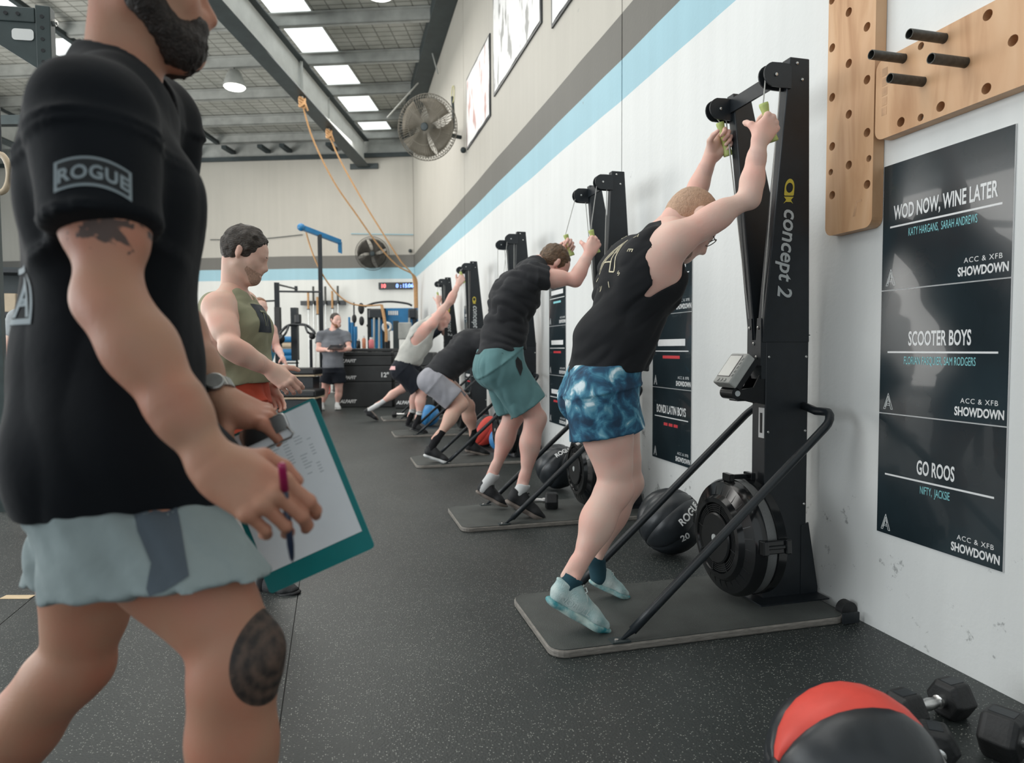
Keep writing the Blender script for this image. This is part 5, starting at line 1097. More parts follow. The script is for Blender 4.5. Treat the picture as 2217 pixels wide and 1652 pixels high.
def decal(name, P2, F2, o, right, up, target, m, parent, off=0.0015, maxd=0.4, dirn=None):
    """lays flat artwork onto a garment: every vertex is dropped onto the cloth along the artwork's normal"""
    right, up = nrm(right), nrm(up); n = np.cross(right, up) if dirn is None else nrm(dirn)
    me = target.data; co = np.empty(len(me.vertices)*3, f32); me.vertices.foreach_get('co', co); co = co.reshape(-1, 3).astype(float)+WL[target]
    bvh = BVHTree.FromPolygons(co.tolist(), [list(p.vertices) for p in me.polygons])
    # subdivide long edges so the artwork follows the cloth
    import bmesh
    bm = bmesh.new(); vs = [bm.verts.new((p[0], p[1], 0)) for p in P2]
    for f in F2:
        try: bm.faces.new([vs[i] for i in f])
        except ValueError: pass
    bmesh.ops.triangulate(bm, faces=bm.faces[:])
    for _ in range(3):
        es = [e for e in bm.edges if e.calc_length() > 0.012]
        if not es: break
        bmesh.ops.subdivide_edges(bm, edges=es, cuts=1); bmesh.ops.triangulate(bm, faces=[f for f in bm.faces if len(f.verts) > 4])
    bm.verts.ensure_lookup_table(); bm.verts.index_update(); Q = []; ok = []
    for v in bm.verts:
        p = np.asarray(o)+right*v.co.x+up*v.co.y; h = bvh.ray_cast(Vector(p+n*0.12), Vector(-n), maxd)
        if h[0] is None: Q.append(p); ok.append(False)
        else: Q.append(np.array(h[0])+np.array(h[1])*off*(1 if np.dot(np.array(h[1]), n) > 0 else -1)); ok.append(True)
    F = [[v.index for v in f.verts] for f in bm.faces if all(ok[v.index] for v in f.verts)]; bm.free()
    return mesh_obj(name, Q, F, m, parent, smooth=True) if F else None
# ================================================================== people
def skin_material(name, col, red=0.12, rough=0.52):
    m = mat(name, col, rough, col2=(min(1, col[0]*1.10), col[1]*(1-red), col[2]*(1-red*1.1)), vscale=9, thr=(0.35, 0.72), bump=0.06, bscale=160, sub=0.12, spec=0.4); return m
SK_pale = skin_material('pale_skin', (0.70, 0.49, 0.41)); SK_fair = skin_material('fair_skin', (0.65, 0.44, 0.35)); SK_tan = skin_material('tanned_skin', (0.44, 0.255, 0.175), 0.14)
SK_pink = skin_material('pink_skin', (0.69, 0.46, 0.39), 0.16)
def cloth_mat(name, col, rough=0.85, bump=0.25, bscale=14, var=0.12, **k): return mat(name, col, rough, var=var, vscale=7, bump=bump, bscale=bscale, sheen=0.04, spec=0.2, **k)
H_brown = mat('dark_brown_hair', (0.028, 0.019, 0.013), 0.5, var=0.4, vscale=60, bump=0.8, bscale=90, stretch=(1, 1, 3)); H_mid = mat('brown_hair', (0.105, 0.062, 0.032), 0.5, var=0.4, vscale=60, bump=0.8, bscale=90)
H_blond = mat('sandy_cropped_hair', (0.47, 0.30, 0.20), 0.6, var=0.15, vscale=90, bump=0.5, bscale=200); H_ginger = mat('ginger_hair', (0.22, 0.09, 0.035), 0.55, var=0.3, vscale=60, bump=0.6, bscale=120)
X_, Z_ = V(1, 0, 0), V(0, 0, 1)

class Fig:
    def __init__(s, label, base, group=None):
        s.t = thing('person', label, 'person', (base[0], base[1], base[2] if len(base) > 2 else 0.0), group); s.P = {}; s.hm = []; s.sub = []
    def add(s, key, prims): s.P.setdefault(key, []).extend(prims); return s
    def body(s, h, skin, hh=0.003, head_h=None):
        big = [p for k in ('torso', 'gird', 'legs', 'arms') for p in s.P.get(k, [])]; ms = [sdf_mesh(big, h)]
        if 'head' in s.P: ms.append(sdf_mesh(s.P['neck']+s.P['head'], head_h or h*0.6, sub=s.sub))
        for k in ('handL', 'handR'):
            if k in s.P:
                hp = [p for p in s.P[k] if p.tag not in ('fo', 'wr')]; w_ = [p for p in s.P[k] if p.tag == 'wr'][0]
                e = w_.b+(w_.a-w_.b)*1.05
                lo = np.min([np.minimum(p.a, p.b)-p.rad()-0.01 for p in hp]+[e-0.03], axis=0); hi = np.max([np.maximum(p.a, p.b)+p.rad()+0.01 for p in hp]+[e+0.03], axis=0)
                ms.append(sdf_mesh(s.P[k], hh, lohi=(lo, hi)))
        v, f = merge(*ms); s.b = fast_obj('body', v, f, skin, s.t); return s.b
    def cloth(s, name, prims, h, m, sub=(), cuts=(), disp=None, parent=None, inter=()):
        v, f = sdf_mesh(prims, h, sub=sub, cuts=cuts, disp=disp, inter=inter, smooth=1); o = fast_obj(name, v, f, m, parent or s.t); return o
    def sk(s, keys, t, k=None, tags=None): return [p.infl(t, k) for q in keys for p in s.P[q] if tags is None or p.tag in tags]
def tube_leg(hip, kn, frac, r0, r1, fwd, k=0.04, flat=1.0, start=0.0, side=0.0):
    hip, kn = np.asarray(hip, float), np.asarray(kn, float); t = nrm(kn-hip); f = nrm(np.asarray(fwd)-t*np.dot(fwd, t)); r = np.cross(f, t)
    return Pr(hip+(kn-hip)*start, hip+(kn-hip)*frac+r*side, r0*flat, r1*flat, r0, r1, r, f, m=0.008, k=k)
def build_shoe(fig, heel, toe, upv, m_up, m_sole, m_lace=None, h=0.004, an=None, sock=None, sock_h=0.05, kn=None, wmul=1.0, stripe=None):
    U, S_, G, (x, y, z), k = shoe(heel, toe, upv, wmul=wmul)
    cut = [(G(0, 0, 0.026), -z)]; open_ = [EL(G(0.052, 0, 0.125), 0.020*k, 0.028*k, 0.036*k, y, x, k=0.004)]
    v, f = sdf_mesh(U, h, sub=open_, cuts=cut); o = fast_obj('shoe', v, f, m_up, fig.t)
    v, f = sdf_mesh(S_, h, cuts=[(G(0, 0, 0.030), z), (G(0, 0, 0.0), -z)]); fast_obj('sole', v, f, m_sole, o)
    if m_lace is not None:
        mb = MB()
        for j in range(5):
            a = 0.105+0.018*j; zt = 0.1035-0.0125*j*1.05
            mb.tube([G(a, -0.024, zt-0.018), G(a+0.004, -0.012, zt-0.002), G(a+0.006, 0, zt+0.002), G(a+0.004, 0.012, zt-0.002), G(a, 0.024, zt-0.018)], 0.0028*k, 6)
        for q in (-1, 1): mb.tube([G(0.105, 0, 0.107), G(0.112, q*0.015, 0.120), G(0.118, q*0.028, 0.112), G(0.116, q*0.020, 0.098), G(0.107, 0, 0.105)], 0.0024*k, 6); mb.tube([G(0.105, 0, 0.107), G(0.125, q*0.018, 0.100), G(0.138, q*0.03, 0.080)], 0.0024*k, 6)
        mb.build('laces', m_lace, o, smooth=True)
    if sock is not None and an is not None:
        d = nrm(np.asarray(kn)-np.asarray(an)); sp = [Pr(G(0.048, 0, 0.06), np.asarray(an, float), 0.036, 0.037, k=0.02), Pr(np.asarray(an, float), np.asarray(an)+d*sock_h, 0.0365, 0.0385, k=0.02)]
        v, f = sdf_mesh(sp, h, cuts=[(np.asarray(an)+d*sock_h*0.98, d)]); sk = fast_obj('sock', v, f, sock, fig.t)
        if stripe is not None:
            for q in (0.55, 0.85): c = np.asarray(an)+d*sock_h*q; MB().lathe([(0.0400, -0.010), (0.0405, 0), (0.0405, 0.012), (0.040, 0.02)], c, d, 20).build('sock_stripe', stripe, sk, smooth=True)
    return o

# ------------------------------------------------------------------ the man on the first ski machine
def skier_one():
    yc = 2.49; Y = atY; J = {}
    fg = Fig('man in black tank top and blue tie-dye shorts pulling green ski grips', (1.05, yc, 0.03), 'people on the ski machines')
    rr = V(0, -1, 0)
    pel, wai, che, nek = Y(1304, 842, yc), Y(1322, 738, yc), Y(1385, 605, yc), Y(1448, 500, yc)
    T, ax = torso(pel, wai, che, nek, rr, rr, s=1.03, wid=1.0, dep=1.02)
    shR, elR, wrR = Y(1462, 522, 2.315), Y(1622, 428, 2.262), Y(1645, 302, 2.262)
    shL, elL, wrL = Y(1472, 478, 2.665), Y(1503, 425, 2.735), Y(1538, 340, 2.705)
    hipR, knR, anR = Y(1298, 852, 2.395), Y(1337, 1058, 2.385), Y(1240, 1250, 2.355)
    hipL, knL, anL = Y(1308, 845, 2.585), Y(1362, 1045, 2.600), Y(1290, 1205, 2.630)
    fg.add('torso', T); fg.add('gird', girdle(nek, che, shR, 1.05)+girdle(nek, che, shL, 1.05))
    fg.add('gird', [Pr(shR, che+V(0, -0.13, 0)-ax['fs']*0.03, 0.056, 0.070, k=0.06), Pr(shL, che+V(0, 0.13, 0)-ax['fs']*0.03, 0.056, 0.070, k=0.06)])
    fg.add('arms', arm(shR, elR, wrR, 0.93)+arm(shL, elL, wrL, 0.90))
    fg.add('legs', leg(hipR, knR, anR, X_, 1.0, 1.05)+leg(hipL, knL, anL, X_, 1.0, 1.05))
    HS = 1.12; hc = Y(1493, 482, yc-0.02); A, sb, L, (hr, hf, hu) = head(hc, V(0.66, 0, -0.75), V(0.75, 0, 0.66), HS)
    fg.add('head', A); fg.sub = sb; fg.add('neck', [Pr(nek-nrm(nek-che)*0.03, L(0, -0.045, -0.035), 0.060, 0.056, k=0.04)])
    d, tt = nrm((0.60, 0, 0.80)), nrm((-0.70, 0, 0.55))
    gr = [(58, 82, 48), (62, 86, 50), (66, 88, 50), (70, 88, 50)]
    fg.add('handR', [p for p in arm(shR, elR, wrR, 0.93) if p.tag in ('fo', 'wr')]+hand(wrR, d, tt, 1, curl=gr, thumb=(0.35, 0.30, -0.85))); fg.add('handL', [p for p in arm(shL, elL, wrL, 0.90) if p.tag in ('fo', 'wr')]+hand(wrL, d, tt, -1, curl=gr, thumb=(0.35, 0.30, -0.85)))
    fg.body(0.0055, SK_pale, 0.0024, 0.0036)
    # grips in the hands
    for wr, s, y in ((wrR, 1, -0.19), (wrL, -1, 0.19)):
        t_ = nrm(tt-d*np.dot(tt, d)); n = nrm(np.cross(d, t_))*s; c = wr+d*0.088-n*0.024; rod = nrm((-0.30, 0, 0.95)); handle(SKI[0], c+rod*0.078, c-rod*0.070, V(1.602, yc+y, 2.10))
    # hair, glasses
    hp = [EL(L(0, -0.015, 0.036), 0.0755*HS, 0.0955*HS, 0.0855*HS, hr, hf, k=0.02), EL(L(0, -0.050, -0.008), 0.056*HS, 0.050*HS, 0.055*HS, hr, hf, k=0.03)]
    fg.cloth('hair', hp, 0.004, H_blond, cuts=[(L(0, 0.045, 0.05), nrm(hf*1.0+hu*-0.45)), (L(0, -0.05, -0.050), nrm(-hu*1.0+hf*0.55))], disp=folds(0.002, [(hr, 60), (hf, 60), (hu, 60)]))
    MG = mat('glasses_frame', (0.05, 0.04, 0.035), 0.3); mb = MB()
    for q in (-1, 1):
        mb.tube([L(q*0.032+0.024*math.cos(a)*1.05, 0.100, 0.002+0.018*math.sin(a)) for a in np.linspace(0, 2*math.pi, 20)[:-1]], 0.0018, 6, closed=True)
        mb.tube([L(q*0.056, 0.098, 0.006), L(q*0.076, 0.04, 0.008), L(q*0.080, -0.012, 0.010)], 0.0020, 6)
    mb.tube([L(-0.010, 0.101, 0.006), L(0, 0.104, 0.008), L(0.010, 0.101, 0.006)], 0.0018, 6); mb.build('glasses', MG, fg.t, smooth=True)
    bd = [EL(L(0, 0.066, -0.092), 0.044, 0.034, 0.034, hr, hf, k=0.02)]+[Pr(L(q*0.052, 0.0, -0.055), L(q*0.030, 0.055, -0.090), 0.020, 0.020, k=0.03) for q in (-1, 1)]
    fg.cloth('beard', bd, 0.004, mat('greying_stubble', (0.30, 0.20, 0.15), 0.7, var=0.3, vscale=120, bump=0.5, bscale=220), cuts=[(L(0, 0.08, -0.078), nrm(hu+hf*0.25))])
    # tank top
    M = cloth_mat('black_jersey', (0.012, 0.013, 0.015), bump=0.2)
    sp = fg.sk(['torso'], 0.012)+[p.infl(0.010) for p in girdle(nek, che, shR, 1.0)[:1]+girdle(nek, che, shL, 1.0)[:1]]
    fr = ax['fm']; sp += [Pr(p.a+(p.b-p.a)*0.62, p.b, 0.070, 0.082, k=0.05) for p in fg.P['gird'][-2:]]
    sp += [Pr(pel+V(0.025, 0, 0.0), wai+V(0.045, 0, 0.0), 0.150, 0.150, 0.112, 0.120, rr, X_, k=0.06), Pr(wai+fr*0.03, che+fr*0.035-Z_*0.03, 0.150, 0.165, 0.105, 0.11, rr, fr, k=0.06), Pr(pel+V(-0.01, 0, 0.02), wai+V(-0.02, 0, 0), 0.158, 0.15, 0.105, 0.105, rr, X_, k=0.05)]
    hem = Y(1305, 806, yc)
    fa_ = nrm((0.85, 0, -0.5))
    armh = [Pr(Y(1500, 492, 2.30), Y(1444, 574, 2.30), 0.070, 0.058, 0.078, 0.080, V(0, 1, 0), fa_, k=0.006), Pr(Y(1444, 574, 2.30), Y(1402, 634, 2.33), 0.058, 0.045, 0.080, 0.014, V(0, 1, 0), fa_, m=0.02, k=0.006),
            Pr(Y(1500, 480, 2.70), Y(1425, 590, 2.68), 0.075, 0.062, 0.062, 0.050, V(0, 1, 0), X_, k=0.006), Pr(nek+nrm(nek-che)*0.06, nek+nrm(nek-che)*0.02, 0.082, 0.078, k=0.006)]
    dsp1 = folds(0.013, [(nrm((0.75, 0, 0.62)), 5), (V(0, 1, 0), 8), (nrm((-0.62, 0, 0.75)), 24)], 2.0)
    sh = fg.cloth('tank_top', sp, 0.005, M, sub=armh, cuts=[(hem, nrm((0.02, 0, -1)))], disp=dsp1)
    # print on the back
    bn = -ax['fs']; bo = che+ax['up3']*0.0-ax['fs']*0.10; bup = ax['up3']; brt = nrm(np.cross(bup, bn))
    CRM = mat('cream_print', (0.55, 0.50, 0.36), 0.7, var=0.05)
    P2, F2 = [], []
    def seg2(a, b, wd):
        a, b = np.array(a), np.array(b); dd = (b-a)/np.linalg.norm(b-a); nn_ = np.array([-dd[1], dd[0]])*wd/2; o = len(P2); P2.extend([a-nn_, b-nn_, b+nn_, a+nn_]); F2.append([o, o+1, o+2, o+3])
    for a, b in (((-.07, -.06), (0, .10)), ((0, .10), (.07, -.06)), ((-.07, -.06), (-.04, -.06)), ((.07, -.06), (.04, -.06)), ((-.04, -.06), (-.005, .03)), ((.04, -.06), (.0, .05)), ((-.028, -.02), (.03, -.02)), ((-.05, -.045), (0, .075)), ((0, .075), (.022, .02))): seg2(a, b, 0.006)
    decal('emblem', P2, F2, bo, brt, bup, sh, CRM, sh)
    for chs, a0, a1, flip in (('AOLUTE', 150, 5, False), ('IIVIS', 215, 325, True)):
        for ch, a in zip(chs, np.linspace(a0, a1, len(chs))):
            a = math.radians(a); Pc, Fc = text2d(ch, 0.032, bold=0.01); rt2 = np.array([math.sin(a), -math.cos(a)])*(-1 if flip else 1); up2 = np.array([math.cos(a), math.sin(a)])*(-1 if flip else 1)
            Q2 = [np.array([math.cos(a)*0.135, math.sin(a)*0.135+0.01])+rt2*p[0]+up2*(p[1]-0.01) for p in Pc]; decal('lettering', Q2, Fc, bo, brt, bup, sh, CRM, sh)
    # shorts
    m = bpy.data.materials.new('blue_tie_dye'); m.use_nodes = True; b = m.node_tree.nodes['Principled BSDF']; b.inputs['Roughness'].default_value = 0.8
    tc = N(m, 'ShaderNodeTexCoord'); n1 = N(m, 'ShaderNodeTexNoise'); n1.inputs['Scale'].default_value = 15; n1.inputs['Detail'].default_value = 8; n1.inputs['Distortion'].default_value = 0.6; Lk(m, tc.outputs['Object'], n1.inputs['Vector'])
    r = N(m, 'ShaderNodeValToRGB'); Lk(m, n1.outputs['Fac'], r.inputs[0]); e = r.color_ramp.elements; e[0].position = 0.36; e[0].color = (0.008, 0.035, 0.075, 1); e[1].position = 0.66; e[1].color = (0.62, 0.72, 0.76, 1)
    for p_, c_ in ((0.47, (0.015, 0.085, 0.16, 1)), (0.54, (0.05, 0.20, 0.30, 1)), (0.60, (0.14, 0.33, 0.42, 1))): q = e.new(p_); q.color = c_
    Lk(m, r.outputs[0], b.inputs['Base Color'])
    n2 = N(m, 'ShaderNodeTexNoise'); n2.inputs['Scale'].default_value = 16; Lk(m, tc.outputs['Object'], n2.inputs['Vector']); bp = N(m, 'ShaderNodeBump'); bp.inputs['Strength'].default_value = 0.25; bp.inputs['Distance'].default_value = 0.01; Lk(m, n2.outputs['Fac'], bp.inputs['Height']); Lk(m, bp.outputs[0], b.inputs['Normal'])
    sp = fg.sk(['torso'], 0.010, tags=('pel', 'wai'))
    sp += [tube_leg(hipR+V(0.005, 0, 0), Y(1318, 955, 2.385), 0.86, 0.128, 0.148, X_, 0.04, 0.80), tube_leg(hipL+V(0.005, 0, 0), Y(1328, 950, 2.60), 0.86, 0.128, 0.142, X_, 0.04, 0.80)]
    sp += [Pr(q+V(0, 0, 0.01), q+V(0.01, 0, -0.06), 0.116, 0.114, k=0.04) for q in (hipR, hipL)]
    fg.cloth('shorts', sp, 0.005, m, cuts=[(hem+V(0, 0, 0.03), (0, 0, 1))], disp=folds(0.007, [(Z_, 6), (V(0, 1, 0), 22), (X_, 18)], 4.0))
    # shoes
    MU = mat('pale_teal_tie_dye_knit', (0.26, 0.42, 0.43), 0.75, col2=(0.58, 0.66, 0.64), vscale=14, bump=0.35, bscale=260); MS = mat('teal_marbled_sole', (0.03, 0.24, 0.28), 0.6, col2=(0.48, 0.60, 0.56), vscale=18, thr=(0.4, 0.62)); ML = mat('pale_lace', (0.55, 0.62, 0.60), 0.7); SO = cloth_mat('navy_sock', (0.02, 0.06, 0.08))
    hR, tR = Y(1176, 1303, 2.35), Y(1318, 1378, 2.33); hL, tL = Y(1272, 1262, 2.635), Y(1362, 1300, 2.62)
    oR = build_shoe(fg, hR, tR, Z_, MU, MS, ML, 0.0035, anR, SO, 0.004, knR); oL = build_shoe(fg, hL, tL, Z_, MU, MS, ML, 0.0035, anL, SO, 0.004, knL)
    print('s1 heights', [round(float(q[2]), 3) for q in (hR, tR, hL, tL, anR, anL)], 'shoe', np.linalg.norm(hR-tR), np.linalg.norm(hL-tL), 'thigh', np.linalg.norm(hipR-knR), np.linalg.norm(knR-anR), 'arm', np.linalg.norm(shR-elR), np.linalg.norm(elR-wrR), np.linalg.norm(shL-elL), np.linalg.norm(elL-wrL), 'torso', np.linalg.norm(pel-nek))
    U, S_, G, _, k = shoe(hR, tR, Z_)
    P2, F2 = text2d('NOBULL', 0.034*k, bold=0.015, shear=0.1); x = nrm(tR-hR); z = nrm(Z_-x*x[2]); decal('lettering', P2, F2, G(0.098, -0.07, 0.037), x, z, oR, mat('pale_lettering', (0.50, 0.60, 0.59), 0.6), oR, 0.0012)
    return fg
import time as _t; _t0 = _t.time(); S1 = skier_one(); print('skier1', _t.time()-_t0)
def gen_skin(fig, J, r_p, r_s, fwd, h, skin, sc=1.0, wid=1.0, dep=1.0, arm_s=0.95, leg_s=1.0, head_s=1.0, hh=0.004, hands=('R', 'L'), belly=0.0, glute=1.0, jaw=1.0, calf=1.0, head_h=None):
    """fills a Fig from a dictionary of joints"""
    T, ax = torso(J['pel'], J['wai'], J['che'], J['nek'], r_p, r_s, sc, wid, dep, glute, belly); fig.ax = ax
    fig.add('torso', T); fig.add('gird', girdle(J['nek'], J['che'], J['shR'], sc)+girdle(J['nek'], J['che'], J['shL'], sc))
    for q, s in (('R', 1), ('L', -1)):
        c = np.asarray(J['che'])+nrm(r_s)*0.12*s*sc*wid-ax['fs']*0.02
        fig.add('gird', [Pr(J['sh'+q], c, 0.054*sc, 0.066*sc, k=0.06)])
        fig.add('arms', arm(J['sh'+q], J['el'+q], J['wr'+q], arm_s)); fw = J.get('fw'+q, fwd); fig.add('legs', leg(J['hip'+q], J['kn'+q], J['an'+q], fw, leg_s, calf))
        if q in hands:
            e, w = np.asarray(J['el'+q]), np.asarray(J['wr'+q])
            fig.add('hand'+q, [p for p in arm(J['sh'+q], e, w, arm_s) if p.tag in ('fo', 'wr')]+hand(w, J['hd'+q], J['ht'+q], s, curl=J.get('hc'+q), pose=J.get('hp'+q, 'relaxed'), thumb=J.get('hth'+q), s=J.get('hs', 1.0)*min(1.08, arm_s+0.05)))
    A, sb, L, fr = head(J['hc'], J['hF'], J['hU'], head_s, jaw=jaw); fig.add('head', A); fig.sub = sb; fig.L = L; fig.hfr = fr
    fig.add('neck', [Pr(np.asarray(J['nek'])-nrm(np.asarray(J['nek'])-J['che'])*0.03, L(*J.get('nkt', (0, -0.035, -0.045))), 0.060*sc, 0.056*sc, k=0.04)])
    fig.body(h, skin, hh, head_h)
def hair_cap(fig, m, h, thick=0.010, front=0.05, nape=-0.035, s=1.0, amp=0.004, tilt=0.45):
    L = fig.L; hr, hf, hu = fig.hfr
    fig.cloth('hair', [EL(L(0, -0.016, 0.040), (0.074+thick*0.8)*s, (0.094+thick*0.8)*s, (0.083+thick*1.2)*s, hr, hf, k=0.02), EL(L(0, -0.055, 0.0), 0.060*s, 0.050*s, 0.055*s, hr, hf, k=0.03)], h, m,
              cuts=[(L(0, front, 0.05), nrm(hf-hu*tilt)), (L(0, -0.05, nape), nrm(-hu+hf*0.45))], disp=folds(amp, [(hr, 45), (hf, 30), (hu, 30)], 1.0))
def tee(fig, J, h, m, hem, hemn, sleeve=0.42, infl=0.014, extra=(), amp=0.008, fold_axes=None, sub=(), arm_r=0.066, arm_r2=0.074, seed=1.0, neck=0.075):
    sp = fig.sk(['torso'], infl)+[p.infl(infl*1.15) for p in fig.P['gird']]
    for q in ('R', 'L'):
        a, b = np.asarray(J['sh'+q], float), np.asarray(J['el'+q], float); u, v, d = frame_from(b-a)
        sp += [Pr(a+d*0.035, a+(b-a)*sleeve, arm_r, arm_r2, arm_r, arm_r2, u, v, m=0.006, k=0.03), Pr(a-d*0.005, a+d*0.06, arm_r*1.02, arm_r, k=0.04)]
    nk = np.asarray(J['nek'], float); up = nrm(nk-J['che']); sub = list(sub)+[Pr(nk+up*0.085, nk+up*0.035+fig.ax['fs']*0.02, neck*1.05, neck, k=0.006)]
    fa = fold_axes or [(Z_, 12), (fig.ax['rs'] if 'rs' in fig.ax else V(0, 1, 0), 6), (fig.ax['fm'], 6)]
    return fig.cloth('shirt', sp+list(extra), h, m, sub=sub, cuts=[(hem, hemn)], disp=folds(amp, fa, seed))
def tank(fig, J, h, m, hem, hemn, infl=0.013, extra=(), amp=0.008, fold_axes=None, seed=1.0, hole=0.062, drop=0.0):
    sp = fig.sk(['torso'], infl)+[p.infl(infl*0.8) for q in ('R', 'L') for p in girdle(J['nek'], J['che'], J['sh'+q], 0.95)[:1]]
    nk = np.asarray(J['nek'], float); che = np.asarray(J['che'], float); up = nrm(nk-che); rs = nrm(np.asarray(J['shR'])-np.asarray(J['shL'])); sub = [Pr(nk+up*0.08, nk+up*0.02+fig.ax['fs']*0.03, 0.085, 0.078, k=0.006)]
    for q, s in (('R', 1), ('L', -1)):
        a = np.asarray(J['sh'+q], float); b = che+rs*s*0.155-up*(0.02+drop); f_ = fig.ax['fs']
        sub.append(Pr(a+rs*s*0.02, b+rs*s*0.015, 0.055, 0.050, hole, hole*0.8, rs, f_, k=0.006))
    fa = fold_axes or [(Z_, 12), (V(0, 1, 0), 6), (fig.ax['fm'], 6)]
    return fig.cloth('tank_top', sp+list(extra), h, m, sub=sub, cuts=[(hem, hemn)], disp=folds(amp, fa, seed))
def shorts(fig, J, h, m, fr=(0.6, 0.6), r0=0.122, r1=0.138, fwd=X_, flat=0.85, infl=0.012, top=None, topn=None, amp=0.006, extra=(), seed=3.0, legs_s=1.0):
    sp = fig.sk(['torso'], infl, tags=('pel', 'wai'))
    for q, f_ in (('R', fr[0]), ('L', fr[1])):
        hp, kn = np.asarray(J['hip'+q], float), np.asarray(J['kn'+q], float); fw = J.get('fw'+q, fwd)
        sp.append(tube_leg(hp, kn, f_, r0*legs_s, r1*legs_s, fw, 0.04, flat)); sp.append(Pr(hp, hp+(kn-hp)*0.12, 0.114*legs_s, 0.112*legs_s, k=0.04))
    tp = np.asarray(J['pel'], float)+fig.ax['up1']*0.10 if top is None else top
    return fig.cloth('shorts', sp+list(extra), h, m, cuts=[(tp, fig.ax['up1'] if topn is None else topn)], disp=folds(amp, [(Z_, 6), (V(0, 1, 0), 16), (X_, 16)], seed))
M_blackshoe = mat('black_shoe', (0.014, 0.015, 0.017), 0.7, var=0.2, vscale=20, bump=0.2, bscale=200); M_greysole = mat('taupe_sole', (0.18, 0.15, 0.13), 0.6, var=0.2, vscale=20); M_blacksock = cloth_mat('black_sock', (0.012, 0.012, 0.014)); M_whitesock = cloth_mat('white_sock', (0.62, 0.63, 0.63))
M_darktee = cloth_mat('charcoal_jersey', (0.028, 0.029, 0.032), bump=0.3); M_teal = cloth_mat('teal_shorts_cloth', (0.115, 0.235, 0.245), 0.75); M_greyshort = cloth_mat('heather_grey_cloth', (0.30, 0.30, 0.33)); M_navy = cloth_mat('black_navy_cloth', (0.014, 0.017, 0.024))
M_paleg = cloth_mat('pale_grey_jersey', (0.46, 0.46, 0.43)); M_greytee = cloth_mat('slate_grey_jersey', (0.155, 0.165, 0.185)); M_olive = cloth_mat('olive_jersey', (0.27, 0.265, 0.175), bump=0.3); M_rust = cloth_mat('rust_red_cloth', (0.36, 0.055, 0.028)); M_sky2 = cloth_mat('sky_blue_jersey', (0.09, 0.36, 0.55))
GRIP = [(60, 84, 50), (64, 88, 50), (68, 88, 50), (72, 88, 50)]
RY = V(0, -1, 0)
def grips(fig_i, J, yc):
    for q, s, y in (('R', 1, -0.19), ('L', -1, 0.19)):
        d = nrm(J['hd'+q]); t_ = nrm(np.asarray(J['ht'+q])-d*np.dot(J['ht'+q], d)); n = nrm(np.cross(d, t_))*s; c = np.asarray(J['wr'+q])+d*0.088-n*0.024; rod = nrm((-0.30, 0, 0.95))
        handle(SKI[fig_i], c+rod*0.078, c-rod*0.070, V(1.602, yc+y, 2.10))
# ------------------------------------------------------------------ second skier
def skier_two():
    yc = 4.19; Y = atY; f = Fig('man in charcoal tee and teal shorts bending towards the second ski machine', (1.0, yc, 0.03), 'people on the ski machines')
    J = dict(pel=Y(1082, 784, yc), wai=Y(1088, 722, yc), che=Y(1113, 645, yc), nek=Y(1160, 578, yc), shR=Y(1152, 600, 4.005), elR=Y(1246, 606, 3.96), wrR=Y(1275, 549, 3.975), shL=Y(1166, 588, 4.38), elL=Y(1207, 598, 4.43), wrL=Y(1217, 558, 4.40),
             hipR=Y(1082, 790, 4.10), knR=Y(1163, 905, 4.075), anR=Y(1133, 1052, 4.05), hipL=Y(1086, 786, 4.28), knL=Y(1117, 896, 4.30), anL=Y(1068, 1028, 4.33), hc=Y(1198, 575, yc), hF=V(0.80, 0.12, -0.58), hU=V(0.58, 0, 0.80),
             hdR=V(0.50, 0, 0.85), htR=V(-0.8, 0, 0.5), hcR=GRIP, hthR=(0.35, 0.30, -0.85), hdL=V(0.45, 0, 0.88), htL=V(-0.8, 0, 0.45), hcL=GRIP, hthL=(0.35, 0.30, -0.85))
    gen_skin(f, J, RY, RY, X_, 0.0075, SK_pink, 1.0, 1.02, 1.05, 0.98, 1.0, 1.0, 0.0035, head_h=0.005)
    grips(1, J, yc); hair_cap(f, H_mid, 0.006, 0.014, 0.055, -0.045, amp=0.008)
    tee(f, J, 0.0065, M_darktee, Y(1085, 762, yc), nrm((0.10, 0, -1)), 0.36, 0.018, amp=0.022, fold_axes=[(nrm((0.4, 0, 0.9)), 20), (V(0, 1, 0), 8), (nrm((0.9, 0, -0.4)), 6)], extra=[Pr(J['pel']+V(0.0, 0, 0.04), J['wai']+V(0.03, 0, 0), 0.165, 0.165, 0.125, 0.135, RY, X_, k=0.05)])
    sh = shorts(f, J, 0.0065, M_teal, (0.78, 0.90), 0.128, 0.132, X_, 0.82, infl=0.022, amp=0.012, top=Y(1085, 752, yc), topn=V(-0.05, 0, 1))
    P2, F2 = [(0, 0), (0.014, 0.035), (0.032, 0.05), (0.042, 0.02), (0.030, -0.03), (0.016, -0.07)], [[0, 1, 2, 3, 4, 5]]
    P2 = [(0.012, -0.060), (0.026, -0.015), (0.020, 0.030), (-0.006, 0.058), (-0.018, 0.035), (-0.014, 0.0)]
    decal('pocket_opening', P2, F2, Y(1122, 793, 4.0), nrm(CR), Z_, sh, M_black2, sh, 0.003, dirn=nrm(CAMP-Y(1122, 793, 4.0)))
    build_shoe(f, Y(1090, 1088, 4.05), Y(1180, 1134, 4.03), Z_, M_blackshoe, M_greysole, M_black2, 0.005, J['anR'], M_whitesock, 0.012, J['knR']); build_shoe(f, Y(1027, 1066, 4.34), Y(1098, 1102, 4.30), Z_, M_blackshoe, M_greysole, M_black2, 0.005, J['anL'], M_whitesock, 0.012, J['knL'])
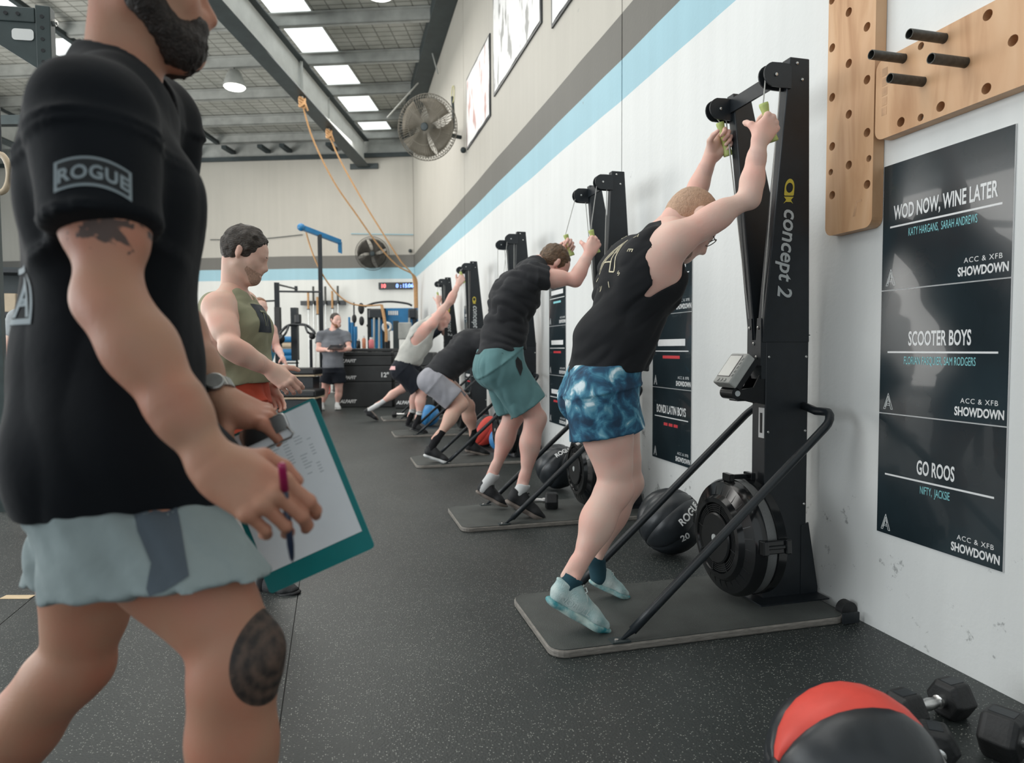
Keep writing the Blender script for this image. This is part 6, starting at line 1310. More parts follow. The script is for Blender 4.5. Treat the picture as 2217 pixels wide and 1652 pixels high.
# ------------------------------------------------------------------ third skier
def skier_three():
    yc = 6.43; Y = atY; f = Fig('crouching man in dark tee and heather grey shorts at the third ski machine', (0.95, yc, 0.03), 'people on the ski machines')
    J = dict(pel=Y(943, 822, yc), wai=Y(968, 788, yc), che=Y(1010, 752, yc), nek=Y(1052, 728, yc), shR=Y(1038, 742, 6.24), elR=Y(1080, 780, 6.20), wrR=Y(1070, 830, 6.24), shL=Y(1050, 735, 6.62), elL=Y(1090, 775, 6.66), wrL=Y(1080, 825, 6.62),
             hipR=Y(945, 828, 6.34), knR=Y(1000, 874, 6.30), anR=Y(944, 952, 6.28), hipL=Y(948, 824, 6.52), knL=Y(1014, 878, 6.56), anL=Y(1026, 942, 6.60), hc=Y(1078, 735, yc), hF=V(0.5, 0, -0.86), hU=V(0.86, 0, 0.5),
             hdR=V(0.1, 0, -1), htR=V(1, 0, 0), hcR=GRIP, hdL=V(0.1, 0, -1), htL=V(1, 0, 0), hcL=GRIP)
    gen_skin(f, J, RY, RY, X_, 0.010, SK_fair, 1.0, 1.05, 1.08, 0.98, 1.05, 1.0, 0.006)
    grips(2, J, yc); hair_cap(f, H_mid, 0.009, 0.012)
    tee(f, J, 0.009, M_darktee, J['pel']+f.ax['up1']*0.06, nrm(-f.ax['up1']+V(0, 0, -0.3)), 0.5, 0.020, amp=0.020, fold_axes=[(nrm((0.6, 0, 0.75)), 17), (V(0, 1, 0), 6), (nrm((0.75, 0, -0.6)), 6)], extra=[Pr(J['wai']+V(0.03, 0, -0.06), J['che']+V(0.02, 0, -0.10), 0.15, 0.15, 0.10, 0.10, RY, V(0.7, 0, -0.7), k=0.05)])
    shorts(f, J, 0.009, M_greyshort, (0.72, 0.70), 0.132, 0.142, nrm((0.7, 0, 0.7)), 0.85, amp=0.007, top=np.asarray(J['pel'])+f.ax['up1']*0.065)
    build_shoe(f, Y(914, 988, 6.27), Y(978, 1008, 6.26), Z_, M_blackshoe, M_whitesock, None, 0.007, J['anR'], M_blacksock, 0.13, J['knR']); build_shoe(f, Y(1004, 978, 6.62), Y(1064, 990, 6.58), Z_, M_blackshoe, M_greysole, None, 0.007, J['anL'], M_blacksock, 0.10, J['knL'])
# ------------------------------------------------------------------ fourth and fifth skiers
def skier_four():
    yc = 8.65; Y = atY; f = Fig('bald man in pale grey tank and black shorts reaching up at a ski machine', (0.95, yc, 0.03), 'people on the ski machines')
    J = dict(pel=Y(872, 798, yc), wai=Y(884, 766, yc), che=Y(910, 724, yc), nek=Y(940, 692, yc), shR=Y(936, 700, 8.46), elR=Y(972, 652, 8.43), wrR=Y(994, 614, 8.45), shL=Y(942, 690, 8.84), elL=Y(978, 652, 8.88), wrL=Y(992, 612, 8.86),
             hipR=Y(872, 803, 8.56), knR=Y(916, 846, 8.54), anR=Y(905, 908, 8.52), hipL=Y(874, 800, 8.74), knL=Y(906, 844, 8.76), anL=Y(889, 902, 8.78), hc=Y(956, 690, yc), hF=V(0.72, 0, -0.69), hU=V(0.69, 0, 0.72),
             hdR=V(0.5, 0, 0.85), htR=V(-0.8, 0, 0.5), hcR=GRIP, hdL=V(0.5, 0, 0.85), htL=V(-0.8, 0, 0.5), hcL=GRIP)
    gen_skin(f, J, RY, RY, X_, 0.011, SK_pink, 1.0, 1.0, 1.0, 0.95, 1.0, 1.05, 0.007)
    grips(3, J, yc)
    tank(f, J, 0.010, M_paleg, J['pel']+f.ax['up1']*0.07, nrm(-f.ax['up1']+V(0, 0, -0.4)), 0.018, amp=0.018, hole=0.07, drop=0.05, extra=[Pr(J['wai']+V(0.03, 0, -0.06), J['che']+V(0.02, 0, -0.08), 0.14, 0.15, 0.10, 0.10, RY, V(0.7, 0, -0.7), k=0.05), Pr(J['pel']+V(0.05, 0, 0.02), J['wai']+V(0.06, 0, -0.04), 0.14, 0.14, 0.10, 0.10, RY, X_, k=0.05), Pr(J['wai']+V(0.10, 0, -0.10), J['che']+V(0.07, 0, -0.12), 0.12, 0.14, 0.06, 0.08, RY, V(0.7, 0, -0.7), k=0.05)], fold_axes=[(nrm((-0.5, 0, 0.86)), 10), (V(0, 1, 0), 5), (nrm((0.86, 0, 0.5)), 5)])
    s_ = shorts(f, J, 0.010, M_navy, (0.80, 0.78), 0.13, 0.142, nrm((0.7, 0, 0.7)), 0.85)
    p = Y(849, 797, 8.5); decal('patch', [(-0.04, -0.022), (0.04, -0.022), (0.04, 0.022), (-0.04, 0.022)], [[0, 1, 2, 3]], p, nrm(CR), Z_, s_, mat('pink_patch', (0.75, 0.45, 0.45), 0.6), s_, 0.004, dirn=nrm(CAMP-p))
    for q, a, b in (('R', Y(889, 930, 8.52), Y(928, 941, 8.50)), ('L', Y(876, 922, 8.80), Y(912, 930, 8.78))): build_shoe(f, a, b, Z_, M_blackshoe, M_blackshoe, None, 0.008, J['an'+q], M_blacksock, 0.12, J['kn'+q], stripe=M_whitesock)
def skier_five():
    yc = 10.62; Y = atY; f = Fig('man in a white sock lunging back at the ski machine closest to the end wall', (0.9, yc, 0.0), 'people on the ski machines')
    J = dict(pel=Y(889, 800, yc), wai=Y(897, 774, yc), che=Y(914, 740, yc), nek=Y(938, 708, yc), shR=Y(944, 716, 10.43), elR=Y(957, 690, 10.40), wrR=Y(948, 655, 10.45), shL=Y(950, 706, 10.8), elL=Y(965, 690, 10.86), wrL=Y(958, 655, 10.83),
             hipR=Y(890, 803, 10.53), knR=Y(872, 842, 10.50), anR=Y(816, 878, 10.48), fwR=nrm((0.5, 0, -0.86)), hipL=Y(896, 803, 10.71), knL=Y(922, 842, 10.73), anL=Y(910, 890, 10.75), hc=Y(962, 706, yc), hF=V(0.72, 0, -0.69), hU=V(0.69, 0, 0.72),
             hdR=V(0.2, 0, 0.95), htR=V(-0.9, 0, 0.3), hcR=GRIP, hdL=V(0.5, 0, 0.85), htL=V(-0.8, 0, 0.5), hcL=GRIP)
    gen_skin(f, J, RY, RY, X_, 0.013, SK_pink, 1.0, 1.0, 1.0, 0.95, 0.98, 1.0, 0.008)
    grips(4, J, yc); hair_cap(f, H_blond, 0.012, 0.012)
    tee(f, J, 0.012, M_navy, J['pel']+f.ax['up1']*0.06, -f.ax['up1'], 0.45, 0.016, amp=0.008); shorts(f, J, 0.012, M_navy, (0.8, 0.6), 0.125, 0.135, nrm((0.7, 0, 0.7)), 0.85)
    build_shoe(f, Y(797, 880, 10.47), Y(822, 909, 10.46), V(-0.7, 0, 0.7), M_blackshoe, M_greysole, None, 0.009, J['anR'], M_whitesock, 0.20, J['knR']); build_shoe(f, Y(896, 902, 10.76), Y(934, 906, 10.74), Z_, M_blackshoe, M_greysole, None, 0.009, J['anL'], M_blacksock, 0.08, J['knL'])
# ------------------------------------------------------------------ man in olive tank, mid hall
def olive_man():
    f_ = nrm((0.985, -0.10, 0)); r = V(f_[1], -f_[0], 0); A = atD
    f = Fig('man in olive tank top and rust shorts looking down at his hand', (*A(520, 900, 3.22)[:2], 0.0))
    J = dict(pel=A(520, 880, 3.22), wai=A(515, 802, 3.22), che=A(510, 716, 3.22), nek=A(506, 636, 3.22), shR=A(474, 668, 3.02), elR=A(498, 752, 2.90), wrR=A(586, 800, 3.00), shL=A(527, 662, 3.40), elL=A(540, 760, 3.50), wrL=A(575, 830, 3.42),
             hipR=A(516, 892, 3.13), knR=A(578, 1070, 3.10), anR=A(578, 1248, 3.10), hipL=A(524, 885, 3.31), knL=A(500, 1070, 3.36), anL=A(450, 1215, 3.36), hc=A(531, 553, 3.20), hF=nrm(f_*0.93-Z_*0.38), hU=nrm(f_*0.38+Z_*0.93),
             hdR=nrm(CR*0.80-Z_*0.62), htR=nrm(CR*0.6+Z_*0.6+fy*0.35), hcR=[(28, 38, 24), (34, 40, 24), (40, 42, 24), (44, 44, 24)], hdL=nrm(CR*0.5-Z_*0.85), htL=nrm(CR+Z_*0.2), hs=0.95)
    gen_skin(f, J, r, r, f_, 0.006, SK_fair, 1.02, 1.05, 1.05, 1.06, 1.05, 0.97, 0.003, head_h=0.0032)
    hair_cap(f, H_brown, 0.004, 0.016, 0.062, -0.040, 1.02, 0.010, 0.30)
    L = f.L; hr, hf, hu = f.hfr
    for q in (-1, 1):
        f.cloth('eyebrow', [Pr(L(q*0.012, 0.0975, 0.026), L(q*0.042, 0.0845, 0.029), 0.0052, 0.0040, k=0.0)], 0.0022, H_brown)
        f.cloth('eyelid', [Pr(L(q*0.020, 0.0865, 0.001), L(q*0.040, 0.0815, 0.002), 0.0026, 0.0022, k=0.0)], 0.0014, H_brown)
    for q in (-1, 1): f.cloth('sideburn', [EL(L(q*0.074, 0.012, 0.018), 0.006, 0.012, 0.030, hr, hf, k=0.0)], 0.003, H_brown)
    st = [p.infl(0.0012) for p in f.P['head'] if p.tag != 'ear']
    f.cloth('stubble', st, 0.0036, mat('short_stubble', (0.42, 0.26, 0.19), 0.7, var=0.25, vscale=160, bump=0.4, bscale=260), cuts=[(L(0, 0.06, -0.048), nrm(hu+hf*0.16)), (L(0, 0.030, -0.06), nrm(-hf+hu*0.55))], sub=[EL(L(0, 0.097, -0.064), 0.023, 0.02, 0.010, hr, hf, k=0.002)])
    hem = A(515, 833, 3.22); fa = [(nrm(CR*0.7-Z_*0.6), 20), (r, 9), (nrm(CR*0.6+Z_*0.7), 6)]
    sh = tank(f, J, 0.0055, M_olive, hem, nrm(V(0, 0, -1)+f_*0.05), 0.018, amp=0.016, fold_axes=fa, hole=0.068, drop=0.03, extra=[Pr(J['pel']+Z_*0.03, J['wai']+f_*0.015, 0.165, 0.160, 0.125, 0.125, r, f_, k=0.05), Pr(J['wai']+f_*0.02, J['che']+f_*0.01, 0.15, 0.16, 0.11, 0.125, r, f_, k=0.05)])
    bo = J['che']+f_*0.10+r*0.02+Z_*0.055; Pn, Fn = [(-0.085, -0.065), (0.075, -0.065), (0.075, 0.065), (-0.085, 0.065)], [[0, 1, 2, 3]]
    rt = -r; dn = nrm(f_*0.75+r*0.65)
    decal('chest_print', Pn, Fn, bo, rt, Z_, sh, mat('navy_print', (0.012, 0.018, 0.028), 0.7, var=0.1), sh, 0.002, dirn=dn)
    Pt, Ft = text2d('T/', 0.13, shear=0.1); decal('lettering', Pt*0.8, Ft, bo-Z_*0.035, rt, Z_, sh, mat('olive_print', (0.20, 0.21, 0.13), 0.7), sh, 0.0032, dirn=dn)
    shorts(f, J, 0.006, M_rust, (0.85, 0.85), 0.125, 0.135, f_, 0.88, amp=0.010, top=hem+Z_*0.03, topn=Z_)
    build_shoe(f, A(560, 1292, 3.10), A(652, 1290, 3.02), Z_, M_blackshoe, M_blackshoe, None, 0.006, J['anR'], M_blacksock, 0.08, J['knR'])
    h2, t2 = A(430, 1250, 3.36), A(515, 1262, 3.30); h2[2] = 0.03; t2[2] = 0.0; build_shoe(f, h2, t2, Z_, M_blackshoe, M_blackshoe, None, 0.007, J['anL'], M_blacksock, 0.08, J['knL'])
# ------------------------------------------------------------------ background people
def bg_man():
    A = lambda x, y, d=12.45: atD(x, y, d); r = -fx; fw = -fy
    f = Fig('bearded man in slate grey tee holding a dark tablet beside the foam boxes', (*A(720, 880)[:2], 0.0))
    J = dict(pel=A(722, 806), wai=A(721, 784), che=A(720, 752), nek=A(722, 717), shR=A(694, 727), elR=A(689, 757, 12.35), wrR=A(709, 757, 12.15), shL=A(750, 727), elL=A(757, 755, 12.35), wrL=A(748, 757, 12.15), hipR=A(711, 808), knR=A(704, 842), anR=A(698, 877), hipL=A(733, 808), knL=A(734, 842), anL=A(730, 877),
             hc=A(727, 694), hF=nrm(fx*0.75-fy*0.65), hU=Z_, hdR=nrm(fx*0.7-fy*0.7), htR=nrm(fx*0.3+Z_), hdL=nrm(-fx*0.7-fy*0.5), htL=Z_)
    gen_skin(f, J, r, r, fw, 0.013, SK_pink, 1.02, 1.08, 1.12, 1.0, 1.05, 1.05, 0.008, belly=0.03)
    hair_cap(f, H_brown, 0.010, 0.012, 0.05, -0.02, 1.05, 0.003); L = f.L; hr, hf, hu = f.hfr
    f.cloth('beard', [EL(L(0, 0.060, -0.090), 0.052, 0.042, 0.042, hr, hf, k=0.02)]+[Pr(L(q*0.06, 0, -0.045), L(q*0.035, 0.055, -0.085), 0.022, 0.024, k=0.03) for q in (-1, 1)], 0.008, H_ginger)
    tee(f, J, 0.012, M_greytee, A(721, 797), -Z_, 0.55, 0.016, amp=0.007, extra=[Pr(J['pel'], J['wai'], 0.175, 0.175, 0.14, 0.14, r, fw, k=0.05)], fold_axes=[(Z_, 10), (fx, 5), (fy, 5)])
    shorts(f, J, 0.012, M_navy, (0.62, 0.62), 0.125, 0.135, fw, 1.0, top=A(721, 792), topn=Z_)
    for q, a, b in (('R', A(697, 886), A(696, 888, 12.15)), ('L', A(729, 886), A(733, 890, 12.15))):
        a[2] = 0.0; b[2] = 0.0; build_shoe(f, a, b+nrm(b-a)*0.0, Z_, M_whitesock, M_white, None, 0.009, J['an'+q], M_whitesock, 0.06, J['kn'+q])
    t = thing('tablet', 'dark brown tablet held by the man in slate grey tee', 'tablet', tuple(A(727, 753, 12.05))); MB().obox(A(728, 752, 12.05), (fx, nrm(fy+Z_*0.35), nrm(Z_-fy*0.35)), (0.135, 0.10, 0.012)).build('case', mat('brown_case', (0.045, 0.025, 0.02), 0.5), t, bevel=0.004); MB().obox(A(728, 752, 12.05)+nrm(Z_-fy*0.35)*0.0125, (fx, nrm(fy+Z_*0.35), nrm(Z_-fy*0.35)), (0.12, 0.085, 0.001)).build('screen', M_gloss, t)
def blue_tank():
    A = lambda x, y, d=8.0: atD(x, y, d); r = -fx; fw = -fy
    f = Fig('person in sky blue tank standing behind the man in olive tank', (*A(560, 940)[:2], 0.0))
    J = dict(pel=A(558, 835), wai=A(558, 800), che=A(560, 750), nek=A(562, 700), shR=A(525, 715), elR=A(515, 770), wrR=A(520, 815), shL=A(588, 715), elL=A(600, 752), wrL=A(612, 775, 7.75), hipR=A(542, 840), knR=A(540, 890), anR=A(538, 945), hipL=A(575, 840), knL=A(580, 892), anL=A(582, 945), hc=A(563, 668), hF=nrm(fx*0.5-fy*0.8), hU=Z_, hdR=-Z_, htR=fx, hdL=nrm(fx*0.5-Z_*0.7-fy*0.3), htL=nrm(-fy+Z_*0.3))
    gen_skin(f, J, r, r, fw, 0.011, SK_pink, 0.98, 1.0, 1.0, 0.90, 1.0, 1.0, 0.006); hair_cap(f, H_ginger, 0.009, 0.010)
    tank(f, J, 0.010, M_sky2, A(558, 825), -Z_, 0.014, fold_axes=[(Z_, 10), (fx, 5), (fy, 5)]); shorts(f, J, 0.010, M_navy, (0.6, 0.6), 0.12, 0.13, fw, 1.0)
    for q in 'RL':
        a = np.asarray(J['an'+q]).copy(); a[2] = 0; b = a-fy*0.22; build_shoe(f, a+fy*0.06, b, Z_, M_blackshoe, M_greysole, None, 0.009, J['an'+q], M_blacksock, 0.06, J['kn'+q])
def left_person():
    A = lambda x, y, d=5.8: atD(x, y, d); r = -fx; fw = -fy
    f = Fig('person in light grey tee, only a hanging arm showing beside the black tee', (*A(85, 950)[:2], 0.0))
    J = dict(pel=A(88, 840), wai=A(88, 800), che=A(86, 735), nek=A(86, 672), shR=A(38, 692), elR=A(19, 762), wrR=A(19, 818, 5.7), shL=A(132, 692), elL=A(150, 762), wrL=A(150, 820), hipR=A(65, 845), knR=A(62, 930), anR=A(60, 1010), hipL=A(110, 845), knL=A(112, 930), anL=A(114, 1010), hc=A(88, 630), hF=nrm(-fy+fx*0.3), hU=Z_, hdR=nrm(-Z_+fx*0.25), htR=nrm(fx*0.5-fy), hdL=-Z_, htL=nrm(-fx-fy))
    gen_skin(f, J, r, r, fw, 0.009, SK_fair, 1.0, 1.0, 1.0, 1.0, 1.0, 1.0, 0.004); hair_cap(f, H_brown, 0.008, 0.012)
    tee(f, J, 0.009, cloth_mat('light_grey_jersey', (0.30, 0.32, 0.33)), A(88, 830), -Z_, 0.5, 0.014, fold_axes=[(Z_, 10), (fx, 5), (fy, 5)]); shorts(f, J, 0.010, M_navy, (0.7, 0.7), 0.12, 0.13, fw, 1.0)
    for q in 'RL':
        a = np.asarray(J['an'+q]).copy(); a[2] = 0; build_shoe(f, a+fy*0.06, a-fy*0.22, Z_, M_blackshoe, M_greysole, None, 0.009, J['an'+q], M_blacksock, 0.06, J['kn'+q])
for fn in (skier_two, skier_three, skier_four, skier_five, olive_man, bg_man, blue_tank, left_person):
    _t0 = _t.time(); fn()
# ================================================================== man with the clipboard, close to the camera
def clip_man():
    A = atD; az = math.radians(71); fw = V(math.sin(az), math.cos(az), 0); r = V(fw[1], -fw[0], 0)
    f = Fig('bearded man in black tee and grey-green shorts carrying a teal clipboard', (*A(240, 1000, 1.18)[:2], 0.0))
    J = dict(pel=A(236, 975, 1.19), wai=A(242, 790, 1.19), che=A(250, 470, 1.18), nek=A(262, 195, 1.18), shR=A(206, 268, 1.00), elR=A(240, 650, 0.955), wrR=A(462, 1006, 0.935), shL=A(330, 262, 1.38), elL=A(352, 650, 1.44), wrL=A(478, 868, 1.335),
             hipR=A(252, 1050, 1.13), knR=A(528, 1415, 1.085), anR=A(520, 1900, 1.13), fwR=nrm(fw), hipL=A(228, 1010, 1.29), knL=A(170, 1440, 1.30), anL=A(-95, 1790, 1.34), fwL=nrm(fw+Z_*0.0), nkt=(0, -0.010, -0.045), hc=A(296, -38, 1.17), hF=nrm(V(math.sin(math.radians(72)), math.cos(math.radians(72)), -0.05)), hU=Z_)
    n = nrm(-fy*0.80+Z_*0.55+CR*0.15); d = nrm(CR*0.82-Z_*0.58+fy*0.02); d = nrm(d-n*np.dot(d, n)); t = np.cross(n, d)
    J.update(hdR=d, htR=t, hcR=[(30, 42, 22), (40, 40, 22), (46, 42, 24), (50, 44, 26)], hthR=(0.92, 0.16, -0.36))
    dL = nrm(CR*0.93-Z_*0.34+fy*0.10); tL = nrm(-fy*0.85-Z_*0.35)
    J.update(hdL=dL, htL=tL, hcL=[(30, 40, 25), (34, 42, 25), (36, 42, 25), (38, 42, 25)], hthL=(0.50, 0.12, -0.85), hs=0.93)
    # skin with the tattoos on knee and upper arm
    m = skin_material('tattooed_tanned_skin', (0.40, 0.215, 0.140), 0.18); nt = m.node_tree; b = nt.nodes['Principled BSDF']; src = b.inputs['Base Color'].links[0].from_socket
    g = N(m, 'ShaderNodeNewGeometry'); base = src
    def mask_ellipsoid(c, axes, radii):
        sub_ = N(m, 'ShaderNodeVectorMath'); sub_.operation = 'SUBTRACT'; Lk(m, g.outputs['Position'], sub_.inputs[0]); sub_.inputs[1].default_value = tuple(c)
        outs = []
        for a_, r_ in zip(axes, radii):
            dt = N(m, 'ShaderNodeVectorMath'); dt.operation = 'DOT_PRODUCT'; Lk(m, sub_.outputs[0], dt.inputs[0]); dt.inputs[1].default_value = tuple(nrm(a_)/r_); outs.append(dt.outputs['Value'])
        cb_ = N(m, 'ShaderNodeCombineXYZ')
        for i, o_ in enumerate(outs): Lk(m, o_, cb_.inputs[i])
        ln = N(m, 'ShaderNodeVectorMath'); ln.operation = 'LENGTH'; Lk(m, cb_.outputs[0], ln.inputs[0]); return ln.outputs['Value'], sub_.outputs[0]
    view = nrm(CAMP-A(560, 1430, 1.0)); e1 = nrm(CR); e2 = nrm(CU)
    kc = A(600, 1442, 1.03)
    rad, _ = mask_ellipsoid(kc, (nrm(e1*0.95+e2*0.12), nrm(e2*0.95-e1*0.12), view), (0.068, 0.088, 0.20))
    rings = N(m, 'ShaderNodeTexNoise'); rings.inputs['Scale'].default_value = 70; rings.inputs['Detail'].default_value = 6; Lk(m, g.outputs['Position'], rings.inputs['Vector'])
    sn = N(m, 'ShaderNodeMath'); sn.operation = 'SINE'; ml = N(m, 'ShaderNodeMath'); ml.operation = 'MULTIPLY'; ml.inputs[1].default_value = 26; Lk(m, rad, ml.inputs[0]); Lk(m, ml.outputs[0], sn.inputs[0])
    ad = N(m, 'ShaderNodeMath'); ad.operation = 'MULTIPLY_ADD'; ad.inputs[1].default_value = 0.11; Lk(m, sn.outputs[0], ad.inputs[0]); Lk(m, rings.outputs['Fac'], ad.inputs[2])
    pr = N(m, 'ShaderNodeValToRGB'); Lk(m, ad.outputs[0], pr.inputs[0]); pr.color_ramp.elements[0].position = 0.30; pr.color_ramp.elements[0].color = (0.022, 0.017, 0.015, 1); pr.color_ramp.elements[1].position = 0.80; pr.color_ramp.elements[1].color = (0.11, 0.070, 0.052, 1)
    lt = N(m, 'ShaderNodeMath'); lt.operation = 'LESS_THAN'; lt.inputs[1].default_value = 1.0; Lk(m, rad, lt.inputs[0])
    mx = N(m, 'ShaderNodeMix'); mx.data_type = 'RGBA'; Lk(m, lt.outputs[0], mx.inputs[0]); Lk(m, base, mx.inputs[6]); Lk(m, pr.outputs[0], mx.inputs[7])
    ac = A(188, 482, 0.90); rad2, _ = mask_ellipsoid(ac, (e1, e2, view), (0.048, 0.030, 0.12))
    nz = N(m, 'ShaderNodeTexNoise'); nz.inputs['Scale'].default_value = 34; nz.inputs['Detail'].default_value = 3; nz.inputs['Distortion'].default_value = 1.2; Lk(m, g.outputs['Position'], nz.inputs['Vector'])
    a2 = N(m, 'ShaderNodeMath'); a2.operation = 'SUBTRACT'; Lk(m, nz.outputs['Fac'], a2.inputs[0]); s2 = N(m, 'ShaderNodeMath'); s2.operation = 'MULTIPLY'; s2.inputs[1].default_value = 0.28; Lk(m, rad2, s2.inputs[0]); Lk(m, s2.outputs[0], a2.inputs[1])
    r2 = N(m, 'ShaderNodeMapRange'); r2.inputs[1].default_value = 0.27; r2.inputs[2].default_value = 0.31; r2.inputs[3].default_value = 0; r2.inputs[4].default_value = 0.88; Lk(m, a2.outputs[0], r2.inputs[0])
    mx2 = N(m, 'ShaderNodeMix'); mx2.data_type = 'RGBA'; Lk(m, r2.outputs[0], mx2.inputs[0]); Lk(m, mx.outputs[2], mx2.inputs[6]); mx2.inputs[7].default_value = (0.030, 0.028, 0.028, 1)
    Lk(m, mx2.outputs[2], b.inputs['Base Color'])
    gen_skin(f, J, r, r, fw, 0.0052, m, 1.04, 0.98, 0.86, 1.06, 1.00, 1.06, 0.0022, jaw=1.1, calf=1.15, head_h=0.0036)
    L = f.L; hr, hf, hu = f.hfr
    # hair and beard
    f.cloth('hair', [EL(L(0, -0.015, 0.036), 0.0765*1.06, 0.0965*1.06, 0.0865*1.06, hr, hf, k=0.02), EL(L(0, -0.055, 0.0), 0.060, 0.048, 0.05, hr, hf, k=0.03)], 0.005, mat('faded_brown_hair', (0.09, 0.06, 0.045), 0.6, var=0.4, vscale=90, bump=0.4, bscale=200), cuts=[(L(0, 0.045, 0.05), nrm(hf-hu*0.45)), (L(0, -0.05, -0.005), nrm(-hu+hf*0.35))])
    bd = [EL(L(0, 0.066, -0.080), 0.052, 0.044, 0.042, hr, hf, k=0.03), Pr(L(0, 0.060, -0.092), L(0, 0.076, -0.102), 0.030, 0.020, k=0.03), Pr(L(-0.02, 0.090, -0.052), L(0.02, 0.090, -0.052), 0.013, k=0.02)]
    for q in (-1, 1): bd += [Pr(L(q*0.068, 0.008, 0.000), L(q*0.064, 0.006, -0.050), 0.016, 0.022, k=0.03), Pr(L(q*0.062, 0.006, -0.055), L(q*0.036, 0.058, -0.096), 0.026, 0.032, k=0.03), Pr(L(q*0.024, 0.088, -0.054), L(q*0.032, 0.072, -0.085), 0.014, 0.020, k=0.02)]
    f.cloth('beard', bd, 0.0034, mat('dark_beard', (0.020, 0.013, 0.010), 0.6, var=0.5, vscale=160, bump=0.9, bscale=260), disp=folds(0.0055, [(hr, 110), (hf, 110), (hu, 50)], 2.0), sub=[EL(L(0, 0.100, -0.066), 0.020, 0.012, 0.0075, hr, hf, k=0.003)])
    # black tee
    MT = cloth_mat('black_cotton', (0.0040, 0.0056, 0.0080), 0.88, bump=0.12, bscale=30)
    hem = A(240, 1092, 1.15); up = Z_
    ex = [Pr(J['pel']+Z_*0.0-fw*0.01, J['wai']-fw*0.005, 0.196, 0.178, 0.138, 0.130, r, fw, k=0.05), Pr(J['wai'], J['che']-Z_*0.04, 0.165, 0.172, 0.130, 0.120, r, fw, k=0.05), Pr(J['wai']-fw*0.005-Z_*0.08, J['che']-fw*0.025-Z_*0.02, 0.12, 0.13, 0.095, 0.09, r, fw, k=0.05)]
    ex += [Pr(J['hipR']+Z_*0.06, J['hipR']+fw*0.08-Z_*0.03, 0.134, 0.138, k=0.05), Pr(J['hipL']+Z_*0.06, J['hipL']+fw*0.05-Z_*0.03, 0.118, 0.118, k=0.05)]
    sl = nrm(J['elR']-J['shR'])
    u_, v_, d_ = frame_from(J['elR']-J['shR'])
    ex += [Pr(J['shR']+sl*0.05, J['shR']+(J['elR']-J['shR'])*0.62, 0.070, 0.076, 0.070, 0.076, u_, v_, m=0.006, k=0.03)]
    shp = tee(f, J, 0.0052, MT, hem, nrm(-Z_+fw*0.01), 0.58, 0.017, extra=ex, amp=0.013, fold_axes=[(Z_, 3.0), (fw, 12), (r, 9)], arm_r=0.070, arm_r2=0.075, neck=0.082, seed=6.0)
    PG = mat('grey_patch_print', (0.22, 0.26, 0.28), 0.8, var=0.1); PD = mat('patch_black', (0.01, 0.012, 0.014), 0.8)
    po = A(203, 372, 0.90); pd = nrm(CAMP-po); prt = nrm(CR*0.99-CU*0.13); pup = nrm(np.cross(pd, prt)); prt = nrm(np.cross(pup, pd))
    def arc_band(w_, h0, h1, sag, n_=18):
        P = []; F = []
        for i in range(n_+1): x = -w_/2+w_*i/n_; c_ = -sag*(2*x/w_)**2; P += [(x, c_+h0), (x, c_+h1)]
        for i in range(n_): F.append([2*i, 2*i+2, 2*i+3, 2*i+1])
        return P, F
    P, F = arc_band(0.088, -0.019, 0.019, 0.015); decal('sleeve_patch', P, F, po, prt, pup, shp, PG, shp, 0.0016, dirn=pd); P, F = arc_band(0.080, -0.0155, 0.0155, 0.0125); decal('sleeve_patch_field', P, F, po, prt, pup, shp, PD, shp, 0.0026, dirn=pd)
    Pt, Ft = text2d('ROGUE', 0.027, bold=0.03, space=1.1); Pt = Pt.copy(); Pt[:, 0] *= 0.92; Pt[:, 1] -= 0.0105; Pt[:, 1] -= 0.015*(2*Pt[:, 0]/0.088)**2; decal('lettering', Pt*0.9, Ft, po, prt, pup, shp, PG, shp, 0.0036, dirn=pd)
    bo = J['che']-fw*0.14; brt = r; bup = Z_; bdir = -fw
    for (x0, x1, z0, z1, g_) in ((-0.13, 0.105, -0.19, -0.10, 1), (-0.10, 0.11, 0.02, 0.06, 0)):
        fr_ = [(x0, z0), (x1, z0), (x1, z1), (x0, z1)]
        if g_:
            w_ = 0.009; Pq = [(x0, z0), (x1, z0), (x1, z0+w_), (x0, z0+w_), (x0, z1-w_), (x1, z1-w_), (x1, z1), (x0, z1), (x1-w_, z0), (x1-w_, z1)]
            decal('back_print', Pq, [[0, 1, 2, 3], [4, 5, 6, 7], [8, 1, 6, 9]], bo, brt, bup, shp, PG, shp, 0.002, dirn=bdir)
            Pt, Ft = text2d('A', 0.085, bold=0.03); Pt = Pt.copy(); decal('back_print', Pt+np.array([x1-0.045, z0+0.014, 0]), Ft, bo, brt, bup, shp, PG, shp, 0.002, dirn=bdir)
        else:
            Pt, Ft = np.array([(x1-0.02, z0), (x1-0.005, z0), (x1-0.005, z0+0.035), (x1-0.02, z0+0.035), (x1-0.02, z0+0.05), (x1-0.005, z0+0.05), (x1-0.005, z0+0.08), (x1-0.02, z0+0.08)]), [[0, 1, 2, 3], [4, 5, 6, 7]]; decal('back_print', Pt, Ft, bo, brt, bup, shp, PG, shp, 0.002, dirn=bdir)
    # grey-green shorts
    MSH = cloth_mat('grey_green_cloth', (0.235, 0.285, 0.29), 0.8, bump=0.35, bscale=22)
    sp = f.sk(['torso'], 0.004, tags=('pel', 'wai'))
    tR = nrm(J['knR']-J['hipR'])
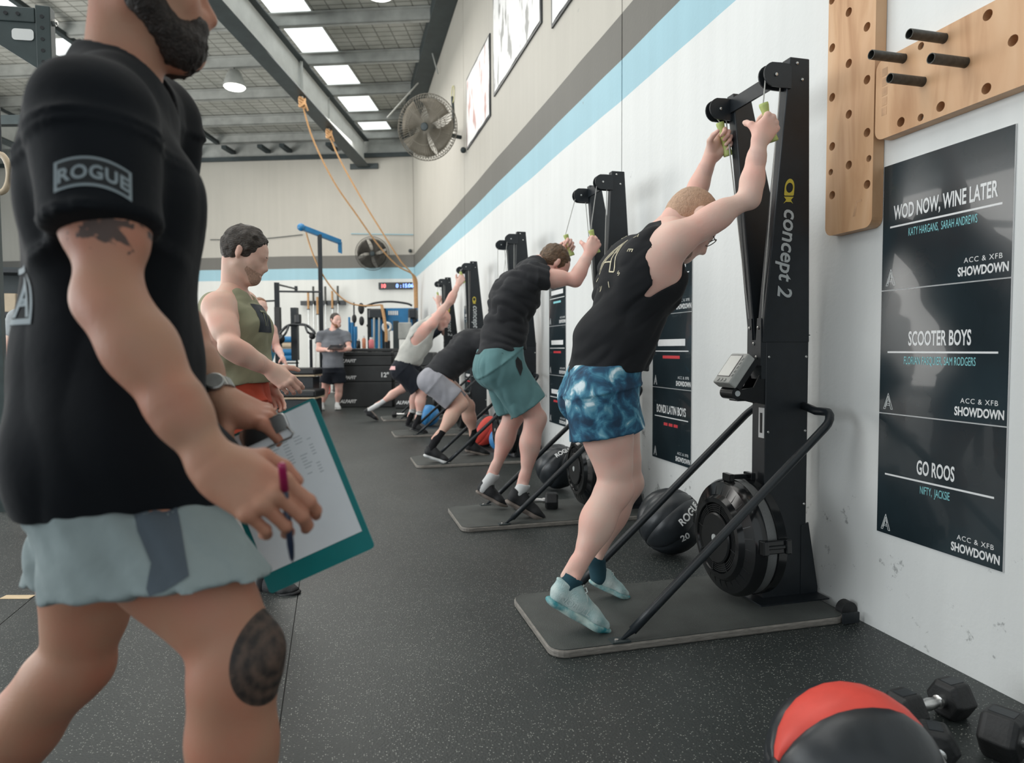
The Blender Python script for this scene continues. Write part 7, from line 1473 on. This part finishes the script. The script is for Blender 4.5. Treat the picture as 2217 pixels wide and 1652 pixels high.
    sp += [tube_leg(J['hipR'], A(480, 1400, 1.07), 1.0, 0.108, 0.134, fw, 0.03, 0.90), tube_leg(J['hipL'], A(185, 1400, 1.30), 1.0, 0.105, 0.124, fw, 0.04, 0.90), Pr(J['hipR']-fw*0.02, A(225, 1330, 1.05), 0.095, 0.090, 0.092, 0.088, r, fw, m=0.06, k=0.04), Pr(J['hipR'], J['hipR']+fw*0.06-Z_*0.03, 0.112, 0.116, k=0.04), Pr(J['hipL'], J['hipL'], 0.108, k=0.04)]
    slit = [EL(A(412, 1268, 0.93), 0.012, 0.05, 0.05, nrm(CR), nrm(-fy), k=0.004)]
    so = f.cloth('shorts', sp, 0.0052, MSH, cuts=[(hem+Z_*0.014, Z_), (A(330, 1292, 1.01), nrm(-Z_+r*0.17))], sub=slit, disp=folds(0.013, [(nrm(CR*0.5-Z_*0.7), 6), (nrm(CR*0.7+Z_*0.5), 30), (fy, 10)], 8.0))
    pn = cloth_mat('slate_panel_cloth', (0.075, 0.095, 0.115), 0.8); po2 = A(345, 1180, 1.0); pd2 = nrm(CAMP-po2); k2 = 1.0/1478
    poly = [(-62, 95), (38, 110), (55, -10), (64, -68), (10, -100), (-30, -112), (-18, -40), (-48, 30)]; decal('side_panel', [(x*k2, y*k2) for x, y in poly], [list(range(8))[::-1]], po2, nrm(CR), nrm(CU), so, pn, so, 0.0018, dirn=pd2)
    # shoes (below the frame)
    hR, tR_ = np.asarray(J['anR']).copy(), np.asarray(J['anR']).copy(); hR = hR-fw*0.06; tR_ = hR+fw*0.29; hR[2] = 0.0; tR_[2] = 0.0; build_shoe(f, hR, tR_, Z_, M_blackshoe, M_greysole, None, 0.006, J['anR'], M_blacksock, 0.05, J['knR'])
    hL = np.asarray(J['anL'])-fw*0.04; tL_ = hL+fw*0.23; hL[2] = 0.13; tL_[2] = 0.0; build_shoe(f, hL, tL_, Z_, M_blackshoe, M_greysole, None, 0.006, J['anL'], M_blacksock, 0.05, J['knL'])
    # watch on the far wrist
    wd = nrm(J['wrL']-J['elL']); wc = J['wrL']-wd*0.022; u2, v2, _ = frame_from(wd, tL); MW = mat('brushed_watch_steel', (0.32, 0.32, 0.31), 0.35, 0.9, var=0.1, vscale=60)
    Q = [wc+(u2*math.cos(q)+v2*math.sin(q))*0.034 for q in np.linspace(0, 2*math.pi, 29)[:-1]]
    w0 = MB()
    for q in range(28):
        a = 2*math.pi*q/28; rad_ = u2*math.cos(a)+v2*math.sin(a); w0.obox(wc+rad_*0.0335, (rad_, wd, np.cross(rad_, wd)), (0.0028, 0.0115, 0.0035))
    wo = w0.build('watch', MW, f.t, bevel=0.001)
    back = nrm(Z_*0.7-fy*0.6+CR*0.1); back = nrm(back-wd*np.dot(back, wd)); MB().lathe([(0.017, 0.030), (0.019, 0.034), (0.019, 0.041), (0.016, 0.043), (0, 0.043)], wc, back, 24).build('watch_face', MW, wo)
    # clipboard
    c4 = [A(680, 860, 1.325), A(812, 1185, 1.325), A(585, 1287, 1.335), None]; c4[3] = c4[0]+c4[2]-c4[1]
    ex_, ey_ = nrm(c4[0]-c4[3]), c4[0]-c4[1]; W_, H_ = np.linalg.norm(c4[0]-c4[3]), np.linalg.norm(ey_); ey_ = nrm(ey_); nz_ = np.cross(ex_, ey_); ct = (c4[0]+c4[2])/2
    if np.dot(nz_, CAMP-ct) < 0: nz_ = -nz_
    t = thing('clipboard', 'teal clipboard with a white score sheet held by the man in black tee', 'clipboard', tuple(c4[2]))
    bo_ = MB().prism(rrect(W_, H_, 0.008), ct-nz_*0.003, ex_, ey_, nz_*0.003).build('board', mat('teal_plastic', (0.0, 0.20, 0.205), 0.4, var=0.06, vscale=20), t)
    pw, ph = W_*0.90, H_*0.86; pc = ct+ey_*H_*0.055
    pa = MB().prism([(-pw/2, -ph/2), (pw/2, -ph/2), (pw/2, ph/2), (-pw/2, ph/2)], pc+nz_*0.0006, ex_, ey_, nz_*0.0006).build('paper', mat('white_paper', (0.84, 0.87, 0.90), 0.7, var=0.03, vscale=12), t)
    MI = mat('grey_ink', (0.48, 0.52, 0.55), 0.7); mb = MB(); rr_ = random.Random(4)
    def onp(x, y): return pc+ex_*x*pw+ey_*y*ph+nz_*0.0014
    for k in range(15):
        y = 0.33-0.023*k
        for x0, x1 in ((-0.30, -0.12+0.06*rr_.random()), (-0.08, 0.02+0.05*rr_.random()), (0.10, 0.16), (0.22, 0.27+0.04*rr_.random()), (0.34, 0.38)):
            if rr_.random() < 0.75: mb.add([onp(x0, y), onp(x1, y), onp(x1, y+0.006), onp(x0, y+0.006)], [[0, 1, 2, 3]])
    mb.build('printed_table', MI, pa)
    MB().obox(onp(-0.40, 0.33), (ex_, ey_, nz_), (0.014, 0.016, 0.0003)).build('printed_logo', M_black2, pa); MB().obox(onp(-0.40, 0.335)+nz_*0.0004, (ex_, ey_, nz_), (0.007, 0.010, 0.0003)).build('printed_logo_mark', M_ballred, pa)
    MCL = mat('clip_steel', (0.55, 0.54, 0.52), 0.25, 1.0); cc = ct+ey_*(H_/2-0.018)
    cp = MB().prism(rrect(0.10, 0.034, 0.010), cc+nz_*0.002, ex_, ey_, nz_*0.006).build('clip', MCL, t, bevel=0.002)
    MB().tube([cc+ex_*-0.045-ey_*0.012+nz_*0.007, cc+ex_*-0.052-ey_*0.028+nz_*0.006, cc+ex_*-0.044-ey_*0.034+nz_*0.004, cc+ex_*0.044-ey_*0.034+nz_*0.004, cc+ex_*0.052-ey_*0.028+nz_*0.006, cc+ex_*0.045-ey_*0.012+nz_*0.007], 0.002, 8).build('clip_wire', MCL, cp, smooth=True)
    # pen between the fingers
    p0, p1 = A(610, 1003, 0.905), A(633, 1217, 0.965); dd = p1-p0; Lp = np.linalg.norm(dd); t = thing('pen', 'dark navy pen with a magenta end held between fingers over the clipboard', 'pen', tuple(p1))
    MB().lathe([(0.0, 0.0), (0.0052, 0.001), (0.0055, 0.006), (0.0058, Lp*0.26)], p0, dd, 14).build('cap', mat('magenta_plastic', (0.30, 0.008, 0.075), 0.35), t, smooth=True)
    MB().lathe([(0.0048, Lp*0.25), (0.0050, Lp*0.82), (0.0034, Lp*0.95), (0.0008, Lp), (0, Lp)], p0, dd, 14).build('barrel', mat('navy_plastic', (0.012, 0.02, 0.045), 0.35), t, smooth=True)
clip_man()
